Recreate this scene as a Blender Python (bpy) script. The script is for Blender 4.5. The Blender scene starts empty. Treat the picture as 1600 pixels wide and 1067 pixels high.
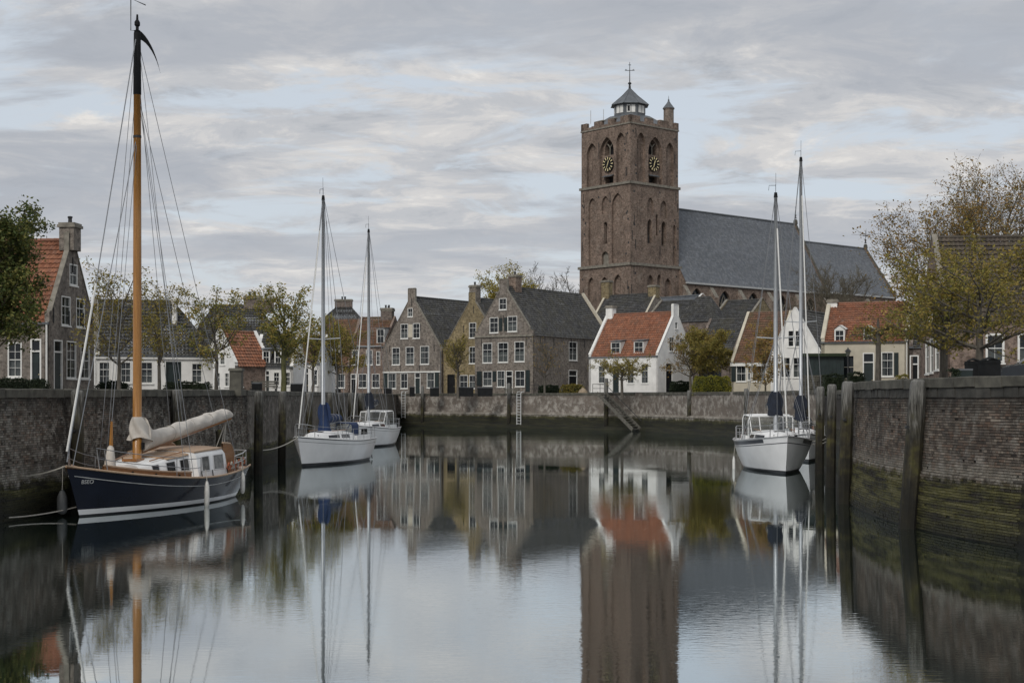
import bpy, bmesh, math, random
import numpy as np
from mathutils import Vector, Matrix
from mathutils.geometry import tessellate_polygon

scene = bpy.context.scene
COL = scene.collection
R = math.radians

# ---------------------------------------------------------------- camera, sky, sun, exposure
FOC, HCAM, HOR = 2200.0, 3.45, 622.0        # focal length in photo pixels, eye height above water, horizon row
cam_d = bpy.data.cameras.new('camera')
cam = bpy.data.objects.new('camera', cam_d)
COL.objects.link(cam)
cam.location = (0, 0, HCAM)
cam.rotation_euler = (R(90), 0, 0)
cam_d.sensor_width = 36.0
cam_d.lens = 36.0 * FOC / 1600.0
cam_d.shift_y = (HOR - 533.5) / 1600.0
cam_d.clip_start = 0.5
cam_d.clip_end = 9000
scene.camera = cam

SUN_EL, SUN_AZ = R(42), R(203)               # azimuth clockwise from +Y
world = bpy.data.worlds.new('World')
scene.world = world
world.use_nodes = True

def build_sky():
    nt = world.node_tree
    nt.nodes.clear()
    N = nt.nodes.new
    L = nt.links.new
    out = N('ShaderNodeOutputWorld')
    bg = N('ShaderNodeBackground')
    sky = N('ShaderNodeTexSky')
    sky.sky_type = 'NISHITA'
    sky.sun_disc = False
    sky.sun_elevation = SUN_EL
    sky.sun_rotation = SUN_AZ
    sky.air_density = 1.0
    sky.dust_density = 2.0
    # cloud deck: the view direction is projected on a flat layer above the town
    tc = N('ShaderNodeTexCoord')
    sep = N('ShaderNodeSeparateXYZ'); L(tc.outputs['Generated'], sep.inputs[0])
    def math_(op, a, b=None, clamp=False):
        m = N('ShaderNodeMath'); m.operation = op; m.use_clamp = clamp
        for i, v in enumerate((a, b)):
            if v is None: continue
            if isinstance(v, (int, float)): m.inputs[i].default_value = v
            else: L(v, m.inputs[i])
        return m.outputs[0]
    zc = math_('MAXIMUM', sep.outputs[2], 0.0)
    zz = math_('ADD', zc, 0.13)
    px = math_('DIVIDE', sep.outputs[0], zz)
    py = math_('DIVIDE', sep.outputs[1], zz)
    comb = N('ShaderNodeCombineXYZ'); L(px, comb.inputs[0]); L(py, comb.inputs[1])
    def noise(scale, detail, rough, off, sx=1.0, dist=0.0):
        mp = N('ShaderNodeMapping'); L(comb.outputs[0], mp.inputs[0])
        mp.inputs['Location'].default_value = off
        mp.inputs['Scale'].default_value = (sx, 1, 1)
        n = N('ShaderNodeTexNoise'); L(mp.outputs[0], n.inputs['Vector'])
        n.inputs['Scale'].default_value = scale
        n.inputs['Detail'].default_value = detail
        n.inputs['Roughness'].default_value = rough
        n.inputs['Distortion'].default_value = dist
        return n.outputs[0]
    def ramp(v, stops):
        r = N('ShaderNodeValToRGB'); L(v, r.inputs[0])
        e = r.color_ramp.elements
        while len(e) > 1: e.remove(e[-1])
        e[0].position = stops[0][0]; e[0].color = (*stops[0][1], 1)
        for p, c in stops[1:]:
            k = e.new(p); k.color = (*c, 1)
        r.color_ramp.interpolation = 'EASE'
        return r.outputs[0]
    def mix(f, a, b):
        m = N('ShaderNodeMix'); m.data_type = 'RGBA'
        if isinstance(f, (int, float)): m.inputs[0].default_value = f
        else: L(f, m.inputs[0])
        for s, v in ((m.inputs[6], a), (m.inputs[7], b)):
            if isinstance(v, tuple): s.default_value = (*v, 1)
            else: L(v, s)
        return m.outputs[2]
    sc = N('ShaderNodeMix'); sc.data_type = 'RGBA'; sc.blend_type = 'MULTIPLY'
    sc.inputs[0].default_value = 1
    L(sky.outputs[0], sc.inputs[6]); sc.inputs[7].default_value = (0.10, 0.10, 0.10, 1)
    # pale veil between the clouds
    veil = mix(0.82, sc.outputs[2], (0.53, 0.57, 0.615))
    puff = noise(2.9, 12, 0.62, (3.1, 7.7, 0), 0.8, 0.5)
    deck = noise(1.2, 9, 0.58, (11.3, 2.2, 0), 0.5, 0.5)
    lit = noise(4.4, 12, 0.66, (5.0, 1.0, 0), 0.85, 0.45)
    body = ramp(lit, [(0.30, (0.35, 0.37, 0.402)), (0.47, (0.44, 0.452, 0.475)), (0.58, (0.535, 0.53, 0.53)), (0.70, (0.66, 0.64, 0.615))])
    cover = ramp(puff, [(0.40, (0.0, 0.0, 0.0)), (0.53, (1, 1, 1))])
    c1 = mix(cover, veil, body)
    dark = ramp(deck, [(0.485, (0, 0, 0)), (0.56, (0.9, 0.9, 0.9))])
    c2 = mix(dark, c1, mix(0.30, (0.325, 0.35, 0.395), body))
    # far layers merge into one soft grey towards the horizon
    hz = N('ShaderNodeMapRange'); L(zc, hz.inputs[0])
    hz.inputs[1].default_value = 0.0; hz.inputs[2].default_value = 0.14
    hz.inputs[3].default_value = 0.5; hz.inputs[4].default_value = 0.0
    c3 = mix(hz.outputs[0], c2, (0.50, 0.51, 0.525))
    L(c3, bg.inputs['Color'])
    bg.inputs['Strength'].default_value = 1.0
    L(bg.outputs[0], out.inputs[0])
build_sky()

sun_d = bpy.data.lights.new('sun', 'SUN')
sun_d.energy = 1.45
sun_d.angle = R(20)
sun_d.color = (1.0, 0.95, 0.88)
sun = bpy.data.objects.new('sun', sun_d)
COL.objects.link(sun)
sv = Vector((math.sin(SUN_AZ) * math.cos(SUN_EL), math.cos(SUN_AZ) * math.cos(SUN_EL), math.sin(SUN_EL)))
sun.rotation_euler = sv.to_track_quat('Z', 'Y').to_euler()

vs = scene.view_settings
vs.view_transform = 'Standard'
vs.look = 'None'
vs.exposure = 0.28
vs.gamma = 1.0
vs.use_curve_mapping = False
scene.cycles.max_bounces = 6
scene.cycles.use_denoising = True

# ---------------------------------------------------------------- helpers
def at(px, py, d):
    """point seen at photo pixel (px, py) at depth d"""
    return Vector(((px - 800) / FOC * d, d, HCAM + (HOR - py) / FOC * d))

def wd(py):
    """depth of the water surface seen at photo row py"""
    return FOC * HCAM / (py - HOR)

def tag(o, label=None, cat=None, group=None, kind=None):
    if label: o['label'] = label
    if cat: o['category'] = cat
    if group: o['group'] = group
    if kind: o['kind'] = kind
    return o

def empty(name, loc, rz=0.0, label=None, cat=None, group=None):
    o = bpy.data.objects.new(name, None)
    o.location = loc
    o.rotation_euler = (0, 0, rz)
    o.empty_display_size = 0.3
    COL.objects.link(o)
    return tag(o, label, cat, group)

class MB:
    """collects faces, builds one mesh object"""
    def __init__(s):
        s.v, s.f, s.m, s.uv = [], [], [], []
    def face(s, pts, m=0, uv=None):
        i = len(s.v)
        s.v.extend([tuple(p) for p in pts])
        s.f.append(tuple(range(i, i + len(pts))))
        s.m.append(m)
        s.uv.append(uv)
    def box(s, c, sx, sy, sz, ax=(1, 0, 0), ay=None, az=(0, 0, 1), m=0, top=1.0):
        c = Vector(c); ax = Vector(ax).normalized(); az = Vector(az).normalized()
        ay = az.cross(ax) if ay is None else Vector(ay)
        P = []
        for dz in (-1, 1):
            k = top if dz > 0 else 1.0
            for dx, dy in ((-1, -1), (1, -1), (1, 1), (-1, 1)):
                P.append(c + ax * dx * sx / 2 * k + ay * dy * sy / 2 * k + az * dz * sz / 2)
        for q in ((0, 3, 2, 1), (4, 5, 6, 7), (0, 1, 5, 4), (1, 2, 6, 5), (2, 3, 7, 6), (3, 0, 4, 7)):
            s.face([P[i] for i in q], m)
    def tube(s, path, rad, n=6, m=0, cap=True):
        path = [Vector(p) for p in path]
        if isinstance(rad, (int, float)): rad = [rad] * len(path)
        rings = []
        ref = None
        for i, p in enumerate(path):
            t = (path[min(i + 1, len(path) - 1)] - path[max(i - 1, 0)])
            if t.length < 1e-9: t = Vector((0, 0, 1))
            t.normalize()
            if ref is None:
                ref = Vector((0, 0, 1)) if abs(t.z) < 0.9 else Vector((1, 0, 0))
            a = t.cross(ref)
            if a.length < 1e-6: a = t.orthogonal()
            a.normalize(); b = t.cross(a); ref = b.cross(t) if False else ref
            k = len(s.v)
            for j in range(n):
                an = 2 * math.pi * j / n
                s.v.append(tuple(p + (a * math.cos(an) + b * math.sin(an)) * rad[i]))
            rings.append(k)
        for i in range(len(rings) - 1):
            for j in range(n):
                k = (j + 1) % n
                s.f.append((rings[i] + j, rings[i] + k, rings[i + 1] + k, rings[i + 1] + j)); s.m.append(m); s.uv.append(None)
        if cap:
            s.f.append(tuple(rings[0] + j for j in range(n))); s.m.append(m); s.uv.append(None)
            s.f.append(tuple(rings[-1] + n - 1 - j for j in range(n))); s.m.append(m); s.uv.append(None)
    def lathe(s, c, prof, n=12, m=0):
        """prof: (radius, z) pairs going up"""
        c = Vector(c)
        rings = []
        for r, z in prof:
            rings.append(len(s.v))
            for j in range(n):
                an = 2 * math.pi * j / n
                s.v.append((c.x + r * math.cos(an), c.y + r * math.sin(an), c.z + z))
        for i in range(len(rings) - 1):
            for j in range(n):
                k = (j + 1) % n
                s.f.append((rings[i] + j, rings[i] + k, rings[i + 1] + k, rings[i + 1] + j)); s.m.append(m); s.uv.append(None)
        s.f.append(tuple(rings[0] + n - 1 - j for j in range(n))); s.m.append(m); s.uv.append(None)
        s.f.append(tuple(rings[-1] + j for j in range(n))); s.m.append(m); s.uv.append(None)
    def grid(s, rows, m=0, flip=False, uvs=None, mrow=None):
        """rows: list of equal-length point lists -> shared-vertex grid"""
        k = len(s.v); n = len(rows[0])
        for r in rows: s.v.extend([tuple(p) for p in r])
        for i in range(len(rows) - 1):
            for j in range(n - 1):
                q = (k + i * n + j, k + i * n + j + 1, k + (i + 1) * n + j + 1, k + (i + 1) * n + j)
                u = None
                if uvs: u = [uvs[i][j], uvs[i][j + 1], uvs[i + 1][j + 1], uvs[i + 1][j]]
                if flip:
                    q = q[::-1]
                    if u: u = u[::-1]
                s.f.append(q); s.m.append(mrow[i] if mrow else m); s.uv.append(u)
    def mesh(s, name, mats, off=(0, 0, 0), smooth=False):
        me = bpy.data.meshes.new(name)
        v = np.array(s.v, dtype=np.float64).reshape(-1, 3) - np.array(tuple(off))
        me.from_pydata(v.tolist(), [], s.f)
        if not isinstance(mats, (list, tuple)): mats = [mats]
        for m in mats: me.materials.append(m)
        if len(mats) > 1: me.polygons.foreach_set('material_index', s.m)
        if any(u is not None for u in s.uv):
            lay = me.uv_layers.new(name='UVMap')
            flat = []
            for f, u in zip(s.f, s.uv):
                if u is None: flat.extend([0.0, 0.0] * len(f))
                else:
                    for a in u: flat.extend((a[0], a[1]))
            lay.data.foreach_set('uv', flat)
        if smooth: me.polygons.foreach_set('use_smooth', [True] * len(me.polygons))
        me.update()
        return me
    def build(s, name, mats, parent=None, smooth=False, off=None, rot=0.0, weld=False):
        """vertices are in the parent's frame (off: subtract, for world-space data under an unrotated parent)"""
        if off is None and parent is not None and parent.rotation_euler[2] == 0: off = parent.location
        me = s.mesh(name, mats, off if off is not None else (0, 0, 0), smooth)
        o = bpy.data.objects.new(name, me)
        COL.objects.link(o)
        if parent is not None: o.parent = parent
        return o

def smooth_by_angle(o, deg=40):
    me = o.data
    me.polygons.foreach_set('use_smooth', [True] * len(me.polygons))
    try: me.set_sharp_from_angle(angle=R(deg))
    except Exception: pass
    return o

# ---------------------------------------------------------------- materials
def new_mat(name):
    m = bpy.data.materials.new(name)
    m.use_nodes = True
    nt = m.node_tree
    b = nt.nodes['Principled BSDF']
    return m, nt, b

class NB:
    """tiny node builder"""
    def __init__(s, nt): s.nt = nt
    def n(s, t, **kw):
        x = s.nt.nodes.new(t)
        for k, v in kw.items(): setattr(x, k, v)
        return x
    def link(s, a, b): s.nt.links.new(a, b)
    def put(s, sock, v):
        if isinstance(v, (int, float)): sock.default_value = v
        elif isinstance(v, tuple):
            sock.default_value = (*v, 1) if len(v) == 3 and len(sock.default_value) == 4 else v
        else: s.link(v, sock)
    def math(s, op, a, b=None, c=None, clamp=False):
        x = s.n('ShaderNodeMath', operation=op, use_clamp=clamp)
        for i, v in enumerate((a, b, c)):
            if v is not None: s.put(x.inputs[i], v)
        return x.outputs[0]
    def mix(s, f, a, b, blend='MIX'):
        x = s.n('ShaderNodeMix', data_type='RGBA', blend_type=blend)
        s.put(x.inputs[0], f); s.put(x.inputs[6], a); s.put(x.inputs[7], b)
        return x.outputs[2]
    def noise(s, vec, scale, detail=4, rough=0.55, dist=0.0):
        x = s.n('ShaderNodeTexNoise')
        if vec is not None: s.link(vec, x.inputs['Vector'])
        x.inputs['Scale'].default_value = scale
        x.inputs['Detail'].default_value = detail
        x.inputs['Roughness'].default_value = rough
        x.inputs['Distortion'].default_value = dist
        return x.outputs[0]
    def ramp(s, v, stops):
        x = s.n('ShaderNodeValToRGB'); s.link(v, x.inputs[0])
        e = x.color_ramp.elements
        while len(e) > 1: e.remove(e[-1])
        def c4(c): return (c, c, c, 1) if isinstance(c, (int, float)) else (*c, 1)
        e[0].position = stops[0][0]; e[0].color = c4(stops[0][1])
        for p, c in stops[1:]:
            k = e.new(p); k.color = c4(c)
        return x.outputs[0]
    def mapr(s, v, a, b, c=0.0, d=1.0):
        x = s.n('ShaderNodeMapRange'); s.put(x.inputs[0], v)
        for i, q in enumerate((a, b, c, d)): x.inputs[i + 1].default_value = q
        return x.outputs[0]
    def pos(s): return s.n('ShaderNodeNewGeometry').outputs['Position']
    def island(s): return s.n('ShaderNodeNewGeometry').outputs['Random Per Island']
    def objrand(s): return s.n('ShaderNodeObjectInfo').outputs['Random']
    def uv(s): return s.n('ShaderNodeTexCoord').outputs['UV']
    def obj(s): return s.n('ShaderNodeTexCoord').outputs['Object']
    def scale(s, v, sc, loc=(0, 0, 0)):
        x = s.n('ShaderNodeMapping'); s.link(v, x.inputs[0])
        x.inputs['Scale'].default_value = sc; x.inputs['Location'].default_value = loc
        return x.outputs[0]
    def bump(s, h, strength=0.4, dist=0.02):
        x = s.n('ShaderNodeBump'); s.link(h, x.inputs['Height'])
        x.inputs['Strength'].default_value = strength; x.inputs['Distance'].default_value = dist
        return x.outputs[0]

def simple(name, c, rough=0.6, var=0.12, scale=6.0, metal=0.0, bump=0.0, spec=0.5, coords='pos', stretch=None):
    m, nt, b = new_mat(name); k = NB(nt)
    p = k.pos() if coords == 'pos' else k.obj()
    if stretch: p = k.scale(p, stretch)
    n = k.noise(p, scale, 5)
    lo = tuple(x * (1 - var) for x in c); hi = tuple(min(1, x * (1 + var)) for x in c)
    k.put(b.inputs['Base Color'], k.ramp(n, [(0.3, lo), (0.7, hi)]))
    b.inputs['Roughness'].default_value = rough
    b.inputs['Metallic'].default_value = metal
    b.inputs['Specular IOR Level'].default_value = spec
    if bump: k.link(k.bump(k.noise(p, scale * 4, 4), bump), b.inputs['Normal'])
    return m

def brick_mat(name, c1, c2, mortar, stain=(0.10, 0.095, 0.085), stain_amt=0.5, pale=None, bw=0.22, bh=0.065):
    m, nt, b = new_mat(name); k = NB(nt)
    uv = k.uv(); p = k.pos()
    t = k.n('ShaderNodeTexBrick'); k.link(uv, t.inputs['Vector'])
    t.inputs['Scale'].default_value = 1.0
    t.inputs['Brick Width'].default_value = bw
    t.inputs['Row Height'].default_value = bh
    t.inputs['Mortar Size'].default_value = 0.008
    t.inputs['Mortar Smooth'].default_value = 0.3
    t.inputs['Bias'].default_value = -0.1
    t.inputs['Color1'].default_value = (*c1, 1); t.inputs['Color2'].default_value = (*c2, 1)
    t.inputs['Mortar'].default_value = (*mortar, 1)
    col = t.outputs['Color']
    # patches of differently fired brick and weathering
    n1 = k.noise(p, 0.45, 5, 0.6, 0.4)
    n2 = k.noise(p, 2.6, 5, 0.65)
    col = k.mix(k.mapr(n2, 0.38, 0.66, 0.0, 0.7), col, tuple(x * 1.45 for x in c2))
    n0 = k.noise(p, 3.4, 6, 0.75)
    col = k.mix(k.mapr(n0, 0.48, 0.58, 0.0, 0.7), col, tuple(x * 0.42 for x in c1))
    n00 = k.noise(k.scale(p, (1, 1, 2.2), (7, 3, 1)), 2.4, 6, 0.75)
    col = k.mix(k.mapr(n00, 0.52, 0.62, 0.0, 0.65), col, tuple(min(1, x * 1.8) for x in c2))
    col = k.mix(k.math('MULTIPLY', k.mapr(n1, 0.42, 0.68), stain_amt), col, stain)
    streak = k.noise(k.scale(p, (1.6, 1.6, 0.14)), 1.0, 4, 0.6)
    col = k.mix(k.math('MULTIPLY', k.mapr(streak, 0.52, 0.72), stain_amt * 0.8), col, tuple(x * 0.7 for x in stain))
    if pale:
        n3 = k.noise(p, 0.8, 6, 0.65, 0.6)
        col = k.mix(k.mapr(n3, 0.56, 0.7, 0.0, 0.6), col, pale)
    k.put(b.inputs['Base Color'], col)
    b.inputs['Roughness'].default_value = 0.92
    b.inputs['Specular IOR Level'].default_value = 0.25
    h = k.math('ADD', k.math('MULTIPLY', t.outputs['Fac'], -1.0), k.math('MULTIPLY', k.noise(p, 30, 3), 0.5))
    k.link(k.bump(h, 0.5, 0.012), b.inputs['Normal'])
    return m

def tile_mat(name, cols, moss=(0.09, 0.085, 0.03), moss_amt=0.3, rough=0.75, tw=0.25, th=0.33):
    """colour per tile from the tile's own cell in UV metres"""
    m, nt, b = new_mat(name); k = NB(nt)
    uv = k.uv(); p = k.pos()
    s = k.n('ShaderNodeSeparateXYZ'); k.link(uv, s.inputs[0])
    fu = k.math('FLOOR', k.math('DIVIDE', s.outputs[0], tw)); fv = k.math('FLOOR', k.math('DIVIDE', s.outputs[1], th))
    cb = k.n('ShaderNodeCombineXYZ'); k.link(fu, cb.inputs[0]); k.link(fv, cb.inputs[1])
    w = k.n('ShaderNodeTexWhiteNoise', noise_dimensions='2D'); k.link(cb.outputs[0], w.inputs['Vector'])
    n = len(cols)
    col = k.ramp(w.outputs['Value'], [(0.02 + i / n, c) for i, c in enumerate(cols)])
    n1 = k.noise(p, 0.9, 6, 0.62, 0.5)
    col = k.mix(k.math('MULTIPLY', k.mapr(n1, 0.45, 0.7), moss_amt), col, moss)
    n2 = k.noise(p, 9.0, 4, 0.6)
    col = k.mix(k.mapr(n2, 0.5, 0.8, 0, 0.35), col, tuple(x * 0.45 for x in cols[0]))
    n3 = k.noise(k.scale(p, (1.1, 1.1, 0.5)), 2.0, 7, 0.72, 0.3)
    col = k.mix(k.mapr(n3, 0.52, 0.68, 0, 0.45), col, tuple(min(1, x * 1.7) for x in cols[-2]))
    col = k.mix(k.mapr(n3, 0.46, 0.34, 0, 0.45), col, tuple(x * 0.55 for x in cols[0]))
    k.put(b.inputs['Base Color'], col)
    b.inputs['Roughness'].default_value = rough
    b.inputs['Specular IOR Level'].default_value = 0.3
    k.link(k.bump(k.noise(p, 14, 4), 0.25, 0.02), b.inputs['Normal'])
    return m

def wet_wall_mat(name, cols, levels, use_uv_brick=True, pale=(0.30, 0.28, 0.25), pale_amt=0.6, dark_amt=0.6, dim=1.0, lo=0.52, ztop=None, ns=3.2, st=(1.3, 1.3, 0.25)):
    """quay masonry: brick, lime streaks, black grime, green algae in the tidal band, nearly black at the water.
    levels = (water-black top, algae top)"""
    m, nt, b = new_mat(name); k = NB(nt)
    p = k.pos()
    sp = k.n('ShaderNodeSeparateXYZ'); k.link(p, sp.inputs[0])
    z = sp.outputs[2]
    h = None
    if use_uv_brick:
        t = k.n('ShaderNodeTexBrick'); k.link(k.uv(), t.inputs['Vector'])
        t.inputs['Scale'].default_value = 1.0
        t.inputs['Brick Width'].default_value = 0.218; t.inputs['Row Height'].default_value = 0.068
        t.inputs['Mortar Size'].default_value = 0.008; t.inputs['Mortar Smooth'].default_value = 0.3
        t.inputs['Color1'].default_value = (*cols[0], 1); t.inputs['Color2'].default_value = (*cols[1], 1)
        t.inputs['Mortar'].default_value = (*[x * 0.7 for x in cols[2]], 1)
        col = t.outputs['Color']; h = k.math('MULTIPLY', t.outputs['Fac'], -1.0)
    else:
        rnd = k.math('FRACT', k.math('ADD', k.island(), k.objrand()))
        col = k.ramp(rnd, [(0.0, cols[0]), (0.3, cols[1]), (0.52, cols[2]), (0.70, (cols[2][0] * 1.05, cols[2][1] * 0.8, cols[2][2] * 0.7)), (0.84, tuple(x * 0.6 for x in cols[0])), (0.95, tuple(min(1, x * 1.6) for x in cols[2]))])
        col = k.mix(0.22, col, cols[1])
    n1 = k.noise(p, 0.55, 6, 0.65, 0.6)
    n2 = k.noise(p, ns, 7, 0.72, 0.3)
    n3 = k.noise(k.scale(p, st), 1.2, 5, 0.65, 0.3)
    col = k.mix(k.math('MULTIPLY', k.mapr(n1, 0.40, 0.62), dark_amt), col, (0.022, 0.021, 0.02))
    lime = k.math('MULTIPLY', k.mapr(n2, lo, lo + 0.14), k.mapr(n3, lo - 0.12, lo + 0.08))
    col = k.mix(k.math('MULTIPLY', lime, pale_amt), col, pale)
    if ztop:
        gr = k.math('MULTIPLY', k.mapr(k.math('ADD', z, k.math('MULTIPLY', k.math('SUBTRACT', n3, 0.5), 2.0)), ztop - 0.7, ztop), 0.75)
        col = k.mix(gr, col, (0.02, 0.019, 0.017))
    zn = k.math('ADD', z, k.math('MULTIPLY', k.math('SUBTRACT', n2, 0.5), 0.55))
    zn = k.math('ADD', zn, k.math('MULTIPLY', k.math('SUBTRACT', n1, 0.5), 0.6))
    rim = k.math('MULTIPLY', k.mapr(zn, levels[1] - 0.06, levels[1] + 0.04), k.mapr(zn, levels[1] + 0.42, levels[1] + 0.06))
    col = k.mix(k.math('MULTIPLY', rim, 0.35), col, (0.26, 0.25, 0.21))
    alg = k.mapr(zn, levels[1] + 0.02, levels[1] - 0.18)
    algc = k.ramp(k.noise(k.scale(p, (0.22, 0.22, 2.6)), 1.7, 8, 0.74, 0.35), [(0.42, (0.009, 0.009, 0.006)), (0.49, (0.038, 0.038, 0.011)), (0.56, (0.086, 0.082, 0.022)), (0.66, (0.145, 0.135, 0.075))])
    col = k.mix(k.math('MULTIPLY', alg, 0.88), col, algc)
    blk = k.mapr(zn, levels[0] + 0.35, levels[0] - 0.1)
    col = k.mix(k.math('MULTIPLY', blk, 0.8), col, (0.012, 0.013, 0.009))
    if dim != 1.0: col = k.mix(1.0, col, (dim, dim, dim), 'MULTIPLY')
    k.put(b.inputs['Base Color'], col)
    b.inputs['Specular IOR Level'].default_value = 0.3
    k.put(b.inputs['Roughness'], k.mapr(z, 0.2, 1.2, 0.55, 0.93))
    hh = k.math('MULTIPLY', k.noise(p, 22, 4, 0.65), 0.8)
    if h is not None: hh = k.math('ADD', hh, h)
    k.link(k.bump(hh, 0.6, 0.02), b.inputs['Normal'])
    return m

def leaf_mat(name, cols, trans=0.25):
    m, nt, b = new_mat(name); k = NB(nt)
    rnd = k.island()
    n = len(cols)
    col = k.ramp(rnd, [(i / n, c) for i, c in enumerate(cols)])
    col = k.mix(k.mapr(k.noise(k.pos(), 0.9, 3), 0.4, 0.65, 0, 0.55), col, cols[0])
    k.put(b.inputs['Base Color'], col)
    b.inputs['Roughness'].default_value = 0.6
    b.inputs['Specular IOR Level'].default_value = 0.25
    tr = k.n('ShaderNodeBsdfTranslucent'); k.put(tr.inputs['Color'], col)
    mx = k.n('ShaderNodeMixShader'); mx.inputs[0].default_value = trans
    k.link(b.outputs[0], mx.inputs[1]); k.link(tr.outputs[0], mx.inputs[2])
    k.link(mx.outputs[0], nt.nodes['Material Output'].inputs[0])
    return m

def glass_mat(name, tint=(0.02, 0.025, 0.03), clear=0.42):
    m, nt, b = new_mat(name); k = NB(nt)
    b.inputs['Base Color'].default_value = (*tint, 1)
    b.inputs['Roughness'].default_value = 0.04
    b.inputs['Specular IOR Level'].default_value = 0.6
    k.link(k.bump(k.noise(k.pos(), 1.4, 2), 0.15, 0.02), b.inputs['Normal'])
    tr = k.n('ShaderNodeBsdfTransparent'); tr.inputs[0].default_value = (0.85, 0.9, 0.9, 1)
    mx = k.n('ShaderNodeMixShader'); mx.inputs[0].default_value = clear
    k.link(b.outputs[0], mx.inputs[1]); k.link(tr.outputs[0], mx.inputs[2])
    k.link(mx.outputs[0], nt.nodes['Material Output'].inputs[0])
    return m

def post_mat(name):
    m, nt, b = new_mat(name); k = NB(nt)
    p = k.pos()
    sp = k.n('ShaderNodeSeparateXYZ'); k.link(p, sp.inputs[0]); z = sp.outputs[2]
    g = k.noise(k.scale(p, (9, 9, 0.8)), 2.0, 6, 0.65, 0.6)
    col = k.ramp(g, [(0.36, (0.018, 0.017, 0.014)), (0.52, (0.07, 0.067, 0.058)), (0.70, (0.22, 0.215, 0.20))])
    n = k.noise(k.scale(p, (2, 2, 0.7)), 1.6, 5, 0.6)
    zn = k.math('ADD', z, k.math('MULTIPLY', k.math('SUBTRACT', n, 0.5), 2.2))
    col = k.mix(k.mapr(zn, 3.2, 4.2, 0, 0.45), col, (0.30, 0.30, 0.29))
    col = k.mix(k.math('MULTIPLY', k.mapr(zn, 3.1, 2.45), 0.92), col, k.ramp(k.noise(p, 3.0, 5), [(0.35, (0.014, 0.013, 0.01)), (0.52, (0.035, 0.03, 0.016)), (0.7, (0.07, 0.065, 0.02))]))
    col = k.mix(k.math('MULTIPLY', k.mapr(zn, 1.5, 0.8), 0.85), col, (0.010, 0.0095, 0.008))
    k.put(b.inputs['Base Color'], col)
    b.inputs['Roughness'].default_value = 0.85
    b.inputs['Specular IOR Level'].default_value = 0.3
    k.link(k.bump(g, 0.6, 0.03), b.inputs['Normal'])
    return m

def wood_mat(name, c1, c2, rough=0.35, st=(1, 12, 12), coat=0.3):
    m, nt, b = new_mat(name); k = NB(nt)
    p = k.scale(k.obj(), st)
    g = k.noise(p, 2.2, 6, 0.6, 0.8)
    k.put(b.inputs['Base Color'], k.ramp(g, [(0.3, c1), (0.7, c2)]))
    b.inputs['Roughness'].default_value = rough
    b.inputs['Coat Weight'].default_value = coat
    k.link(k.bump(g, 0.15, 0.01), b.inputs['Normal'])
    return m

def water_mat():
    """dark green water: murky body below, mirror coat that grows with the grazing angle"""
    m, nt, b = new_mat('harbour_water'); k = NB(nt)
    nt.nodes.remove(b)
    p = k.pos()
    w1 = k.noise(k.scale(p, (0.9, 1.6, 1)), 1.1, 3, 0.5, 0.3)
    w2 = k.noise(k.scale(p, (2.0, 6.0, 1)), 1.7, 3, 0.55, 0.4)
    patch = k.mapr(k.noise(k.scale(p, (0.035, 0.06, 1)), 1.0, 3, 0.5, 0.5), 0.45, 0.60, 0.3, 3.6)
    h = k.math('ADD', k.math('MULTIPLY', w1, 0.55), k.math('MULTIPLY', k.math('MULTIPLY', w2, 0.45), patch))
    nrm = k.bump(h, 1.0, 0.00105)
    body = k.n('ShaderNodeBsdfDiffuse'); body.inputs['Color'].default_value = (0.010, 0.018, 0.014, 1)
    coat = k.n('ShaderNodeBsdfGlossy'); coat.inputs['Color'].default_value = (0.90, 0.94, 0.95, 1); coat.inputs['Roughness'].default_value = 0.012
    k.link(nrm, coat.inputs['Normal'])
    lw = k.n('ShaderNodeLayerWeight'); lw.inputs['Blend'].default_value = 0.5
    fac = k.math('MULTIPLY', k.math('POWER', lw.outputs['Facing'], 1.1), 0.92)
    mx = k.n('ShaderNodeMixShader')
    k.link(fac, mx.inputs[0]); k.link(body.outputs[0], mx.inputs[1]); k.link(coat.outputs[0], mx.inputs[2])
    k.link(mx.outputs[0], nt.nodes['Material Output'].inputs[0])
    return m

MT = {}
MT['water'] = water_mat()
MT['ground'] = simple('street_paving', (0.13, 0.12, 0.11), 0.9, 0.3, 0.8)
MT['tower'] = brick_mat('tower_brick', (0.150, 0.110, 0.086), (0.21, 0.156, 0.124), (0.27, 0.245, 0.215), (0.075, 0.058, 0.048), 0.55, pale=(0.29, 0.245, 0.205), bw=0.28, bh=0.085)
MT['stone_trim'] = simple('weathered_sandstone', (0.20, 0.185, 0.155), 0.9, 0.35, 2.5, bump=0.3)
MT['brick_grey'] = brick_mat('grey_brown_brick', (0.160, 0.137, 0.115), (0.215, 0.187, 0.160), (0.27, 0.258, 0.235), (0.09, 0.08, 0.073), 0.5, pale=(0.27, 0.245, 0.225))
MT['brick_dark'] = brick_mat('dark_brown_brick', (0.13, 0.105, 0.09), (0.185, 0.15, 0.13), (0.23, 0.215, 0.195), (0.075, 0.066, 0.06), 0.5)
MT['brick_yellow'] = brick_mat('yellow_brown_brick', (0.20, 0.155, 0.08), (0.25, 0.20, 0.115), (0.27, 0.25, 0.2), (0.12, 0.10, 0.065), 0.5)
MT['brick_red'] = brick_mat('red_brown_brick', (0.152, 0.112, 0.090), (0.208, 0.156, 0.126), (0.27, 0.24, 0.215), (0.12, 0.085, 0.072), 0.35)
MT['plaster'] = simple('white_plaster', (0.74, 0.735, 0.71), 0.85, 0.10, 1.3, bump=0.1)
MT['cream'] = simple('cream_plaster', (0.50, 0.46, 0.37), 0.85, 0.14, 1.2, bump=0.1)
MT['white'] = simple('white_paint', (0.72, 0.72, 0.69), 0.5, 0.08, 3.0)
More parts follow.
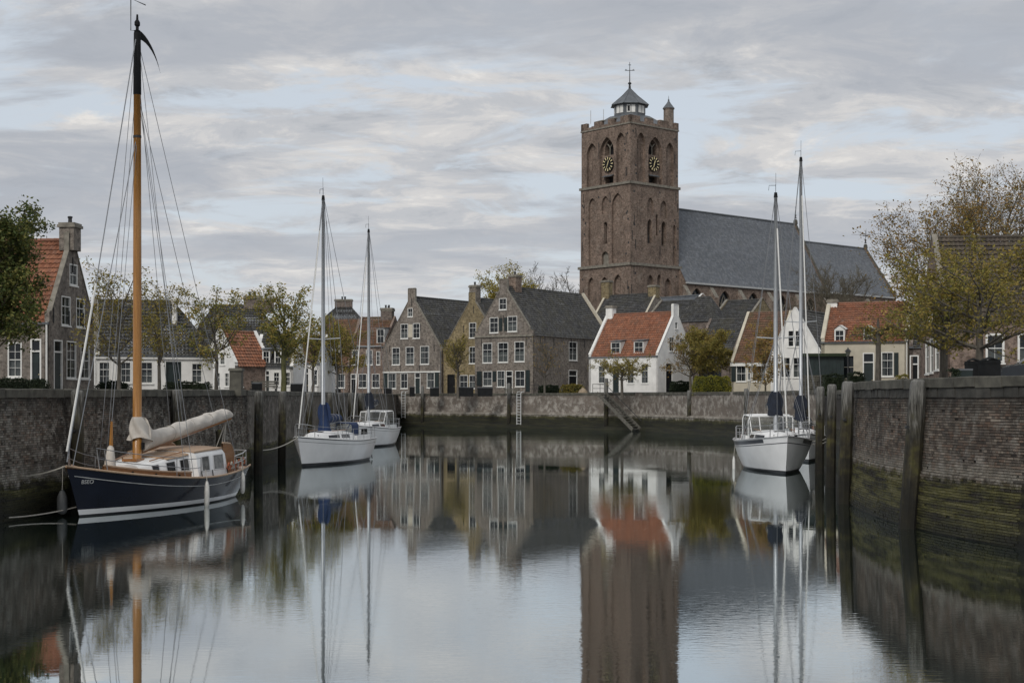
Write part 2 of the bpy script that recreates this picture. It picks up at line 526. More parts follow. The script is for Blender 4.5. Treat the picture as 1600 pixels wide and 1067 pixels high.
MT['darkgreen'] = simple('dark_green_paint', (0.012, 0.022, 0.022), 0.45, 0.3, 3.0)
MT['black'] = simple('black_paint', (0.010, 0.011, 0.012), 0.75, 0.3, 3.0, spec=0.2)
MT['interior'] = simple('dark_room', (0.02, 0.02, 0.022), 0.9, 0.5, 0.9)
MT['curtain'] = simple('net_curtain', (0.46, 0.46, 0.44), 0.9, 0.2, 7.0, stretch=(6, 6, 0.4))
MT['glass'] = glass_mat('window_glass')
MT['orange_tile'] = tile_mat('orange_pantile', [(0.185, 0.075, 0.043), (0.25, 0.10, 0.055), (0.29, 0.125, 0.072), (0.22, 0.105, 0.068)], moss=(0.11, 0.075, 0.05), moss_amt=0.45)
MT['brown_tile'] = tile_mat('brown_mossy_pantile', [(0.115, 0.065, 0.042), (0.155, 0.082, 0.052), (0.18, 0.098, 0.064), (0.125, 0.08, 0.055)], moss=(0.095, 0.085, 0.04), moss_amt=0.75)
MT['umber_tile'] = tile_mat('umber_pantile', [(0.05, 0.042, 0.036), (0.075, 0.06, 0.05), (0.095, 0.076, 0.06), (0.065, 0.055, 0.046)], moss=(0.085, 0.075, 0.035), moss_amt=0.5)
MT['dark_tile'] = tile_mat('dark_glazed_pantile', [(0.036, 0.037, 0.039), (0.058, 0.059, 0.061), (0.088, 0.089, 0.089), (0.05, 0.049, 0.047)], moss=(0.075, 0.07, 0.04), moss_amt=0.45, rough=0.55)
MT['slate'] = tile_mat('slate', [(0.092, 0.103, 0.118), (0.118, 0.130, 0.147), (0.148, 0.16, 0.178), (0.105, 0.114, 0.127)], moss=(0.11, 0.115, 0.11), moss_amt=0.35, rough=0.5, tw=0.4, th=0.3)
MT['lead'] = simple('lead_sheet', (0.10, 0.11, 0.12), 0.5, 0.25, 1.5)
MT['iron'] = simple('dark_iron', (0.02, 0.021, 0.023), 0.6, 0.3, 4)
MT['gold'] = simple('gilded_marks', (0.68, 0.58, 0.33), 0.4, 0.1, 5)
MT['post'] = post_mat('weathered_pile_wood')
MT['coping'] = simple('coping_stone', (0.078, 0.074, 0.060), 0.9, 0.5, 2.2, bump=0.5)
MT['block'] = simple('dark_stone_block', (0.042, 0.04, 0.035), 0.9, 0.6, 2.0, bump=0.6)
WALLC = [(0.075, 0.060, 0.050), (0.115, 0.090, 0.075), (0.15, 0.135, 0.115)]
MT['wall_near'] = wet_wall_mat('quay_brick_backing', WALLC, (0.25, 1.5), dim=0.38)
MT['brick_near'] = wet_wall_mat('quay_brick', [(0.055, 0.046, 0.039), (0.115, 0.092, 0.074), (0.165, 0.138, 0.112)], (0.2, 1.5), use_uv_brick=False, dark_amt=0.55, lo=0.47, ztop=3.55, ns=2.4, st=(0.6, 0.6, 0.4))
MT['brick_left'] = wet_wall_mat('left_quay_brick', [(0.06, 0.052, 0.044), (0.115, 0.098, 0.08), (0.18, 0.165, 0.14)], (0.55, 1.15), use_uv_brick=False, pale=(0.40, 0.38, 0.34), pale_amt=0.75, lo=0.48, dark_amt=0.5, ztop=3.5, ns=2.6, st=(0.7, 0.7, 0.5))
MT['wall_left'] = wet_wall_mat('left_quay_backing', WALLC, (0.55, 1.15), pale_amt=0.5, dim=0.55)
MT['wall_back'] = wet_wall_mat('set_back_quay_brick', [(0.10, 0.088, 0.074), (0.15, 0.132, 0.11), (0.2, 0.18, 0.15)], (0.6, 1.2), pale_amt=0.7, lo=0.47)
MT['wall_far'] = wet_wall_mat('far_quay_brick', [(0.15, 0.125, 0.105), (0.195, 0.165, 0.14), (0.24, 0.215, 0.185)], (1.15, 1.5), pale=(0.42, 0.395, 0.355), pale_amt=0.75, dark_amt=0.3, lo=0.46, ns=1.5, st=(0.14, 0.14, 0.75))
MT['bark'] = simple('bark', (0.125, 0.11, 0.08), 0.95, 0.45, 5.0, bump=0.7, stretch=(2, 2, 0.5))
MT['bark_grey'] = simple('grey_bark', (0.10, 0.09, 0.075), 0.95, 0.4, 5.0, bump=0.7, stretch=(2, 2, 0.5))
MT['bark_green'] = simple('algae_bark', (0.085, 0.085, 0.035), 0.95, 0.5, 4.0, bump=0.7, stretch=(2, 2, 0.5))
MT['leaf_green'] = leaf_mat('green_leaf', [(0.041, 0.061, 0.017), (0.072, 0.102, 0.029), (0.116, 0.142, 0.041), (0.217, 0.203, 0.058)])
MT['leaf_autumn'] = leaf_mat('autumn_leaf', [(0.140, 0.129, 0.034), (0.224, 0.196, 0.045), (0.325, 0.269, 0.062), (0.258, 0.185, 0.050)])
MT['leaf_olive'] = leaf_mat('olive_leaf', [(0.122, 0.131, 0.033), (0.198, 0.203, 0.045), (0.300, 0.271, 0.056), (0.375, 0.271, 0.075)])
MT['leaf_brown'] = leaf_mat('brown_leaf', [(0.225, 0.138, 0.049), (0.295, 0.177, 0.058), (0.373, 0.235, 0.068), (0.235, 0.196, 0.058)])
MT['leaf_yellow'] = leaf_mat('yellow_leaf', [(0.311, 0.246, 0.046), (0.400, 0.311, 0.055), (0.400, 0.365, 0.073), (0.292, 0.255, 0.055)])
MT['leaf_hedge'] = leaf_mat('dark_hedge_leaf', [(0.010, 0.018, 0.010), (0.018, 0.028, 0.014), (0.028, 0.04, 0.018)], 0.1)
MT['leaf_lime'] = leaf_mat('yellow_hedge_leaf', [(0.111, 0.124, 0.019), (0.195, 0.195, 0.026), (0.273, 0.247, 0.039)])
MT['navy'] = simple('navy_hull_paint', (0.006, 0.009, 0.019), 0.2, 0.25, 1.5, spec=0.3)
MT['gel'] = simple('white_gelcoat', (0.76, 0.765, 0.77), 0.22, 0.06, 1.2)
MT['deckwhite'] = simple('white_deck', (0.74, 0.745, 0.74), 0.5, 0.08, 3.0)
MT['boot'] = simple('dark_boot_stripe', (0.016, 0.018, 0.022), 0.35, 0.3, 3)
MT['band'] = simple('dark_grey_band', (0.028, 0.032, 0.042), 0.3, 0.2, 3)
MT['teak'] = wood_mat('varnished_teak', (0.22, 0.095, 0.035), (0.36, 0.175, 0.07))
MT['mastwood'] = wood_mat('varnished_spruce', (0.27, 0.115, 0.022), (0.40, 0.19, 0.045), st=(10, 10, 0.6))
MT['rooftan'] = wood_mat('bleached_teak', (0.33, 0.22, 0.14), (0.46, 0.33, 0.225), 0.6, st=(1.2, 14, 1), coat=0)
MT['alu'] = simple('anodised_aluminium', (0.42, 0.44, 0.46), 0.42, 0.08, 3, metal=0.35)
MT['steel'] = simple('stainless_steel', (0.5, 0.5, 0.5), 0.3, 0.1, 4, metal=0.8)
MT['wire'] = simple('rigging_wire', (0.21, 0.22, 0.235), 0.5, 0.1, 4)
MT['canvas'] = simple('beige_canvas', (0.54, 0.505, 0.455), 0.9, 0.14, 2.5, bump=0.3)
MT['bluecloth'] = simple('blue_canvas', (0.012, 0.03, 0.088), 0.8, 0.3, 3, bump=0.3)
MT['navycloth'] = simple('navy_canvas', (0.012, 0.017, 0.03), 0.85, 0.35, 3, bump=0.3)
MT['whitecloth'] = simple('white_sailcloth', (0.62, 0.62, 0.6), 0.8, 0.1, 4)
MT['rope'] = simple('pale_rope', (0.36, 0.34, 0.30), 0.9, 0.2, 20)
MT['fender'] = simple('white_fender', (0.52, 0.51, 0.48), 0.5, 0.15, 6)
MT['darkfender'] = simple('grey_fender', (0.075, 0.078, 0.08), 0.6, 0.2, 6)
MT['orange'] = simple('orange_cloth', (0.32, 0.10, 0.05), 0.8, 0.2, 5)
MT['windowdark'] = simple('dark_acrylic_window', (0.012, 0.014, 0.017), 0.08, 0.3, 2)
MT['cabinglass'] = simple('curtained_cabin_window', (0.14, 0.145, 0.14), 0.15, 0.5, 5)
MT['clearvinyl'] = glass_mat('clear_vinyl', (0.2, 0.2, 0.19), 0.55)
MT['stairwood'] = simple('grey_stair_timber', (0.10, 0.095, 0.08), 0.9, 0.5, 5, bump=0.5)
MT['whitemetal'] = simple('pale_painted_metal', (0.44, 0.45, 0.445), 0.6, 0.15, 4)
MT['rock'] = simple('boulder', (0.30, 0.24, 0.17), 0.9, 0.25, 3, bump=0.5)
MT['carpaint'] = simple('black_car_paint', (0.012, 0.015, 0.019), 0.12, 0.2, 2)
MT['rubber'] = simple('rubber', (0.015, 0.015, 0.015), 0.8, 0.2, 5)

# ---------------------------------------------------------------- setting: ground, water, quay walls
GZ = 3.62
PATH_LN = [(-17.6, -60), (-16.6, 0), (-15.4, 25), (-14.3, 39.3), (-13.1, 52), (-11.95, 63.5)]
PATH_LF = [(-11.95, 63.5), (-12.9, 64.3), (-13.1, 90), (-13.6, 130), (-14.7, 179.5)]
PATH_FAR = [(-14.7, 179.5), (0, 165), (13.5, 149), (20, 127), (23, 104)]
PATH_R = [(23, 104), (21.5, 93), (19.3, 80), (16.3, 67.5), (13.25, 55.5), (11.6, 47.8), (10.95, 42), (10.95, 37.5), (11.35, 34.5), (12.0, 32.2), (13.4, 27.5), (16.5, 18), (19, 0), (20, -60)]

def catmull(pts, n=8):
    P = [Vector((*p, 0)) for p in pts]
    out = []
    for i in range(len(P) - 1):
        p0 = P[max(i - 1, 0)]; p1 = P[i]; p2 = P[i + 1]; p3 = P[min(i + 2, len(P) - 1)]
        # chord-scaled tangents keep long and short spans calm
        l = (p2 - p1).length
        t1 = (p2 - p0) / max((p2 - p0).length, 1e-6) * l; t2 = (p3 - p1) / max((p3 - p1).length, 1e-6) * l
        for k in range(n):
            t = k / n
            out.append(p1 * (2 * t**3 - 3 * t**2 + 1) + t1 * (t**3 - 2 * t**2 + t) + p2 * (-2 * t**3 + 3 * t**2) + t2 * (t**3 - t**2))
    out.append(P[-1])
    return out

class Path:
    def __init__(s, pts):
        s.p = [Vector((p[0], p[1], 0)) for p in pts]
        s.s = [0.0]
        for a, b in zip(s.p, s.p[1:]): s.s.append(s.s[-1] + (b - a).length)
        s.len = s.s[-1]
    def seg(s, d):
        d = min(max(d, 0), s.len - 1e-6)
        lo = int(np.searchsorted(s.s, d, side='right')) - 1
        return min(max(lo, 0), len(s.p) - 2), d
    def pos(s, d):
        i, d = s.seg(d)
        t = (d - s.s[i]) / (s.s[i + 1] - s.s[i])
        return s.p[i].lerp(s.p[i + 1], t)
    def tan(s, d):
        a = s.pos(d - 0.4); b = s.pos(d + 0.4)
        return (b - a).normalized()
    def nor(s, d):
        t = s.tan(d)
        return Vector((t.y, -t.x, 0))          # towards the water
    def at_px(s, px):
        """arc length where the view ray of photo column px meets the path"""
        k = (px - 800) / FOC
        best = None
        for i in range(len(s.p) - 1):
            a, b = s.p[i], s.p[i + 1]
            fa, fb = a.x - k * a.y, b.x - k * b.y
            if fa * fb <= 0 and abs(fa - fb) > 1e-9 and max(a.y, b.y) > 5:
                t = fa / (fa - fb)
                d = s.s[i] + t * (s.s[i + 1] - s.s[i])
                if best is None or s.pos(d).y < s.pos(best).y: best = d
        return best

W_LN = Path(catmull(PATH_LN)); W_LF = Path(PATH_LF); W_FAR = Path(PATH_FAR); W_R = Path(catmull(PATH_R))

hole = []
for w in (W_LN, W_LF, W_FAR, W_R):
    for p in w.p:
        if not hole or (p - hole[-1]).length > 0.05: hole.append(p.copy())
g = MB()
outer = [Vector((x, y, 0)) for x, y in ((-2500, -400), (-2500, 4500), (2500, 4500), (2500, -400))]
allp = outer + hole
for t in tessellate_polygon([outer, hole]):
    a, b, c = (allp[i] for i in t)
    if (b - a).cross(c - a).z < 0: b, c = c, b
    g.face([(q.x, q.y, GZ) for q in (a, b, c)])
ground = g.build('ground', MT['ground']); tag(ground, kind='structure')

wm = MB()
wm.face([(-26, -62, 0), (27, -62, 0), (27, 190, 0), (-26, 190, 0)])
water = wm.build('water', MT['water']); tag(water, kind='structure')

def prof_at(prof, z):
    for (o1, z1), (o2, z2) in zip(prof, prof[1:]):
        if z2 <= z <= z1:
            return o1 + (o2 - o1) * (z1 - z) / (z1 - z2 + 1e-9)
    return prof[-1][0]

def jag_box(rng, lx, ly, lz, j=0.012, ch=0.03):
    """a chipped, chamfered block centred on the origin: 8 corners jittered, top edges chamfered"""
    m = MB()
    def ring(sx, sy, z):
        return [Vector((dx * sx / 2 + rng.uniform(-j, j), dy * sy / 2 + rng.uniform(-j, j), z + rng.uniform(-j, j))) for dx, dy in ((-1, -1), (1, -1), (1, 1), (-1, 1))]
    r0 = ring(lx, ly, -lz / 2); r1 = ring(lx, ly, lz / 2 - ch); r2 = ring(lx - 2 * ch, ly - 2 * ch, lz / 2)
    m.face(r0[::-1])
    for a, b in ((r0, r1), (r1, r2)):
        for i in range(4):
            k = (i + 1) % 4
            m.face([a[i], a[k], b[k], b[i]])
    m.face(r2)
    return m

rngw = random.Random(5)
COPES = [jag_box(rngw, 1.0, 0.55, 0.26).mesh('coping_stone', MT['coping']) for _ in range(4)]
BLOCKS = [jag_box(rngw, 1.0, 0.3, 0.25, 0.014, 0.025).mesh('stone_block', MT['block']) for _ in range(4)]

def quay_wall(name, label, path, prof, ztop, mat, s0=0.0, s1=None, cope_len=1.1, blocks=False, step=1.0, vis=(0, 1e9)):
    root = empty(name, path.pos((vis[0] + min(vis[1], path.len)) / 2) + Vector((0, 0, 0)), 0, label, 'quay wall')
    s1 = path.len if s1 is None else s1
    n = max(2, int((s1 - s0) / step))
    rows, uvs = [], []
    for i in range(n + 1):
        s = s0 + (s1 - s0) * i / n
        p, no = path.pos(s), path.nor(s)
        zt = ztop(s)
        r, u, acc, prev = [], [], 0.0, None
        pr = [(prof[0][0], zt - 0.02)] + list(prof[1:])
        for o, z in pr:
            q = p + no * o + Vector((0, 0, z))
            if prev is not None: acc += (q - prev).length
            prev = q
            r.append(q); u.append((s, -acc))
        rows.append(r); uvs.append(u)
    m = MB(); m.grid(rows, flip=True, uvs=uvs)
    m.build('brickwork', mat, root)
    rng = random.Random(hash(name) % 1000 if False else len(name))
    s = max(s0, vis[0])
    k = 0
    while s < min(s1, vis[1]) - 0.4:
        l = cope_len * rng.uniform(0.85, 1.25)
        l = min(l, min(s1, vis[1]) - s)
        c = path.pos(s + l / 2); t = path.tan(s + l / 2); no = path.nor(s + l / 2)
        o = bpy.data.objects.new('coping_stone', COPES[k % 4])
        o.location = c - no * 0.20 + Vector((0, 0, ztop(s + l / 2) - 0.13 + rng.uniform(-0.008, 0.008))) - root.location
        o.rotation_euler = (rng.uniform(-0.01, 0.01), rng.uniform(-0.006, 0.006), math.atan2(t.y, t.x) + rng.uniform(-0.006, 0.006))
        o.scale = (l - 0.018, 1, 1)
        COL.objects.link(o); o.parent = root
        if blocks:
            l0 = 0.0
            while l0 < l - 0.05:
                bl = min(rng.uniform(0.38, 0.62), l - l0)
                if l - l0 - bl < 0.2: bl = l - l0
                sc = s + l0 + bl / 2
                cb = path.pos(sc); tb = path.tan(sc); nb = path.nor(sc)
                b = bpy.data.objects.new('stone_block', BLOCKS[(k + int(l0 * 10)) % 4])
                b.location = cb - nb * (0.12 + rng.uniform(-0.012, 0.012)) + Vector((0, 0, ztop(sc) - 0.395)) - root.location
                b.rotation_euler = (0, 0, math.atan2(tb.y, tb.x))
                b.scale = (bl - 0.016, 1, 1)
                COL.objects.link(b); b.parent = root
                l0 += bl
        s += l; k += 1
    return root

def brick_skin(root, path, prof, zlo, zhi, sa, sb, mat, n_parts, rng, pitch=0.068, bl=0.208, proud=0.016):
    """bricks laid course by course proud of the mortar backing; the largest in view are objects of their own"""
    items = []
    k = 0
    z = zlo
    while z + pitch <= zhi(0.5 * (sa + sb)):
        s = sa + (0.109 if k % 2 else 0.0)
        header = (k % 4 == 3)
        while s < sb:
            l = (0.1 if header else bl) * rng.uniform(0.93, 1.04)
            if rng.random() > 0.012:
                items.append((s + l / 2, z + pitch / 2, l, rng.uniform(-0.006, 0.012) + (0.012 if rng.random() < 0.08 else 0), rng.uniform(-0.02, 0.02)))
            s += l + 0.011
        z += pitch; k += 1
    # nearest first
    vis = []
    for it in items:
        p = path.pos(it[0])
        c = 800 + FOC * p.x / max(p.y, 1)
        vis.append((p.y if -6 < c < 1606 else 1e6, it))
    vis.sort(key=lambda q: q[0])
    unit = MB()
    unit.box((0, 0, 0), 1, 1, 1)
    ume = MB(); rr = random.Random(3)
    P = [Vector((sx * (0.5 - rr.uniform(0, .03)), sy * 0.5, sz * (0.5 - rr.uniform(0, .08)))) for sz in (-1, 1) for sx, sy in ((-1, -1), (1, -1), (1, 1), (-1, 1))]
    for q in ((0, 3, 2, 1), (4, 5, 6, 7), (0, 1, 5, 4), (1, 2, 6, 5), (2, 3, 7, 6), (3, 0, 4, 7)): ume.face([P[i] for i in q])
    me = ume.mesh('brick', mat)
    big = MB()
    h = pitch - 0.013
    for i, (dd, (s, zc, l, pr, tw)) in enumerate(vis):
        if dd > 1e5: continue
        c = path.pos(s); t = path.tan(s); no = path.nor(s)
        o = prof_at(prof, zc) + proud + pr
        ctr = c + no * (o - 0.03) + Vector((0, 0, zc))
        if i < n_parts:
            ob = bpy.data.objects.new('brick', me)
            ob.location = ctr - root.location
            ob.rotation_euler = (0, tw * 0.3, math.atan2(t.y, t.x) + tw)
            ob.scale = (l, 0.06, h)
            COL.objects.link(ob); ob.parent = root
        else:
            a = t * (l / 2); b = no * 0.03; u = Vector((0, 0, h / 2)); e = no * (tw * 0.15)
            jz = Vector((0, 0, tw * 0.12))
            q = [ctr - a - b - u, ctr + a - b - u, ctr + a + b - u + e, ctr - a + b - u - e, ctr - a - b + u, ctr + a - b + u, ctr + a + b + u + e + jz, ctr - a + b + u - e + jz]
            k = len(big.v)
            big.v.extend([tuple(x) for x in q])
            for f in ((3, 2, 6, 7), (7, 6, 5, 4), (0, 1, 2, 3), (0, 3, 7, 4), (2, 1, 5, 6)):
                big.f.append(tuple(k + x for x in f)); big.m.append(0); big.uv.append(None)
    o = big.build('brick_courses', mat, root); tag(o, kind='stuff')
    return o

PROF_R = [(0, 4.0), (0.0, 3.42), (0.10, 1.56), (0.17, 1.50), (0.30, 0.0), (0.36, -0.7)]
PROF_L = [(0, 3.8), (0.0, 3.3), (0.08, 1.2), (0.13, 1.1), (0.25, 0.0), (0.3, -0.7)]
PROF_F = [(0, 4.0), (0.0, 1.78), (0.30, 1.72), (0.36, 1.56), (0.30, 1.50), (0.42, 0.50), (0.72, 0.36), (0.85, -0.6)]

def lerpf(a, b, sa, sb): return lambda s: a + (b - a) * min(max((s - sa) / (sb - sa), 0), 1)
sLN = W_LN.at_px(-60)
zLN = lerpf(3.71, 3.83, sLN, W_LN.len)
wall_ln = quay_wall('quay_wall', 'dark lime-streaked brick quay wall behind the navy sailing boat', W_LN, PROF_L, zLN, MT['wall_left'], cope_len=1.05, vis=(sLN - 6, 1e9))
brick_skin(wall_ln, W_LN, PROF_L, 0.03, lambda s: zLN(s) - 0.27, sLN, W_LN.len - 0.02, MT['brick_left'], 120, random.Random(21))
wall_lf = quay_wall('quay_wall', 'grey quay wall set back behind the mooring piles on the left', W_LF, PROF_L, lerpf(3.83, 3.98, 0, W_LF.len), MT['wall_back'], cope_len=1.3)
zFAR = lerpf(4.04, 4.04, 0, 1)
wall_far = quay_wall('quay_wall', 'pale patched brick quay wall with green ledge below the far houses', W_FAR, PROF_F, zFAR, MT['wall_far'], cope_len=1.5, step=2.0)
sR1 = W_R.at_px(1299); sR2 = W_R.at_px(1640)
sRs = [s for s in np.linspace(0, W_R.len, 2000) if abs(800 + FOC * W_R.pos(s).x / max(W_R.pos(s).y, 1) - 1640) < 12 and 20 < W_R.pos(s).y < 40]
sR2 = max(sRs) if sRs else sR1 + 25
zR = lerpf(3.96, 4.02, 0, W_R.len)
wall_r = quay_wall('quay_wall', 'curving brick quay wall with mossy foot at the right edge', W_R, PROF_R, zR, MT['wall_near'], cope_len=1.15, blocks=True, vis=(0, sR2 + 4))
sRa = [s for s in np.linspace(0, W_R.len, 2000) if W_R.pos(s).y < 56][0]
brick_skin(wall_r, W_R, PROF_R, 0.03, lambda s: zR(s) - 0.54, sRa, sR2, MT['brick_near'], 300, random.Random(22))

# ---------------------------------------------------------------- piles, ladders, stair
def pile_mesh(rng, w, h, zb=-1.0, lean=(0, 0), round_=False):
    m = MB()
    n = 8
    prof = [(1.06, zb), (1.03, h * 0.35), (0.99, h * 0.7), (0.97, h - 0.16), (0.90, h - 0.05), (0.62, h)]
    rows = []
    for k, (r, z) in enumerate(prof):
        row = []
        for j in range(n):
            an = 2 * math.pi * (j + 0.5) / n
            # square timber with worn arrises
            sq = 1.0 if round_ else 1.0 / max(abs(math.cos(an)), abs(math.sin(an))) * 0.93
            rr = w / 2 * r * sq * (1 + rng.uniform(-0.035, 0.035))
            row.append(Vector((rr * math.cos(an) + lean[0] * (z - zb), rr * math.sin(an) + lean[1] * (z - zb), z)))
        row.append(row[0]); rows.append(row)
    m.grid(rows)
    m.face([rows[-1][j] for j in range(n)])
    return m

PILES = [  # px, depth, width, top z, lean x, label
    (119, 43.7, 0.40, 3.70, 0.01, 'broad pale-topped pile behind the bow of the navy boat'),
    (276, 53.4, 0.42, 3.78, 0.0, 'green-stained pile behind the sail cover of the navy boat'),
    (341, 58.0, 0.26, 2.15, 0.01, 'short yellowish pile under the boom end of the navy boat'),
    (403, 63.6, 0.40, 3.76, 0.01, 'black-footed pile right behind the stern of the navy boat'),
    (440, 73.5, 0.40, 3.80, 0.01, 'leaning pile between the navy boat and the blue-covered yacht'),
    (483, 84.0, 0.42, 3.80, 0.0, 'pale-topped pile just left of the blue-covered mast'),
    (516, 97.0, 0.42, 3.80, 0.0, 'bleached pile just right of the blue-covered mast'),
    (531, 103.0, 0.46, 3.86, 0.0, 'wider bleached pile behind the blue sail cover'),
    (548, 111.0, 0.42, 3.86, 0.0, 'slim pile right behind the wider bleached pile'),
    (563, 121.0, 0.42, 3.86, 0.0, 'dark pile behind the forestay of the second white yacht'),
    (660, None, 0.42, 5.0, 0.0, 'dark timber pile beside the left ladder on the far wall'),
    (795, None, 0.42, 5.2, 0.0, 'dark timber pile beside the white ladder on the far wall'),
    (947, None, 0.5, 5.6, 0.0, 'thick timber pile at the head of the harbour stair'),
    (1077, None, 0.42, 4.2, 0.0, 'slim dark pile below the clipped yellow hedge'),
    (1166, None, 0.42, 4.3, 0.0, 'leaning dark pile just left of the bow-on white yacht'),
    (1258, 86.0, 0.36, 3.72, 0.0, 'thin white-capped pile behind the bow-on yacht'),
    (1280, 64.0, 0.40, 3.98, 0.01, 'broad pale-faced pile touching the bow-on yacht'),
    (1297, 54.5, 0.38, 3.99, 0.015, 'second pile from the bow-on yacht'),
    (1317, 46.0, 0.42, 4.0, 0.035, 'mossy pile at the bend of the right wall'),
    (1414, 37.3, 0.46, 3.94, 0.075, 'tall leaning pile standing alone against the right wall'),
]
rp = random.Random(8)
for px, d, w, h, lean, lab in PILES:
    if d is None:
        s = W_FAR.at_px(px)
        p = W_FAR.pos(s) + W_FAR.nor(s) * 1.05
        p = Vector(((px - 800) / FOC * p.y, p.y, 0))
    else: p = Vector(((px - 800) / FOC * d, d, 0))
    o = pile_mesh(rp, w, h, lean=(lean, 0)).build('mooring_pile', MT['post'])
    o.location = p
    o.rotation_euler = (0, 0, rp.uniform(-0.12, 0.12))
    tag(o, lab, 'pile', 'timber piles along the quay')
    if h > 3 and d is not None and d < 70:
        b = MB(); b.tube([(0, -w * .6, h - 1.25), (0, -w * .3, h - 1.25)], 0.05, 6); b.build('bolt', MT['iron'], o, off=(0, 0, 0))

def ladder(px, ztop, zbot, label, w=0.7):
    s = W_FAR.at_px(px)
    p = W_FAR.pos(s) + W_FAR.nor(s) * 0.62
    t = W_FAR.tan(s)
    root = empty('quay_ladder', (p.x, p.y, zbot), 0, label, 'ladder', 'ladders on the far quay wall')
    for sg in (-1, 1):
        m = MB(); q = p + t * sg * w / 2
        m.tube([(q.x, q.y, zbot), (q.x, q.y, ztop - 0.2), tuple(q - W_FAR.nor(s) * 0.1 + Vector((0, 0, ztop))), tuple(q - W_FAR.nor(s) * 0.5 + Vector((0, 0, ztop + 0.05)))], 0.06, 6)
        m.build('rail', MT['whitemetal'], root)
    z = zbot + 0.15
    while z < ztop - 0.1:
        m = MB(); a = p - t * w / 2; b = p + t * w / 2
        m.tube([(a.x, a.y, z), (b.x, b.y, z)], 0.045, 6); m.build('rung', MT['whitemetal'], root)
        z += 0.34
ladder(636, 4.25, 0.95, 'pale metal ladder near the stern of the second white yacht')
ladder(817, 4.15, 0.35, 'white ladder on the far wall below the large grey house')

def harbour_stair():
    s0 = W_FAR.at_px(953); s1 = W_FAR.at_px(1009)
    top = W_FAR.pos(s0); bot = W_FAR.pos(s1)
    root = empty('harbour_stair', (top.x, top.y, 0), 0, 'mossy timber stair running down the far quay wall to the water', 'stair')
    def pt(f, o, z):
        s = s0 + (s1 - s0) * f
        p = W_FAR.pos(min(s, s1)) + W_FAR.nor(s0) * o
        return Vector((p.x, p.y, z))
    n = 15
    zt, zb = 3.95, 0.12
    for o in (0.75, 1.95):
        m = MB()
        a, b = pt(0, o, zt), pt(1, o, zb)
        d = (b - a); L = d.length; d.normalize()
        side = W_FAR.nor(s0)
        up = side.cross(d); up = up if up.z > 0 else -up
        m.box((a + b) / 2 + up * 0.05, L, 0.12, 0.34, ax=d, ay=side, az=up)
        m.build('stringer', MT['stairwood'], root)
    for i in range(n):
        f = (i + 0.5) / n
        m = MB()
        c = pt(f, 1.35, zt + (zb - zt) * f)
        m.box(c, (s1 - s0) / n * 0.95, 1.08, 0.06, ax=W_FAR.tan(s0))
        m.build('tread', MT['stairwood'], root)
    m = MB()
    a, b = pt(0, 0.55, zt + 0.9), pt(0.97, 0.55, zb + 0.95)
    m.tube([a, b], 0.035, 6); m.build('handrail', MT['iron'], root)
harbour_stair()

# ---------------------------------------------------------------- buildings: kit
BZ = 3.66     # foot of the houses

class Wall:
    """vertical wall plane; u runs rightwards as seen from outside"""
    def __init__(s, O, D):
        s.O = Vector((O[0], O[1], 0)); s.D = Vector((D[0], D[1], 0)).normalized()
        s.N = Vector((s.D.y, -s.D.x, 0))
    def u(s, px):
        k = (px - 800) / FOC
        return (k * s.O.y - s.O.x) / (s.D.x - k * s.D.y)
    def depth(s, u): return s.O.y + s.D.y * u
    def z(s, py, u): return HCAM + (HOR - py) / FOC * s.depth(u)
    def P(s, u, z, out=0.0):
        q = s.O + s.D * u + s.N * out
        return Vector((q.x, q.y, z))
    def rect(s, x0, y0, x1, y1):
        u0, u1 = s.u(x0), s.u(x1)
        um = (u0 + u1) / 2
        return u0, u1, s.z(y1, um), s.z(y0, um)

def arch_loop(u0, u1, z0, z1, kind='pointed', n=6):
    """closed outline of an arched opening, counter-clockwise from lower left"""
    w = u1 - u0; c = (u0 + u1) / 2
    if kind == 'rect': return [(u0, z0), (u1, z0), (u1, z1), (u0, z1)]
    pts = [(u0, z0), (u1, z0)]
    if kind == 'pointed':
        rise = w * 0.80
        zs = z1 - rise
        R_ = (rise * rise + (w / 2) ** 2) / w      # radius with centre on the springing line
        cr = u1 - R_
        a1 = math.atan2(rise, c - cr)
        for i in range(n + 1):
            a = a1 * i / n
            pts.append((cr + R_ * math.cos(a), zs + R_ * math.sin(a)))
        cl = u0 + R_
        for i in range(n - 1, -1, -1):
            a = a1 * i / n
            pts.append((cl - R_ * math.cos(a), zs + R_ * math.sin(a)))
    else:  # round
        zs = z1 - w / 2
        for i in range(2 * n + 1):
            a = math.pi * i / (2 * n)
            pts.append((c + w / 2 * math.cos(a), zs + w / 2 * math.sin(a)))
    return pts

